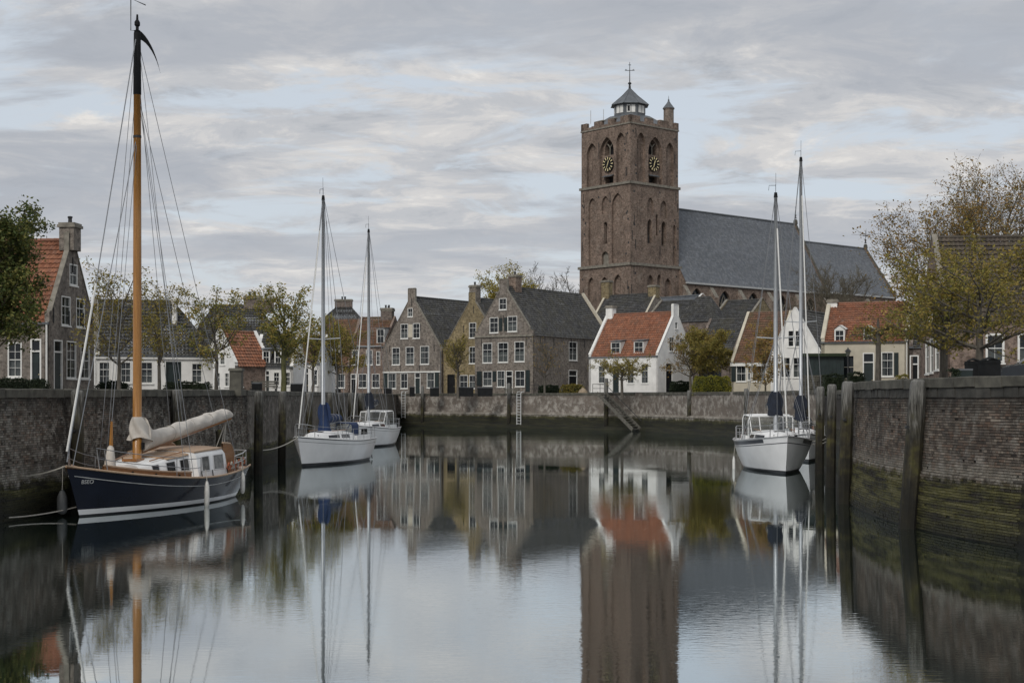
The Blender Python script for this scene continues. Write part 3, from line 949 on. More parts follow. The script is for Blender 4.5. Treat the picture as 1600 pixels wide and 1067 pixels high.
def panel(root, wall, outline, holes, mats, name='wall', thick=0.0):
    """outline [(u,z)], holes [(loop, depth, back material index)]; reveals and backs are real recesses"""
    loops = [[Vector((u, z, 0)) for u, z in outline]] + [[Vector((u, z, 0)) for u, z in h[0]] for h in holes]
    flat = [p for l in loops for p in l]
    m = MB()
    for t in tessellate_polygon(loops):
        a, b, c = (flat[i] for i in t)
        if (b - a).cross(c - a).z < 0: b, c = c, b
        if (b - a).cross(c - a).length < 1e-9: continue
        m.face([wall.P(q.x, q.y) for q in (a, b, c)], 0, [(q.x, q.y) for q in (a, b, c)])
    for loop, dep, bm in holes:
        n = len(loop)
        for i in range(n):
            a, b = loop[i], loop[(i + 1) % n]
            m.face([wall.P(*a), wall.P(*b), wall.P(b[0], b[1], -dep), wall.P(a[0], a[1], -dep)][::-1], 0, [(a[0], a[1]), (b[0], b[1]), (b[0] + dep, b[1] + dep), (a[0] + dep, a[1] + dep)][::-1])
        if bm is not None: m.face([wall.P(u, z, -dep) for u, z in loop], bm, [(u, z) for u, z in loop])
    if thick:
        n = len(outline)
        for i in range(n):
            a, b = outline[i], outline[(i + 1) % n]
            m.face([wall.P(*a), wall.P(a[0], a[1], -thick), wall.P(b[0], b[1], -thick), wall.P(*b)], 0, [(a[0], a[1]), (a[0], a[1] + thick), (b[0], b[1] + thick), (b[0], b[1])])
        back = [wall.P(u, z, -thick) for u, z in outline][::-1]
        tri = tessellate_polygon(loops)
        for t in tri:
            q = [(flat[i].x, flat[i].y) for i in t]
            m.face([wall.P(u, z, -thick) for u, z in q], 0, [(u, z) for u, z in q])
    return m.build(name, mats, root)

def bar(m, wall, u0, u1, z0, z1, o0, o1, mi=0):
    """box on a wall between offsets o0 < o1"""
    c = (wall.P(u0, z0, o0) + wall.P(u1, z1, o1)) / 2
    m.box(c, abs(u1 - u0), abs(o1 - o0), abs(z1 - z0), ax=wall.D, ay=wall.N, m=mi)

def window(root, wall, u0, u1, z0, z1, nx=2, nz=3, frame=None, curtain=0, sill=True, fw=0.07, name='window', transom=None):
    fm = frame or MT['white']
    if curtain == 0 and frame is None:
        curtain = (0, 1, 2, 0, 2, 1, 1)[int(abs(wall.O.x * 13.7 + u0 * 7.3 + z0 * 3.1)) % 7]
    m = MB()
    for a in ((u0, u0 + fw, z0, z1), (u1 - fw, u1, z0, z1), (u0 + fw, u1 - fw, z1 - fw, z1), (u0 + fw, u1 - fw, z0, z0 + fw)):
        bar(m, wall, *a, -0.10, 0.012)
    w = m.build(name, fm, root)
    off = root.location
    g = MB()
    iu0, iu1, iz0, iz1 = u0 + fw, u1 - fw, z0 + fw, z1 - fw
    for i in range(1, nx):
        u = iu0 + (iu1 - iu0) * i / nx
        bar(g, wall, u - 0.010, u + 0.010, iz0, iz1, -0.09, -0.045)
    for i in range(1, nz):
        z = iz0 + (iz1 - iz0) * i / nz
        th = 0.022 if i == (nz + 1) // 2 else 0.010
        bar(g, wall, iu0, iu1, z - th, z + th, -0.088, -0.043)
    if g.f: g.build('glazing_bars', fm, w, off=off)
    p = MB()
    p.face([wall.P(iu0, iz0, -0.07), wall.P(iu1, iz0, -0.07), wall.P(iu1, iz1, -0.07), wall.P(iu0, iz1, -0.07)])
    p.build('pane', MT['glass'], w, off=off)
    if curtain:
        c = MB()
        zt = iz1 if curtain == 2 else iz0 + (iz1 - iz0) * 0.52
        nn = 12
        for (a, b) in (((iu0, iu0 + (iu1 - iu0) * 0.3), (iu1 - (iu1 - iu0) * 0.3, iu1)) if curtain == 2 else ((iu0, iu1),)):
            rows = [[wall.P(a + (b - a) * i / nn, z, -0.16 - 0.02 * (i % 2)) for i in range(nn + 1)] for z in (iz0, zt)]
            c.grid(rows)
        c.build('curtain', MT['curtain'], w, off=off)
    if sill:
        s = MB(); bar(s, wall, u0 - 0.05, u1 + 0.05, z0 - 0.09, z0 - 0.003, -0.05, 0.07)
        s.build('sill', MT['stone_trim'] if sill == 2 else fm, w, off=off)
    return w

def door(root, wall, u0, u1, z0, z1, leaf=None, trans=True, frame=None):
    fm = frame or MT['white']; fw = 0.09
    m = MB()
    zt = z0 + (z1 - z0) * 0.76 if trans else z1 - fw
    for a in ((u0, u0 + fw, z0, z1), (u1 - fw, u1, z0, z1), (u0 + fw, u1 - fw, z1 - fw, z1)): bar(m, wall, *a, -0.10, 0.015)
    if trans: bar(m, wall, u0 + fw, u1 - fw, zt, zt + fw, -0.10, 0.0)
    d = m.build('door', fm, root); off = root.location
    l = MB()
    bar(l, wall, u0 + fw, u1 - fw, z0, zt, -0.14, -0.08)
    iu0, iu1 = u0 + fw + 0.12, u1 - fw - 0.12
    h = zt - z0
    for a, b in ((0.08, 0.40), (0.48, 0.92)): bar(l, wall, iu0, iu1, z0 + h * a, z0 + h * b, -0.08, -0.06)
    l.build('leaf', leaf or MT['darkgreen'], d, off=off)
    k = MB(); k.tube([wall.P(iu1 + 0.05, z0 + h * 0.46, -0.08), wall.P(iu1 + 0.05, z0 + h * 0.46, -0.02)], 0.03, 6); k.build('handle', MT['gold'], d, off=off)
    if trans:
        p = MB(); p.face([wall.P(u0 + fw, zt + fw, -0.07), wall.P(u1 - fw, zt + fw, -0.07), wall.P(u1 - fw, z1 - fw, -0.07), wall.P(u0 + fw, z1 - fw, -0.07)])
        p.build('pane', MT['glass'], d, off=off)
    return d

def shutter(root, wall, u0, u1, z0, z1, mat=None):
    m = MB(); bar(m, wall, u0, u1, z0, z1, 0.015, 0.06)
    n = 9
    for i in range(n):
        z = z0 + 0.08 + (z1 - z0 - 0.16) * i / (n - 1)
        bar(m, wall, u0 + 0.05, u1 - 0.05, z - 0.03, z + 0.03, 0.06, 0.075)
    return m.build('shutter', mat or MT['darkgreen'], root)

def tiles(root, o, ud, vd, U, V, mat, poly=None, tw=0.25, th=0.33, amp=0.055, slate=False, name='roof_tiles', seed=0):
    """tile-covered roof plane: o lower left, ud along the eave, vd up the slope"""
    rng = random.Random(seed + int(U * 100))
    o = Vector(o); ud = Vector(ud).normalized(); vd = Vector(vd).normalized(); n = ud.cross(vd)
    m = MB()
    sag_p = rng.uniform(0, 6)
    if slate:
        sub = 1; prof = [0.0]
    else:
        sub = 4; prof = [0.0, amp * 0.55, amp, amp * 0.35]
    nu = max(1, int(round(U / tw))); nv = max(1, int(round(V / th)))
    du = U / nu; dv = V / nv
    def inside(u, v):
        if poly is None: return True
        c = False; k = len(poly)
        for i in range(k):
            (x1, y1), (x2, y2) = poly[i], poly[(i + 1) % k]
            if (y1 > v) != (y2 > v) and u < (x2 - x1) * (v - y1) / (y2 - y1) + x1: c = not c
        return c
    lift = 0.055 if not slate else 0.015
    for j in range(nv):
        rowsag = [0.02 * math.sin((j * dv) * 0.9 + sag_p)]
        base = len(m.v)
        cols = nu * sub + 1
        for e, (v, hh) in enumerate(((j * dv, lift), ((j + 1) * dv + 0.03, 0.002))):
            for i in range(cols):
                u = U * i / (cols - 1)
                t = i // sub
                if e == 0: jj = ((t * 7919 + j * 104729 + seed) % 97) / 97.0 * 0.02
                else: jj = 0.0
                h = prof[i % sub] + hh + jj + 0.025 * math.sin(u * 0.55 + sag_p) + rowsag[0]
                m.v.append(tuple(o + ud * u + vd * v + n * h))
        for i in range(cols - 1):
            uc = U * (i + 0.5) / (cols - 1)
            if not inside(uc, (j + 0.5) * dv): continue
            m.f.append((base + i, base + i + 1, base + cols + i + 1, base + cols + i)); m.m.append(0)
            a = (i // sub) * tw + tw * ((i % sub) + 0.02) / sub; b = a + tw / sub * 0.96; c = j * th + 0.01; d = j * th + th - 0.01
            m.uv.append([(a, c), (b, c), (b, d), (a, d)])
    ob = m.build(name, mat, root); tag(ob, kind='stuff')
    return ob

def ridge_cap(root, a, b, mat, r=0.13, name='ridge'):
    a, b = Vector(a), Vector(b)
    m = MB(); L = (b - a).length; k = max(2, int(L / 0.42)); pts, rad = [], []
    for i in range(k):
        p0 = a.lerp(b, i / k); p1 = a.lerp(b, (i + 0.93) / k)
        pts += [p0, p1]; rad += [r, r * 0.86]
    m.tube(pts, rad, 7)
    return m.build(name, mat, root)

def chimney(root, c, w, d, z0, z1, mat, ang=0.0, cap=True, pots=1, capmat=None):
    m = MB()
    ax = Vector((math.cos(ang), math.sin(ang), 0)); ay = Vector((-ax.y, ax.x, 0))
    def ring_box(m, c, w, d, za, zb, mi=0):
        for (sx, sy) in ((0, -1), (1, 0), (0, 1), (-1, 0)):
            if sy: a = c - ax * w / 2 + ay * sy * d / 2; b = c + ax * w / 2 + ay * sy * d / 2; L = w
            else: a = c - ay * d / 2 + ax * sx * w / 2; b = c + ay * d / 2 + ax * sx * w / 2; L = d
            q = [Vector((a.x, a.y, za)), Vector((b.x, b.y, za)), Vector((b.x, b.y, zb)), Vector((a.x, a.y, zb))]
            if sy > 0 or sx < 0: q = q[::-1]; uv = [(0, zb), (L, zb), (L, za), (0, za)]
            else: uv = [(0, za), (L, za), (L, zb), (0, zb)]
            m.face(q, mi, uv)
        m.face([c - ax * w / 2 - ay * d / 2 + Vector((0, 0, zb - c.z)), c + ax * w / 2 - ay * d / 2 + Vector((0, 0, zb - c.z)), c + ax * w / 2 + ay * d / 2 + Vector((0, 0, zb - c.z)), c - ax * w / 2 + ay * d / 2 + Vector((0, 0, zb - c.z))], mi, [(0, 0), (w, 0), (w, d), (0, d)])
    c = Vector((c[0], c[1], 0))
    ring_box(m, c, w, d, z0, z1)
    o = m.build('chimney', mat, root); off = root.location
    if cap:
        k = MB(); k.box((c.x, c.y, z1 - 0.08), w + 0.2, d + 0.2, 0.16, ax=ax); k.box((c.x, c.y, z1 + 0.06), w + 0.08, d + 0.08, 0.12, ax=ax)
        k.build('cap', capmat or MT['stone_trim'], o, off=off)
    for i in range(pots):
        q = c + ax * ((i - (pots - 1) / 2) * 0.45)
        k = MB(); k.lathe((q.x, q.y, z1 + 0.10), [(0.13, 0), (0.11, 0.3), (0.15, 0.34), (0.15, 0.42), (0.09, 0.44)], 8)
        k.build('chimney_pot', MT['brick_dark'] if False else MT['iron'], o, off=off)
    return o

def coping_strip(root, wall, pts, w=0.3, t=0.07, mat=None, name='gable_coping'):
    m = MB()
    for a, b in zip(pts, pts[1:]):
        p, q = wall.P(a[0], a[1], -0.10), wall.P(b[0], b[1], -0.10)
        d = (q - p)
        if d.length < 0.02: continue
        up = d.normalized().cross(wall.N); up = up if up.z > 0 or abs(up.z) < 1e-3 else -up
        m.box((p + q) / 2 + up * t * 0.5, d.length, w, t, ax=d, ay=wall.N, az=up)
    return m.build(name, mat or MT['stone_trim'], root)

class House:
    """rectangular house. Corner C (world xy) is the front right corner; fronts runs left from it, the right side
    runs back from it along b = (sin th, cos th)."""
    def __init__(s, name, label, C, th, W, L, eave, ridge, wall_mat, roof_mat, ridge_along='side', base=BZ, cat='house',
                 hip=(0, 0), over=0.18, gable_top=0.22, slate=False, roof_name='roof_tiles'):
        s.C = Vector((C[0], C[1], 0)); th = R(th); s.th = th
        s.b = Vector((math.sin(th), math.cos(th), 0)); s.r = Vector((math.cos(th), -math.sin(th), 0))
        s.W, s.L, s.eave, s.ridge, s.base = W, L, eave, ridge, base
        s.wm, s.rm = wall_mat, roof_mat
        s.root = empty(name, (s.C.x, s.C.y, base), 0, label, cat)
        s.front = Wall(s.C - s.r * W, s.r)
        s.right = Wall(s.C, s.b)
        s.left = Wall(s.C - s.r * W + s.b * L, -s.b)
        s.back = Wall(s.C + s.b * L, -s.r)
        s.along = ridge_along        # 'side': ridge runs back (gable in front); 'front': ridge runs along the front
        s.hip = hip; s.slate = slate; s.over = over; s.gt = gable_top
        s.fh, s.rh, s.lh, s.bh = [], [], [], []
        s.gable_outline = {}
        s.roof_name = roof_name
    def loc(s, x, y, z): # x: rightwards from front left corner, y: backwards
        q = s.C - s.r * (s.W - x) + s.b * y
        return Vector((q.x, q.y, z))
    def hole(s, side, u0, u1, z0, z1, kind='rect', depth=0.32, back=1):
        {'f': s.fh, 'r': s.rh, 'l': s.lh, 'b': s.bh}[side].append((arch_loop(u0, u1, z0, z1, kind), depth, back))
    def win(s, side, rect, nx=2, nz=3, px=True, **kw):
        wall = {'f': s.front, 'r': s.right, 'l': s.left}[side]
        u0, u1, z0, z1 = wall.rect(*rect) if px else rect
        s.hole(side, u0, u1, z0, z1)
        return window(s.root, wall, u0, u1, z0, z1, nx, nz, **kw)
    def door(s, side, rect, px=True, **kw):
        wall = {'f': s.front, 'r': s.right, 'l': s.left}[side]
        u0, u1, z0, z1 = wall.rect(*rect) if px else rect
        z0 = s.base + 0.06
        s.hole(side, u0, u1, z0, z1)
        return door(s.root, wall, u0, u1, z0, z1, **kw)
    def shut(s, side, rect, **kw):
        wall = {'f': s.front, 'r': s.right}[side]
        return shutter(s.root, wall, *wall.rect(*rect), **kw)
    def gable_pts(s, W):
        """outline of a gable wall of width W, rising a little above the roof"""
        k = s.gt
        return [(0, s.base), (W, s.base), (W, s.eave + k), (W / 2, s.ridge + k), (0, s.eave + k)]
    def finish(s, fmat=None, rmat=None, front_pts=None, right_pts=None, coping=True, cope_mat=None):
        e, rz, b = s.eave, s.ridge, s.base
        W, L = s.W, s.L
        fm = [fmat or s.wm, MT['interior']]; rm = [rmat or s.wm, MT['interior']]; wm = [s.wm, MT['interior']]
        flat = lambda w: [(0, b), (w, b), (w, e), (0, e)]
        gf = (s.along == 'side')
        fo = front_pts or (s.gable_pts(W) if gf and not s.hip[0] else flat(W))
        ro = right_pts or (s.gable_pts(L) if (not gf) and not s.hip[1] else flat(L))
        lo = s.gable_pts(L) if (not gf) and not s.hip[0] else flat(L)
        bo = s.gable_pts(W) if gf and not s.hip[1] else flat(W)
        tk = 0.28
        panel(s.root, s.front, fo, s.fh, fm, 'wall', tk if len(fo) > 4 else 0)
        panel(s.root, s.right, ro, s.rh, rm, 'wall', tk if len(ro) > 4 else 0)
        panel(s.root, s.left, lo, s.lh, wm, 'wall', tk if len(lo) > 4 else 0)
        panel(s.root, s.back, bo, s.bh, wm, 'wall', tk if len(bo) > 4 else 0)
        if coping:
            if len(fo) > 4: coping_strip(s.root, s.front, fo[2:] , mat=cope_mat)
            if len(ro) > 4: coping_strip(s.root, s.right, ro[2:], mat=cope_mat)
            if len(lo) > 4: coping_strip(s.root, s.left, lo[2:], mat=cope_mat)
        Z = Vector((0, 0, 1)); ov = s.over
        sl = s.slate
        kw = dict(slate=sl, tw=0.4 if sl else 0.25, th=0.3 if sl else 0.33, name=s.roof_name)
        if gf:
            half = W / 2; h = rz - e; V = math.hypot(half, h)
            y0, y1 = (0.28, L - 0.28)
            up_r = (-s.r * half + Z * h).normalized(); up_l = (s.r * half + Z * h).normalized()
            ext = ov
            tiles(s.root, s.loc(W, y0, e) - up_r * ext, s.b, up_r, y1 - y0, V + ext, s.rm, seed=1, **kw)
            tiles(s.root, s.loc(0, y1, e) - up_l * ext, -s.b, up_l, y1 - y0, V + ext, s.rm, seed=2, **kw)
            ridge_cap(s.root, s.loc(W / 2, y0, rz + 0.05), s.loc(W / 2, y1, rz + 0.05), s.rm)
        else:
            half = L / 2; h = rz - e; V = math.hypot(half, h); hl, hr = s.hip
            up_f = (s.b * half + Z * h).normalized(); up_b = (-s.b * half + Z * h).normalized()
            x0, x1 = (0.28 if not hl else -ov, W - 0.28 if not hr else W + ov)
            U = x1 - x0
            pf = pb = None
            if hl or hr:
                Vx = V + ov
                pf = [(0, 0), (U, 0), (U - hr, Vx), (hl, Vx)]; pb = [(0, 0), (U, 0), (U - hl, Vx), (hr, Vx)]
            tiles(s.root, s.loc(x0, 0, e) - up_f * ov, s.r, up_f, U, V + ov, s.rm, pf, seed=3, **kw)
            tiles(s.root, s.loc(x1, L, e) - up_b * ov, -s.r, up_b, U, V + ov, s.rm, pb, seed=4, **kw)
            ra, rb = s.loc(x0 + hl, half, rz), s.loc(x1 - hr, half, rz)
            ridge_cap(s.root, ra + Z * .05, rb + Z * .05, s.rm)
            for hp, xe, sg in ((hl, x0, 1), (hr, x1, -1)):
                if not hp: continue
                d = (s.r * sg * hp + Z * h); Vh = d.length + ov; d.normalize()
                if sg > 0: tiles(s.root, s.loc(xe, L + ov * 0, e) - d * ov * 0, -s.b, d, L, Vh - ov, s.rm, [(0, 0), (L, 0), (L / 2, Vh)], seed=5, **kw)
                else: tiles(s.root, s.loc(xe, 0, e), s.b, d, L, Vh - ov, s.rm, [(0, 0), (L, 0), (L / 2, Vh)], seed=6, **kw)
                top = ra if sg > 0 else rb
                for yy in (0, L): ridge_cap(s.root, s.loc(xe, yy, e), top, s.rm, 0.10, 'hip_ridge')
            g = MB(); g.box((s.loc(0, -ov * 0.5, e - 0.08) + s.loc(W, -ov * 0.5, e - 0.08)) / 2, W, 0.14, 0.12, ax=s.r)
            g.build('gutter', MT['lead'] , s.root)
        return s
    def roofz(s, x, y):
        """height of the roof plane above plan point"""
        if s.along == 'front':
            half = s.L / 2; return s.eave + (s.ridge - s.eave) * (1 - abs(y - half) / half)
        half = s.W / 2; return s.eave + (s.ridge - s.eave) * (1 - abs(x - half) / half)
    def chim(s, x, y, w, d, z1, mat=None, pots=1, **kw):
        c = s.loc(x, y, 0)
        return chimney(s.root, c, w, d, s.roofz(x, y) - 0.6, z1, mat or s.wm, ang=-s.th, pots=pots, **kw)
    def dormer(s, x0, x1, z0, z1, side='f', nx=2, nz=2, mat=None, yoff=None, roof='shed'):
        """box dormer standing on the front roof plane; its front is a window"""
        mat = mat or MT['white']
        half = s.L / 2; slope = (s.ridge - s.eave) / half
        y = (z0 - s.eave) / slope if yoff is None else yoff
        wl = Wall(s.loc(x0, y, 0), s.r)
        W = x1 - x0
        y1 = (z1 - s.eave) / slope
        m = MB()
        A0, A1 = s.loc(x0, y, z0), s.loc(x1, y, z0); B0, B1 = s.loc(x0, y, z1), s.loc(x1, y, z1)
        C0, C1 = s.loc(x0, y1 + 0.1, z1 + 0.12), s.loc(x1, y1 + 0.1, z1 + 0.12)
        m.face([A0, B0, C0]); m.face([A1, C1, B1]); 
        d = m.build('dormer', mat, s.root); off = s.root.location
        k = MB()
        if roof == 'shed':
            n = Vector((0, 0, 0.05)); e = s.r * 0.12; f = -s.b * 0.15
            q = [B0 - e + f + n, B1 + e + f + n, C1 + e + n * 2, C0 - e + n * 2]
            k.face(q); k.face([p + Vector((0, 0, 0.08)) for p in q])
            for i in range(4):
                a, b = q[i], q[(i + 1) % 4]; k.face([a, b, b + Vector((0, 0, 0.08)), a + Vector((0, 0, 0.08))])
        else:
            mid = (B0 + B1) / 2 + Vector((0, 0, W * 0.42)); midb = (C0 + C1) / 2 + Vector((0, 0, W * 0.42)) + s.b * 0.5
            e = s.r * 0.1; f = -s.b * 0.12
            k.face([B0 - e + f, mid + f, midb, C0 - e]); k.face([B1 + e + f, C1 + e, midb, mid + f]); k.face([B0 + f * .3, B1 + f * .3, mid + f * .3])
        k.build('dormer_roof', MT['lead'] if roof == 'shed' else mat, d, off=off)
        b = MB(); b.face([wl.P(0, z0, -0.14), wl.P(W, z0, -0.14), wl.P(W, z1, -0.14), wl.P(0, z1, -0.14)]); b.build('dormer_back', MT['interior'], d, off=off)
        ww = window(s.root, wl, 0.0, W, z0, z1, nx, nz, frame=mat, sill=False, fw=0.1)
        return d

# ---------------------------------------------------------------- the houses
def at2(px, d): return ((px - 800) / FOC * d, d)
def span(P, D, px):
    k = (px - 800) / FOC
    return (k * P[1] - P[0]) / (D[0] - k * D[1])
def fr(th): return (math.cos(R(th)), -math.sin(R(th)))
def sd(th): return (math.sin(R(th)), math.cos(R(th)))
def zat(py, d): return HCAM + (HOR - py) / FOC * d
def wspan(C, th, px): return span(C, (-fr(th)[0], -fr(th)[1]), px)
def lspan(C, th, px): return span(C, sd(th), px)

def block_gable(h, W, top, hw=0.5, shoulder=0.0, k=None):
    """gable outline with a square block (old chimney) on its apex"""
    k = h.gt if k is None else k
    e, r, b = h.eave + k, h.ridge + k, h.base
    sl = (r - e) / (W / 2)
    zb = r - sl * hw
    pts = [(0, b), (W, b)]
    if shoulder: pts += [(W, e + 0.35), (W - shoulder, e + 0.35), (W - shoulder, e + sl * shoulder)]
    else: pts += [(W, e)]
    pts += [(W / 2 + hw, zb), (W / 2 + hw, top), (W / 2 - hw, top), (W / 2 - hw, zb)]
    if shoulder: pts += [(shoulder, e + sl * shoulder), (shoulder, e + 0.35), (0, e + 0.35)]
    else: pts += [(0, e)]
    return pts

def cornice(h, wall, u0, u1, z, mat=None, name='cornice', t=0.16, out=0.12):
    m = MB(); bar(m, wall, u0, u1, z - t, z, -0.02, out); return m.build(name, mat or MT['stone_trim'], h.root)
def anchors(h, wall, pts):
    for u, z in pts:
        m = MB(); bar(m, wall, u - 0.035, u + 0.035, z - 0.45, z + 0.45, 0.004, 0.05); m.build('anchor_or_hole_mark', MT['iron'], h.root)
def downpipe(h, wall, u, z0, z1, mat=None):
    m = MB(); m.tube([wall.P(u, z0, 0.09), wall.P(u, z1, 0.09)], 0.055, 6); m.build('downpipe', mat or MT['lead'], h.root)

# --- brick house at the left edge, gable towards the quay
C = at2(77, 80); th = 6.5
h = House('brick_house', 'grey brick house with orange roof and tall chimney at the left edge', C, th, 9.5, lspan(C, th, 147), zat(503, 80), zat(376, 83), MT['brick_grey'], MT['orange_tile'], 'front')
for r_ in ((104, 533, 119, 591), (126, 535.5, 140, 591.5)): h.win('r', r_, 2, 4, curtain=2)
for r_ in ((96, 463, 110, 508.5), (119, 466.5, 132, 511.5)): h.win('r', r_, 2, 3)
h.win('r', (108.6, 413, 121, 446), 2, 2)
h.door('r', (84, 531, 97.5, 606))
h.win('f', (12, 535, 34, 589), 2, 4, curtain=1)
h.door('f', (47.5, 529.5, 64.5, 603))
h.win('f', (-40, 535, -18, 589), 2, 4)
ro = block_gable(h, h.L, zat(366, 83), 0.55, shoulder=0.25)
h.finish(right_pts=ro)
chimney(h.root, h.loc(h.W - 0.15, h.L / 2, 0), 0.9, 1.0, h.ridge - 0.6, zat(352, 83), MT['brick_grey'], ang=-h.th, pots=1)
downpipe(h, h.front, h.W - 0.12, BZ, h.eave, MT['white'])
anchors(h, h.right, [(0.5, 8.2), (2.6, 8.1), (4.6, 8.1), (h.L - 0.4, 8.2), (h.L / 2, 11.3)])

# --- low white house row
A = at2(149, 96); th = -18; W = span(A, fr(th), 333); C = (A[0] + fr(th)[0] * W, A[1] + fr(th)[1] * W)
h = House('white_cottage', 'long low white cottage with dark tiled roof behind the wooden mast', C, th, W, 8.0, zat(553.5, 96), zat(472, 101), MT['plaster'], MT['dark_tile'], 'front', hip=(0, 2.6))
for r_ in ((151, 565, 172, 600), (188, 565, 205, 598), (220, 565, 239, 599), (299, 567, 316, 598)): h.win('f', r_, 2, 3, curtain=2 if r_[0] < 200 else 1)
h.door('f', (259, 565, 283, 600), leaf=MT['darkgreen'], trans=False, frame=MT['darkgreen'])
h.finish()
cornice(h, h.front, 0, h.W, h.eave - 0.14, MT['white'], 'fascia')
fl = h.front.u(268)
c = h.loc(fl + 0.4, 2.4, 0)
m = MB(); m.lathe((c.x, c.y, 0), [(0.26, h.roofz(0, 2.4) - 0.5), (0.2, h.roofz(0, 2.4) + 0.1), (0.17, zat(475, 99)), (0.3, zat(470, 99)), (0.3, zat(465, 99)), (0.12, zat(463, 99))], 8)
m.build('flue', MT['plaster'], h.root)

# --- large dark hipped roof behind
C = at2(440, 128); th = -6
h = House('townhouse', 'brick townhouse under a broad dark hipped roof with two chimneys', C, th, wspan(C, th, 290), 10, zat(545, 128), zat(478, 132), MT['brick_dark'], MT['dark_tile'], 'front', hip=(2.2, 2.6))
h.finish()
for px, y in ((382, 464), (404, 467)):
    x = h.front.u(px) * 1.0
    h.chim(x + 0.3, 5.0, 1.5, 0.9, zat(y, 132), MT['brick_dark'], pots=2 if px < 390 else 1)

# --- white gable cottage with orange roof
C = at2(367, 112); th = 45
h = House('gable_cottage', 'small white gable cottage with orange roof between two quay trees', C, th, wspan(C, th, 318), lspan(C, th, 426), zat(571, 112), zat(519, 114), MT['plaster'], MT['orange_tile'], 'side')
h.win('f', (343.5, 552, 351.5, 570), 2, 3); h.win('f', (351, 582, 358, 604), 2, 3); h.win('f', (336, 582, 344, 604), 2, 3)
h.win('r', (374, 578, 380, 604), 1, 3)
h.finish(rmat=MT['brick_red'], cope_mat=MT['white'])

# --- white house with dark mansard
C = at2(458, 114); th = 2
h = House('mansard_house', 'white house with steep dark mansard front and two white dormers', C, th, wspan(C, th, 394), 6.0, zat(572, 114), zat(522, 116), MT['plaster'], MT['dark_tile'], 'front', gable_top=0.05)
for r_ in ((402, 581, 411, 603), (427, 581, 437, 603), (446, 581, 454, 603)): h.win('f', r_, 2, 3)
h.door('f', (414, 578, 422, 608))
h.finish(coping=False)
for a, b in ((409, 421), (428, 439)):
    h.dormer(h.front.u(a), h.front.u(b), zat(569, 115), zat(548, 115), nx=2, nz=2)

# --- low pale house hidden behind the leafy quay tree
C = at2(500, 124); th = 4
h = House('low_house', 'low white house with brown roof hidden behind the leafy quay tree', C, th, wspan(C, th, 459), 7.0, zat(566, 124), zat(526, 127), MT['plaster'], MT['brown_tile'], 'front')
for r_ in ((461, 577, 468, 602), (490, 577, 497, 602)): h.win('f', r_, 1, 3)
h.door('f', (474, 574, 483, 608), leaf=MT['black'])
h.finish(coping=False)

# --- brown row at the head of the left quay
C = at2(546, 188); th = 12
h = House('row_house', 'low red brick row house with brown roof left of the second yacht mast', C, th, wspan(C, th, 488), 9, zat(571, 188), zat(500, 192), MT['brick_red'], MT['brown_tile'], 'front')
for r_ in ((513.5, 584, 521, 606), (525, 584, 539, 606), (494, 584, 505, 606)): h.win('f', r_, 2, 2, curtain=2)
h.finish(coping=False)
h.dormer(h.front.u(515), h.front.u(527), zat(557, 189), zat(538, 189), nx=2, nz=2)
C = at2(601, 187); th = 14
h = House('row_house', 'two storey brown brick row house with white dormer beside the grey gable', C, th, wspan(C, th, 546), 9, zat(541, 187), zat(496, 191), MT['brick_red'], MT['brown_tile'], 'front')
for r_ in ((550, 547, 560, 570), (572, 547, 582, 570), (588, 549, 594, 570)): h.win('f', r_, 2, 3)
for r_ in ((560, 584, 573, 606), (581, 584, 593, 606)): h.win('f', r_, 2, 2)
h.door('f', (548, 584, 556.5, 613), leaf=MT['black'])
h.finish(coping=False)
h.dormer(h.front.u(587), h.front.u(599), zat(537, 188), zat(514, 188), nx=2, nz=2)
h.chim(h.front.u(588), 4.5, 1.6, 1.0, zat(483, 192), MT['brick_dark'], pots=2)
h.chim(h.W - 1.0, 4.5, 1.3, 0.9, zat(485, 192), MT['brick_dark'])
C = at2(560, 210); th = 0
h = House('house', 'dark steep hipped roof rising behind the brown row houses', C, th, wspan(C, th, 504), 8, zat(500, 210), zat(478, 214), MT['brick_dark'], MT['dark_tile'], 'front', hip=(2.0, 2.0))
h.finish(); h.chim(h.W / 2, 4, 2.6, 1.0, zat(469, 214), MT['brick_dark'], pots=2)

# --- grey gable house
C = at2(690, 180); th = 35
h = House('gable_house', 'grey brick gable house with dark roof and paired attic windows', C, th, wspan(C, th, 598), 13.0, zat(549, 182), zat(465, 184), MT['brick_grey'], MT['dark_tile'], 'side')
for r_ in ((612.5, 543, 624.7, 570), (634, 542, 647, 569.6), (656.5, 540.7, 670.5, 569)): h.win('f', r_, 2, 3)
for r_ in ((626, 506, 637.5, 529), (645, 505, 656, 528.5)): h.win('f', r_, 2, 3)
h.win('f', (637, 481.5, 645, 495), 2, 2)
h.win('f', (606, 583, 619, 607), 2, 2); h.win('f', (626, 583, 637, 607), 2, 2); h.win('f', (667, 582, 679, 606), 2, 2, curtain=2)
h.door('f', (648, 582, 657, 613), leaf=MT['darkgreen'])
for r_ in ((599.5, 583, 605.5, 607), (680, 582, 686, 606)): h.shut('f', r_)
m = MB(); u0, u1, z0, z1 = h.front.rect(638.2, 507, 644.4, 527); bar(m, h.front, u0, u1, z0, z1, 0.0, 0.03); m.build('plaque', MT['cream'], h.root)
h.finish(front_pts=block_gable(h, h.W, zat(452, 184), 0.55))
cornice(h, h.front, 0.1, h.W - 0.1, h.front.z(580.5, 3), MT['white'], 'shop_cornice')
anchors(h, h.front, [(1.2, 9.9), (h.W - 1.2, 9.9), (3.4, 12.6), (h.W - 3.4, 12.6), (h.W / 2, 15.9), (3.0, 7.3), (6.2, 7.3)])
downpipe(h, h.front, h.W - 0.1, BZ, h.eave)

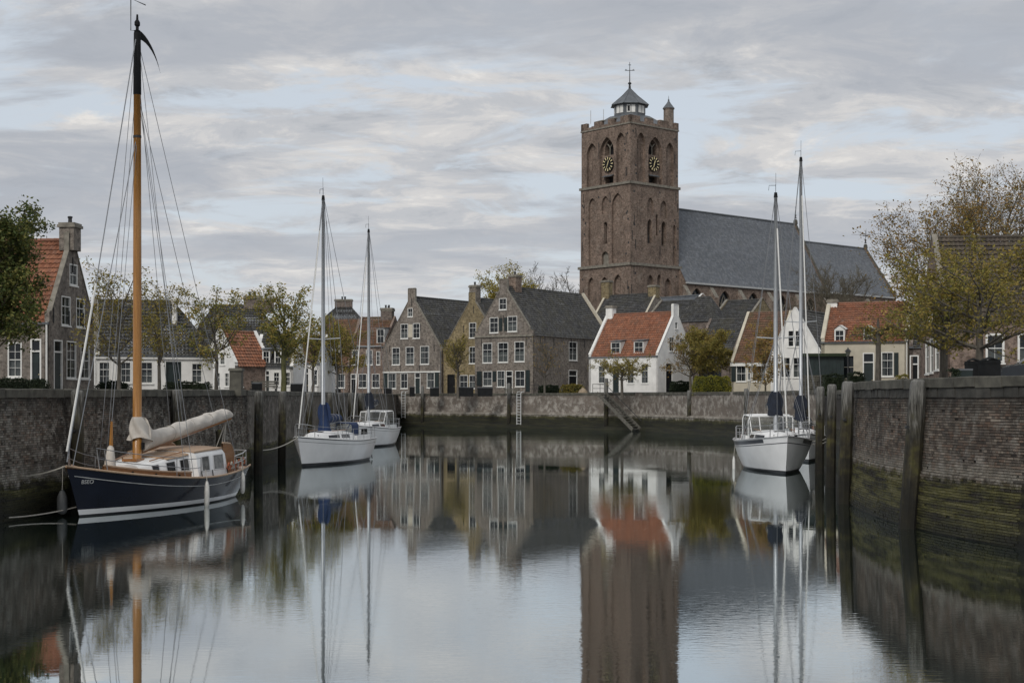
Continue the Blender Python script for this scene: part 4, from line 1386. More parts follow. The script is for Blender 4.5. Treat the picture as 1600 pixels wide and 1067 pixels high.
# --- yellow-brown gable house
C = at2(786, 175); th = 35
h = House('gable_house', 'narrow yellow-brown brick gable house squeezed between two grey houses', C, th, wspan(C, th, 691.5), 12.0, zat(549, 177), zat(467, 179), MT['brick_yellow'], MT['dark_tile'], 'side')
h.win('f', (733, 504, 744, 528), 2, 3); h.win('f', (733, 541.5, 743, 568), 2, 3)
h.win('f', (718, 586, 731, 607), 2, 2); h.win('f', (733, 586, 744, 607), 2, 2)
h.door('f', (699, 585, 711, 613), leaf=MT['black'], trans=False, frame=MT['black'])
h.finish(front_pts=block_gable(h, h.W, zat(458, 179), 0.5))
chimney(h.root, h.loc(h.W / 2, 0.55, 0), 1.15, 0.9, h.ridge - 0.8, zat(448, 179), MT['brick_grey'], ang=-h.th)
h.chim(h.W / 2, 6.5, 1.3, 0.9, zat(456, 182), MT['brick_grey'])
anchors(h, h.front, [(h.W / 2 + 0.2, 14.6), (2.2, 10.6), (3.4, 12.2)])

# --- large grey house, gable and long side in view
C = at2(833, 168); th = 35
h = House('gable_house', 'large grey-brown house with windowed gable and long dark tiled roof', C, th, wspan(C, th, 742), lspan(C, th, 954), zat(523, 168), zat(449, 172), MT['brick_grey'], MT['dark_tile'], 'side')
for r_ in ((754, 536, 769, 567), (778, 535, 794, 566), (804, 533.5, 819.5, 565)): h.win('f', r_, 2, 3)
for r_ in ((765, 496, 778.6, 520), (793, 494, 808, 518)): h.win('f', r_, 2, 3)
h.win('f', (779.7, 466, 791.5, 484), 2, 2)
h.win('f', (754.5, 580, 769, 603), 2, 2, curtain=1); h.win('f', (776.7, 579, 789, 604.5), 2, 2); h.win('f', (805, 579, 820, 604), 2, 2)
h.door('f', (790.5, 579, 801, 614), leaf=MT['black'])
for r_ in ((745.5, 580, 753, 603), (770, 580, 775.5, 596), (821.5, 578, 828, 612)): h.shut('f', r_)
h.shut('f', (780, 497, 785, 517)); h.shut('f', (788, 496, 792.5, 517))
h.win('r', (889, 534, 902, 563), 2, 3, curtain=1)
h.door('r', (888.5, 578, 902, 606), leaf=MT['black'])
h.finish(front_pts=block_gable(h, h.W, zat(437, 171), 0.55, shoulder=0.5))
cornice(h, h.front, -0.05, h.W + 0.05, h.eave + 0.06, MT['stone_trim'], 'cornice', 0.22, 0.16)
h.chim(h.W / 2, 2.4, 1.2, 1.2, zat(432, 173), MT['tower'])
anchors(h, h.right, [(1.5, 10.3), (4.5, 10.3), (8.5, 10.3), (11.5, 10.3), (13.2, 6.9)])
anchors(h, h.front, [(1.0, 10.2), (h.W - 1.0, 10.2), (h.W / 2, 13.0)])
# pale verge at the far end of the roof
m = MB(); half = h.W / 2
for s_ in (1,):
    a = h.loc(h.W + 0.1, h.L - 0.1, h.eave); b = h.loc(h.W / 2, h.L - 0.1, h.ridge + 0.1)
    d = b - a; up = d.normalized().cross(h.b); up = up if up.z > 0 else -up
    m.box((a + b) / 2 + up * 0.15, d.length, 0.4, 0.3, ax=d, ay=h.b, az=up)
m.build('verge', MT['cream'], h.root)

# --- roofs behind the large house
C = at2(1000, 196); th = 38
h = House('house', 'dark roofed house behind the large grey house with pale chimneys', C, th, wspan(C, th, 918), 9, zat(512, 196), zat(459, 200), MT['brick_grey'], MT['dark_tile'], 'front')
h.finish(cope_mat=MT['cream']); h.chim(0.3, 4.5, 1.3, 1.0, zat(438, 203), MT['brick_yellow'], pots=0); h.chim(h.W - 0.6, 4.5, 1.3, 1.0, zat(447, 200), MT['brick_yellow'], pots=0)
C = at2(1066, 202); th = 48
h = House('house', 'blue-grey slate roof at the foot of the church tower', C, th, wspan(C, th, 986), 9, zat(495, 202), zat(462, 206), MT['brick_red'], MT['slate'], 'front', slate=True)
h.finish(cope_mat=MT['white'])
C = at2(1078, 178); th = 36
h = House('house', 'mossy dark roof behind the chimney of the orange-roofed house', C, th, wspan(C, th, 1008), 8, zat(500, 178), zat(469, 181), MT['brick_dark'], MT['dark_tile'], 'front')
h.finish()
C = at2(1113, 168); th = 30
h = House('house', 'small steep dark hipped roof below the church windows', C, th, wspan(C, th, 1062), 5.0, zat(500, 168), zat(464, 170), MT['brick_dark'], MT['dark_tile'], 'front', hip=(1.4, 1.4))
h.finish()
C = at2(1166, 170); th = 36
h = House('house', 'dark roofed house with yellow-brown gable below the nave', C, th, wspan(C, th, 1108), 9, zat(505, 170), zat(468, 173), MT['brick_yellow'], MT['dark_tile'], 'front')
h.finish()

# --- white house with orange roof and two dormers
C = at2(1028, 154); th = 38
h = House('white_house', 'white gabled house with bright orange tiled roof and two dormers', C, th, wspan(C, th, 920), lspan(C, th, 1083), zat(555, 154), zat(488, 157), MT['plaster'], MT['orange_tile'], 'front')
for r_ in ((935, 571, 945.6, 599), (980, 569, 990.7, 599), (1002, 569, 1013, 599)): h.win('f', r_, 2, 3)
h.door('f', (956.5, 571, 968, 610), leaf=MT['darkgreen'])
for r_ in ((1045.5, 526.5, 1053.5, 549), (1062, 529, 1069.5, 549)): h.win('r', r_, 2, 3)
h.win('r', (1054.5, 503, 1059, 514), 1, 2)
h.door('r', (1040, 567, 1051, 600), leaf=MT['black'])
h.finish(right_pts=block_gable(h, h.L, zat(477, 158), 0.5, k=0.2), cope_mat=MT['white'])
h.chim(0.5, h.L / 2, 0.9, 0.8, zat(479, 162), MT['plaster'], pots=0)
for a, b in ((953, 968), (989, 1004)):
    h.dormer(h.front.u(a), h.front.u(b), zat(552, 155), zat(533, 155), nx=2, nz=2)
m = MB(); bar(m, h.front, 0, h.W, BZ - 0.05, BZ + 0.45, 0, 0.03); m.build('plinth', MT['lead'], h.root)
m = MB(); bar(m, h.right, 0, h.L, BZ - 0.05, BZ + 0.45, 0, 0.03); m.build('plinth', MT['lead'], h.root)

# --- dark outbuilding with wide shop window
C = at2(1143, 150); th = 32
h = House('outbuilding', 'low dark outbuilding with wide dark window behind the yellow hedge', C, th, wspan(C, th, 1082), 9, zat(566, 150), zat(499, 154), MT['brick_dark'], MT['dark_tile'], 'front')
h.win('f', (1092, 573, 1108, 593), 2, 1, frame=MT['black']); h.win('f', (1110, 573, 1127, 593), 2, 1, frame=MT['black'])
h.finish(coping=False)

# --- mossy brown roof house
C = at2(1214, 136); th = 30
h = House('cottage', 'cream cottage with mossy brown roof and broad bay windows', C, th, wspan(C, th, 1142), 9.0, zat(565, 136), zat(488, 140), MT['cream'], MT['brown_tile'], 'front')
h.win('f', (1150.5, 571, 1166, 596), 2, 2, curtain=2); h.win('f', (1175, 571, 1197, 596), 3, 2)
h.win('f', (1168, 571, 1173, 594), 1, 2)
h.shut('f', (1143, 571, 1150, 596))
h.finish(coping=False)
cornice(h, h.front, 0, h.W, h.eave - 0.1, MT['white'], 'fascia', 0.3, 0.2)

# --- white gable house with dark roof
C = at2(1281, 126); th = 32
h = House('gable_house', 'white plastered gable house with dark roof behind the yacht masts', C, th, wspan(C, th, 1204), 12, zat(553, 126), zat(486, 129), MT['plaster'], MT['dark_tile'], 'side')
h.win('f', (1231, 516, 1240.5, 542), 1, 3); h.win('f', (1242, 516, 1251, 542), 1, 3)
h.win('f', (1220, 558, 1235, 590), 2, 3); h.win('f', (1239, 558, 1254, 590), 2, 3)
h.finish(cope_mat=MT['white'])

# --- orange-roofed cream house
C = at2(1419, 112); th = 20
h = House('cream_house', 'cream house with weathered orange roof and small dormers on the right', C, th, wspan(C, th, 1283), 8.5, zat(532, 112), zat(473, 116), MT['cream'], MT['orange_tile'], 'front')
h.win('f', (1315, 555, 1335, 592), 2, 2, frame=MT['cream']); h.win('f', (1377, 550, 1396, 588), 2, 3)
h.door('f', (1348, 551, 1366, 602), leaf=MT['darkgreen'])
h.shut('f', (1397, 551, 1404, 588))
h.finish(cope_mat=MT['cream'])
for a, b in ((1304, 1320), (1349, 1364)):
    h.dormer(h.front.u(a), h.front.u(b), zat(534, 113), zat(514, 113), nx=2, nz=2, roof='gable')
downpipe(h, h.front, h.W - 0.1, BZ, h.eave, MT['white'])
h.chim(0.4, 4.2, 0.8, 0.7, zat(470, 118), MT['plaster'], pots=0)

# --- brick annex
C = at2(1444, 109); th = 20
h = House('annex', 'narrow brick annex with dark roof right of the cream house', C, th, wspan(C, th, 1420.5), 9, zat(541, 109), zat(482, 113), MT['brick_dark'], MT['dark_tile'], 'front')
h.door('f', (1421.5, 555, 1435.5, 596), leaf=MT['black'])
h.finish(coping=False)

# --- brick house behind the right-hand trees
C = at2(1476, 78); th = 96
h = House('brick_house', 'reddish brick house with white sash windows behind the right trees', C, th, 7.0, 15, zat(500, 78), zat(373, 81.5), MT['brick_red'], MT['umber_tile'], 'side')
for r_ in ((1446, 532, 1451.5, 584), (1453, 529, 1458.5, 582), (1461, 524, 1467.5, 578)): h.win('f', r_, 1, 2, curtain=1)
h.win('f', (1451, 470, 1457, 503), 1, 2)
h.win('r', (1540, 521, 1569.5, 567), 2, 2, curtain=1, fw=0.12); h.win('r', (1590, 520, 1620, 567), 2, 2, curtain=1, fw=0.12)
h.finish()
# ---------------------------------------------------------------- church
TH = R(49)
CB = Vector((math.sin(TH), math.cos(TH), 0)); CA = Vector((-math.cos(TH), math.sin(TH), 0))
NEAR = Vector((*at2(985, 215), 0))
CT = NEAR + (CA + CB) * 5.42
Z = Vector((0, 0, 1))
tower = empty('church_tower', (CT.x, CT.y, GZ), 0, 'tall square brick church tower with clocks and slate lantern', 'tower')

def faces(hs):
    """left, right, and the two hidden faces of a square stage of half size hs"""
    near = CT - (CA + CB) * hs
    return [Wall(near + CA * 2 * hs, -CA), Wall(near, CB), Wall(near + CB * 2 * hs, CA), Wall(near + (CA + CB) * 2 * hs, -CB)]
TM = [MT['tower'], MT['interior'], MT['stone_trim']]
def zt(y): return zat(y, 216.0)
Z1, Z2, Z3 = zt(413), zt(286), zt(199)      # string courses and parapet foot
ZP = zt(181)
def stage(hs, z0, z1, niches):
    S = 2 * hs
    for k, w in enumerate(faces(hs)):
        holes = []
        for f0, f1, za, zb, kind, dep, back in niches[min(k, 1) if k < 2 else 1]:
            holes.append((arch_loop(f0 * S, f1 * S, za, zb, kind), dep, back))
        panel(tower, w, [(0, z0), (S, z0), (S, z1), (0, z1)], holes, TM, 'wall')
def ring(hs, z, t, out, name='string_course', mat=None):
    m = MB()
    for w in faces(hs):
        a, b = w.P(-out, z, 0), w.P(2 * hs + out, z, 0)
        m.box((a + b) / 2 + w.N * out / 2 + Z * 0, 2 * hs + 2 * out, out, t, ax=w.D, ay=w.N)
    return m.build(name, mat or MT['stone_trim'], tower)

low = lambda t, b: (zt(b), zt(t))
n1 = [(0.17, 0.30, zt(470), zt(429), 'pointed', 0.4, 0), (0.42, 0.58, zt(470), zt(430), 'pointed', 0.4, 0), (0.68, 0.84, zt(470), zt(428), 'pointed', 0.4, 0)]
n1r = [(0.33, 0.46, zt(470), zt(428), 'pointed', 0.45, 0), (0.53, 0.61, zt(470), zt(426), 'pointed', 0.45, 0), (0.68, 0.82, zt(470), zt(431), 'pointed', 0.45, 0)]
stage(5.6, BZ, Z1, [n1, n1r])
n2l = [(0.16, 0.31, zt(409), zt(302), 'pointed', 0.35, 0), (0.43, 0.58, zt(330), zt(302), 'pointed', 0.3, 0), (0.47, 0.54, zt(378), zt(343), 'round', 0.8, 1), (0.43, 0.57, zt(411), zt(390), 'round', 0.4, 2), (0.63, 0.86, zt(409), zt(300), 'pointed', 0.35, 0)]
n2r = [(0.34, 0.47, zt(332), zt(306), 'pointed', 0.3, 0), (0.345, 0.44, zt(378), zt(340), 'pointed', 0.8, 1), (0.52, 0.56, zt(365), zt(332), 'rect', 0.6, 1), (0.61, 0.75, zt(336), zt(308), 'pointed', 0.3, 0), (0.635, 0.73, zt(380), zt(341), 'pointed', 0.8, 1), (0.87, 0.94, zt(409), zt(345), 'pointed', 0.3, 0)]
stage(5.46, Z1, Z2, [n2l, n2r])
S3 = 5.38
n3l = [(0.11, 0.32, zt(284), zt(214), 'pointed', 0.5, 0), (0.38, 0.67, zt(284), zt(209), 'pointed', 0.55, None), (0.72, 0.89, zt(284), zt(206), 'pointed', 0.5, 0)]
n3r = [(0.13, 0.31, zt(284), zt(206), 'pointed', 0.5, 0), (0.37, 0.66, zt(284), zt(209), 'pointed', 0.55, None), (0.74, 0.91, zt(284), zt(214), 'pointed', 0.5, 0)]
stage(S3, Z2, Z3 + 0.6, [n3l, n3r])

def pale_mullions(w, u0, u1, z0, z1, out, r=0.09):
    m = MB(); c = (u0 + u1) / 2
    m.tube([w.P(c, z0, out), w.P(c, z0 + (z1 - z0) * 0.55, out)], r, 5)
    for s_ in (-1, 1):
        m.tube([w.P(c, z0 + (z1 - z0) * 0.5, out), w.P(c + s_ * (u1 - u0) * 0.22, z0 + (z1 - z0) * 0.72, out), w.P(c + s_ * (u1 - u0) * 0.36, z0 + (z1 - z0) * 0.78, out)], r, 5)
    m.build('tracery', MT['stone_trim'], tower)

for k, w in enumerate(faces(S3)):
    f0, f1 = ((0.38, 0.67), (0.37, 0.66))[min(k, 1)]
    u0, u1 = f0 * 2 * S3, f1 * 2 * S3
    loop = arch_loop(u0, u1, zt(284), zt(209), 'pointed')
    iw = Wall(w.O - w.N * 0.55, w.D)
    c = (u0 + u1) / 2; hw = (u1 - u0) / 2
    op = arch_loop(c - hw * 0.62, c + hw * 0.62, zt(237), zt(213), 'pointed')
    lo = arch_loop(c - hw * 0.55, c + hw * 0.55, zt(284) + 0.25, zt(271), 'rect')
    panel(tower, iw, loop, [(op, 1.1, 1), (lo, 0.9, 1)], TM, 'belfry_niche')
    pale_mullions(iw, c - hw * 0.62, c + hw * 0.62, zt(237), zt(213), -0.2)
    # louvre hood below the dial
    m = MB(); a = iw.P(c, zt(270), 0.25)
    m.box(a, hw * 1.4, 0.75, 0.10, ax=iw.D, az=(iw.N * 0.45 + Z).normalized())
    m.build('hood', MT['lead'], tower)
    # dial
    zc = zt(251.5); rr = 1.16
    m = MB()
    pts = [iw.P(c + rr * math.cos(2 * math.pi * i / 32), zc + rr * math.sin(2 * math.pi * i / 32), 0.30) for i in range(32)]
    pb = [iw.P(c + rr * math.cos(2 * math.pi * i / 32), zc + rr * math.sin(2 * math.pi * i / 32), 0.22) for i in range(32)]
    m.face(pts)
    for i in range(32): m.face([pb[i], pb[(i + 1) % 32], pts[(i + 1) % 32], pts[i]])
    dial = m.build('clock', MT['black'], tower); off = tower.location
    def rad_bar(m, ang, r0, r1, wd_, out, tp=1.0):
        ca, sa = math.sin(ang), math.cos(ang)
        p = []
        for r_, s_, ww in ((r0, -1, wd_ * tp), (r0, 1, wd_ * tp), (r1, 1, wd_), (r1, -1, wd_)):
            p.append((c + ca * r_ + sa * s_ * ww / 2, zc + sa * r_ - ca * s_ * ww / 2))
        m.face([iw.P(u, z, out) for u, z in p][::-1]); 
        for i in range(4):
            a, b = p[i], p[(i + 1) % 4]; m.face([iw.P(*a, out), iw.P(*b, out), iw.P(*b, out - 0.05), iw.P(*a, out - 0.05)])
    for i in range(12):
        m = MB(); rad_bar(m, i * math.pi / 6, 0.70, 1.10, 0.17, 0.36, 0.7); m.build('numeral', MT['gold'], dial, off=off)
    m = MB(); rad_bar(m, R(20), -0.2, 0.55, 0.13, 0.40); rad_bar(m, R(200), -0.2, 0.62, 0.09, 0.41); m.build('hands', MT['gold'], dial, off=off)

ring(5.6, Z1, 0.42, 0.22); ring(5.46, Z2, 0.38, 0.2); ring(S3, Z3 + 0.55, 0.22, 0.12)
# battlemented parapet
for k, w in enumerate(faces(S3 + 0.06)):
    S = 2 * S3 + 0.12
    z0, z1, zn = Z3 + 0.64, ZP, ZP - 0.75
    pts = [(0, z0), (S, z0), (S, z1)]
    for f in ((0.92, 0.79), (0.60, 0.47), (0.33, 0.20)) if k % 2 else ((0.80, 0.68), (0.55, 0.43), (0.27, 0.12)):
        pts += [(f[0] * S, z1), (f[0] * S, zn), (f[1] * S, zn), (f[1] * S, z1)]
    pts += [(0, z1)]
    panel(tower, w, pts, [], TM, 'parapet', 0.5)
    for f0, f1 in ((0.345, 0.46), (0.62, 0.70)):
        m = MB(); bar(m, w, f0 * S, f1 * S, ZP - 0.13, ZP + 0.02, -0.52, 0.05); m.build('merlon_cap', MT['stone_trim'], tower)
# roof deck and skirt
m = MB()
q = [CT + (CA * a + CB * b) * (S3 - 0.4) for a, b in ((-1, -1), (-1, 1), (1, 1), (1, -1))]
apex = [CT + (CA * a + CB * b) * 2.2 for a, b in ((-1, -1), (-1, 1), (1, 1), (1, -1))]
for i in range(4):
    k = (i + 1) % 4
    m.face([q[i] + Z * (ZP - 1.0), q[k] + Z * (ZP - 1.0), apex[k] + Z * (ZP + 1.2), apex[i] + Z * (ZP + 1.2)])
m.build('roof_skirt', MT['lead'], tower)
# lantern
zl0, zl1, zl2 = zat(183, 222.4), zat(165.5, 222.4), zat(139, 222.4)
def octo(r, z, rot=0.0): return [Vector((CT.x + r * math.cos(TH * 0 + rot + (i + 0.5) * math.pi / 4), CT.y + r * math.sin(rot + (i + 0.5) * math.pi / 4), z)) for i in range(8)]
m = MB(); a, b = octo(2.55, zl0 - 0.8), octo(2.55, zl1)
for i in range(8): m.face([a[i], a[(i + 1) % 8], b[(i + 1) % 8], b[i]])
lan = m.build('lantern', MT['lead'], tower)
for i in range(8):
    a0, a1 = octo(2.55, 0)[i], octo(2.55, 0)[(i + 1) % 8]
    w = Wall((a0.x, a0.y), (a1 - a0)) if True else None
    cN = ((a0 + a1) / 2 - Vector((CT.x, CT.y, 0)))
    if w.N.dot(cN) < 0: w = Wall((a1.x, a1.y), (a0 - a1))
    L_ = (a1 - a0).length
    for f0, f1 in ((0.16, 0.47), (0.53, 0.84)):
        m = MB(); bar(m, w, f0 * L_, f1 * L_, zl0 + 0.35, zl1 - 0.25, 0.01, 0.06); o = m.build('shutter', MT['white'], lan, off=tower.location)
        if f0 < 0.5 and i % 2:
            m = MB(); bar(m, w, f0 * L_ + 0.12, f1 * L_ - 0.12, zl0 + 0.5, zl1 - 0.4, 0.06, 0.075); m.build('opening', MT['interior'], lan, off=tower.location)
m = MB(); a, b, c_ = octo(3.15, zl1 - 0.05), octo(1.35, zl1 + (zl2 - zl1) * 0.55), octo(0.18, zl2)
for i in range(8):
    k = (i + 1) % 8
    m.face([a[i], a[k], b[k], b[i]]); m.face([b[i], b[k], c_[k], c_[i]])
m.face(octo(3.15, zl1 - 0.06)[::-1])
m.build('lantern_roof', MT['lead'], tower)
for i in range(8):
    m = MB(); m.tube([a[i], b[i], c_[i]], 0.07, 5); m.build('hip_roll', MT['lead'], tower)
m = MB()
zs = lambda y: zat(y, 222.4)
m.lathe((CT.x, CT.y, 0), [(0.22, zl2 - 0.2), (0.14, zs(132)), (0.28, zs(131)), (0.28, zs(129.5)), (0.08, zs(128)), (0.06, zs(112)), (0.04, zs(97))], 8)
m.tube([(CT.x - 0.75, CT.y, zs(110)), (CT.x + 0.75, CT.y, zs(110))], 0.05, 5)
for s_ in (-1, 1): m.tube([(CT.x + s_ * 0.75, CT.y, zs(110)), (CT.x + s_ * 0.6, CT.y, zs(108)), (CT.x + s_ * 0.45, CT.y, zs(109.5))], 0.04, 5)
m.tube([(CT.x - 0.22, CT.y, zs(101.5)), (CT.x + 0.22, CT.y, zs(101.5))], 0.05, 5)
m.build('spire_cross', MT['iron'], tower)
# stair turret
tp = NEAR + CB * 9.6 + CA * 0.95
m = MB()
zq = lambda y: zat(y, 222)
m.lathe((tp.x, tp.y, 0), [(0.82, ZP - 2.0), (0.80, zq(172)), (0.9, zq(171.5)), (0.9, zq(170))], 8)
tt = m.build('turret', MT['tower'], tower)
m = MB(); m.lathe((tp.x, tp.y, 0), [(0.98, zq(170)), (0.35, zq(162)), (0.1, zq(158)), (0.16, zq(157)), (0.05, zq(155)), (0.02, zq(150))], 8); m.build('turret_roof', MT['lead'], tt, off=tower.location)
for px, y0, y1 in ((943, 190, 171), (923, 194, 173)):
    p = at(px, y0, 221); m = MB(); m.tube([p, (p.x, p.y, zat(y1, 221))], 0.04, 4); m.build('flagpole', MT['whitemetal'], tower)

rt = random.Random(17)
for hs_, za_, zb_, wn_ in ((5.46, Z1 + 1.5, Z2 - 1.0, 16), (5.38, Z2 + 1.2, Z3 - 0.4, 8), (5.6, Z1 - 5.0, Z1 - 0.8, 6)):
    for w in faces(hs_)[:2]:
        for _ in range(wn_):
            u_ = rt.choice((rt.uniform(0.02, 0.12), rt.uniform(0.88, 0.985), rt.choice((0.365, 0.60)))) * 2 * hs_; z_ = rt.uniform(za_, zb_)
            m = MB()
            if rt.random() < 0.45: bar(m, w, u_ - 0.04, u_ + 0.04, z_ - 0.7, z_ + 0.7, 0.004, 0.06)
            else: bar(m, w, u_ - 0.14, u_ + 0.14, z_ - 0.16, z_ + 0.16, 0.002, 0.012)  # flat dark square, its colour standing for the shade in a putlog hole
            m.build('anchor_or_hole_mark', MT['iron'], tower)

# nave and choir
nave = empty('church', (CT.x + CB.x * 25, CT.y + CB.y * 25, GZ), 0, 'long brick church with steep blue-grey slate roof and buttresses', 'church')
def church_body(s0, s1, hw, eave, ridge, wins, bays, tag_):
    p0 = CT + CB * s0; L_ = s1 - s0
    near = Wall(p0 - CA * hw, CB)
    far = Wall(p0 + CB * L_ + CA * hw, -CB)
    end = Wall(p0 + CB * L_ - CA * hw, CA)
    start = Wall(p0 + CA * hw, -CA)
    holes = []
    for u0, u1, z0, z1 in wins:
        holes.append((arch_loop(u0, u1, z0, z1, 'pointed'), 0.6, 1))
    panel(nave, near, [(0, BZ), (L_, BZ), (L_, eave), (0, eave)], holes, TM, 'wall')
    panel(nave, far, [(0, BZ), (L_, BZ), (L_, eave), (0, eave)], [], TM, 'wall')
    g = [(0, BZ), (2 * hw, BZ), (2 * hw, eave + 0.2), (hw, ridge + 0.25), (0, eave + 0.2)]
    panel(nave, end, g, [], TM, 'gable', 0.4)
    panel(nave, start, [(0, BZ), (2 * hw, BZ), (2 * hw, eave), (hw, ridge), (0, eave)], [], TM, 'gable')
    coping_strip(nave, end, g[2:], w=0.5, t=0.10, mat=MT['coping'])
    for u0, u1, z0, z1 in wins:
        c = (u0 + u1) / 2; w_ = u1 - u0
        m = MB()
        for f in (-0.18, 0.18): m.tube([near.P(c + f * w_, z0, -0.35), near.P(c + f * w_, z1 - w_ * 0.75, -0.35)], 0.08, 5)
        for f in (-0.18, 0.18):
            m.tube([near.P(c + f * w_, z1 - w_ * 0.75, -0.35), near.P(c + f * 0.6 * w_, z1 - w_ * 0.45, -0.35), near.P(c, z1 - w_ * 0.25, -0.35)], 0.08, 5)
            m.tube([near.P(c + f * w_, z1 - w_ * 0.8, -0.35), near.P(c + f * 2.0 * w_, z1 - w_ * 0.5, -0.35)], 0.08, 5)
        m.build('tracery', MT['stone_trim'], nave)
        p = MB(); p.face([near.P(u, z, -0.45) for u, z in arch_loop(u0, u1, z0, z1, 'pointed')]); p.build('pane', MT['glass'], nave)
    for u in bays:
        m = MB()
        prof = [(0, BZ), (1.9, BZ), (1.9, eave - 5.2), (1.25, eave - 4.0), (1.25, eave - 2.2), (0.0, eave - 0.5)]
        q0 = [near.P(u - 0.45, z, o) for o, z in prof]; q1 = [near.P(u + 0.45, z, o) for o, z in prof]
        m.face(q0); m.face(q1[::-1])
        for i in range(len(prof) - 1): m.face([q0[i], q1[i], q1[i + 1], q0[i + 1]], 1 if i in (2, 4) else 0, [(0, 0), (0.9, 0), (0.9, 1.5), (0, 1.5)])
        m.build('buttress', TM[:1] + [MT['stone_trim']], nave)
    V = math.hypot(hw, ridge - eave)
    for w, sg in ((near, 1), (far, -1)):
        up = (CA * sg * hw + Z * (ridge - eave)).normalized()
        o = w.P(0, eave, 0) - up * 0.4
        tiles(nave, o, w.D, up, L_ - 0.55, V + 0.4, MT['slate'], None, tw=0.6, th=0.42, slate=True, seed=9, name='slates')
    m = MB(); a = near.P(0, eave - 0.12, 0.15); b = near.P(L_, eave - 0.12, 0.15); m.box((a + b) / 2, L_, 0.3, 0.25, ax=CB); m.build('gutter', MT['whitemetal'], nave)
    ridge_cap(nave, p0 + Z * (ridge + 0.08), p0 + CB * (L_ - 0.5) + Z * (ridge + 0.08), MT['lead'], 0.2)
    return p0 + CB * L_ + Z * (ridge + 0.6), near
E1 = zat(441.5, 222); R1 = zat(330, 232)
zw = lambda y, d: zat(y, d)
wn = []
p0 = CT + CB * 5.3
nw = Wall(p0 - CA * 7.0, CB)
for px, yt in ((1088.5, 450), (1132.5, 454), (1177, 457), (1222, 461), (1266, 465)):
    u = nw.u(px); wn.append((u - 1.55, u + 1.55, nw.z(yt, u) - 5.6, nw.z(yt, u)))
bays = [nw.u(px) for px in (1111, 1155, 1200, 1244, 1286)]
top1, _ = church_body(5.35, 42.1, 7.0, E1, R1, wn, [nw.u(1069.5)] + bays, 'nave')
p1 = CT + CB * 42.1
top2, _ = church_body(42.1, 63.2, 6.6, zat(463, 256), zat(384, 258), [], [6, 12, 18], 'choir')
for tpt, hgt, arm in ((top1, 2.1, 0.0), (top2, 2.3, 0.55)):
    m = MB(); m.lathe((tpt.x, tpt.y, tpt.z - 0.5), [(0.42, 0), (0.36, 0.6), (0.2, 0.85)], 8); m.build('finial_base', MT['coping'], nave)
    m = MB(); m.lathe((tpt.x, tpt.y, tpt.z + 0.5), [(0.25, 0), (0.1, 0.3), (0.18, 0.6), (0.05, 0.8), (0.04, hgt)], 6)
    if arm: m.tube([(tpt.x - arm, tpt.y, tpt.z + 1.9), (tpt.x + arm, tpt.y, tpt.z + 1.9)], 0.06, 5)
    m.build('finial', MT['iron'], nave)
# ---------------------------------------------------------------- trees and hedges
def leaf_cloud(rng, pts, size, m, flat=0.3):
    """pts: (position, spread, count) clusters of folded leaf faces"""
    P, F = m.v, m.f
    for p, spread, cnt in pts:
        for _ in range(cnt):
            c = Vector((rng.gauss(0, spread) + p[0], rng.gauss(0, spread) + p[1], rng.gauss(0, spread * 0.8) + p[2]))
            a = Vector((rng.uniform(-1, 1), rng.uniform(-1, 1), rng.uniform(-0.8, 0.8))).normalized()
            b = a.cross(Vector((rng.uniform(-1, 1), rng.uniform(-1, 1), rng.uniform(-1, 1))))
            if b.length < 1e-3: continue
            b.normalize(); s = size * rng.uniform(0.6, 1.35)
            k = len(P)
            n = a.cross(b) * s * 0.22
            P.extend([tuple(c - a * s), tuple(c + b * s * 0.55 + n), tuple(c + a * s), tuple(c - b * s * 0.55 + n)])
            F.append((k, k + 1, k + 2, k + 3)); m.m.append(0); m.uv.append(None)

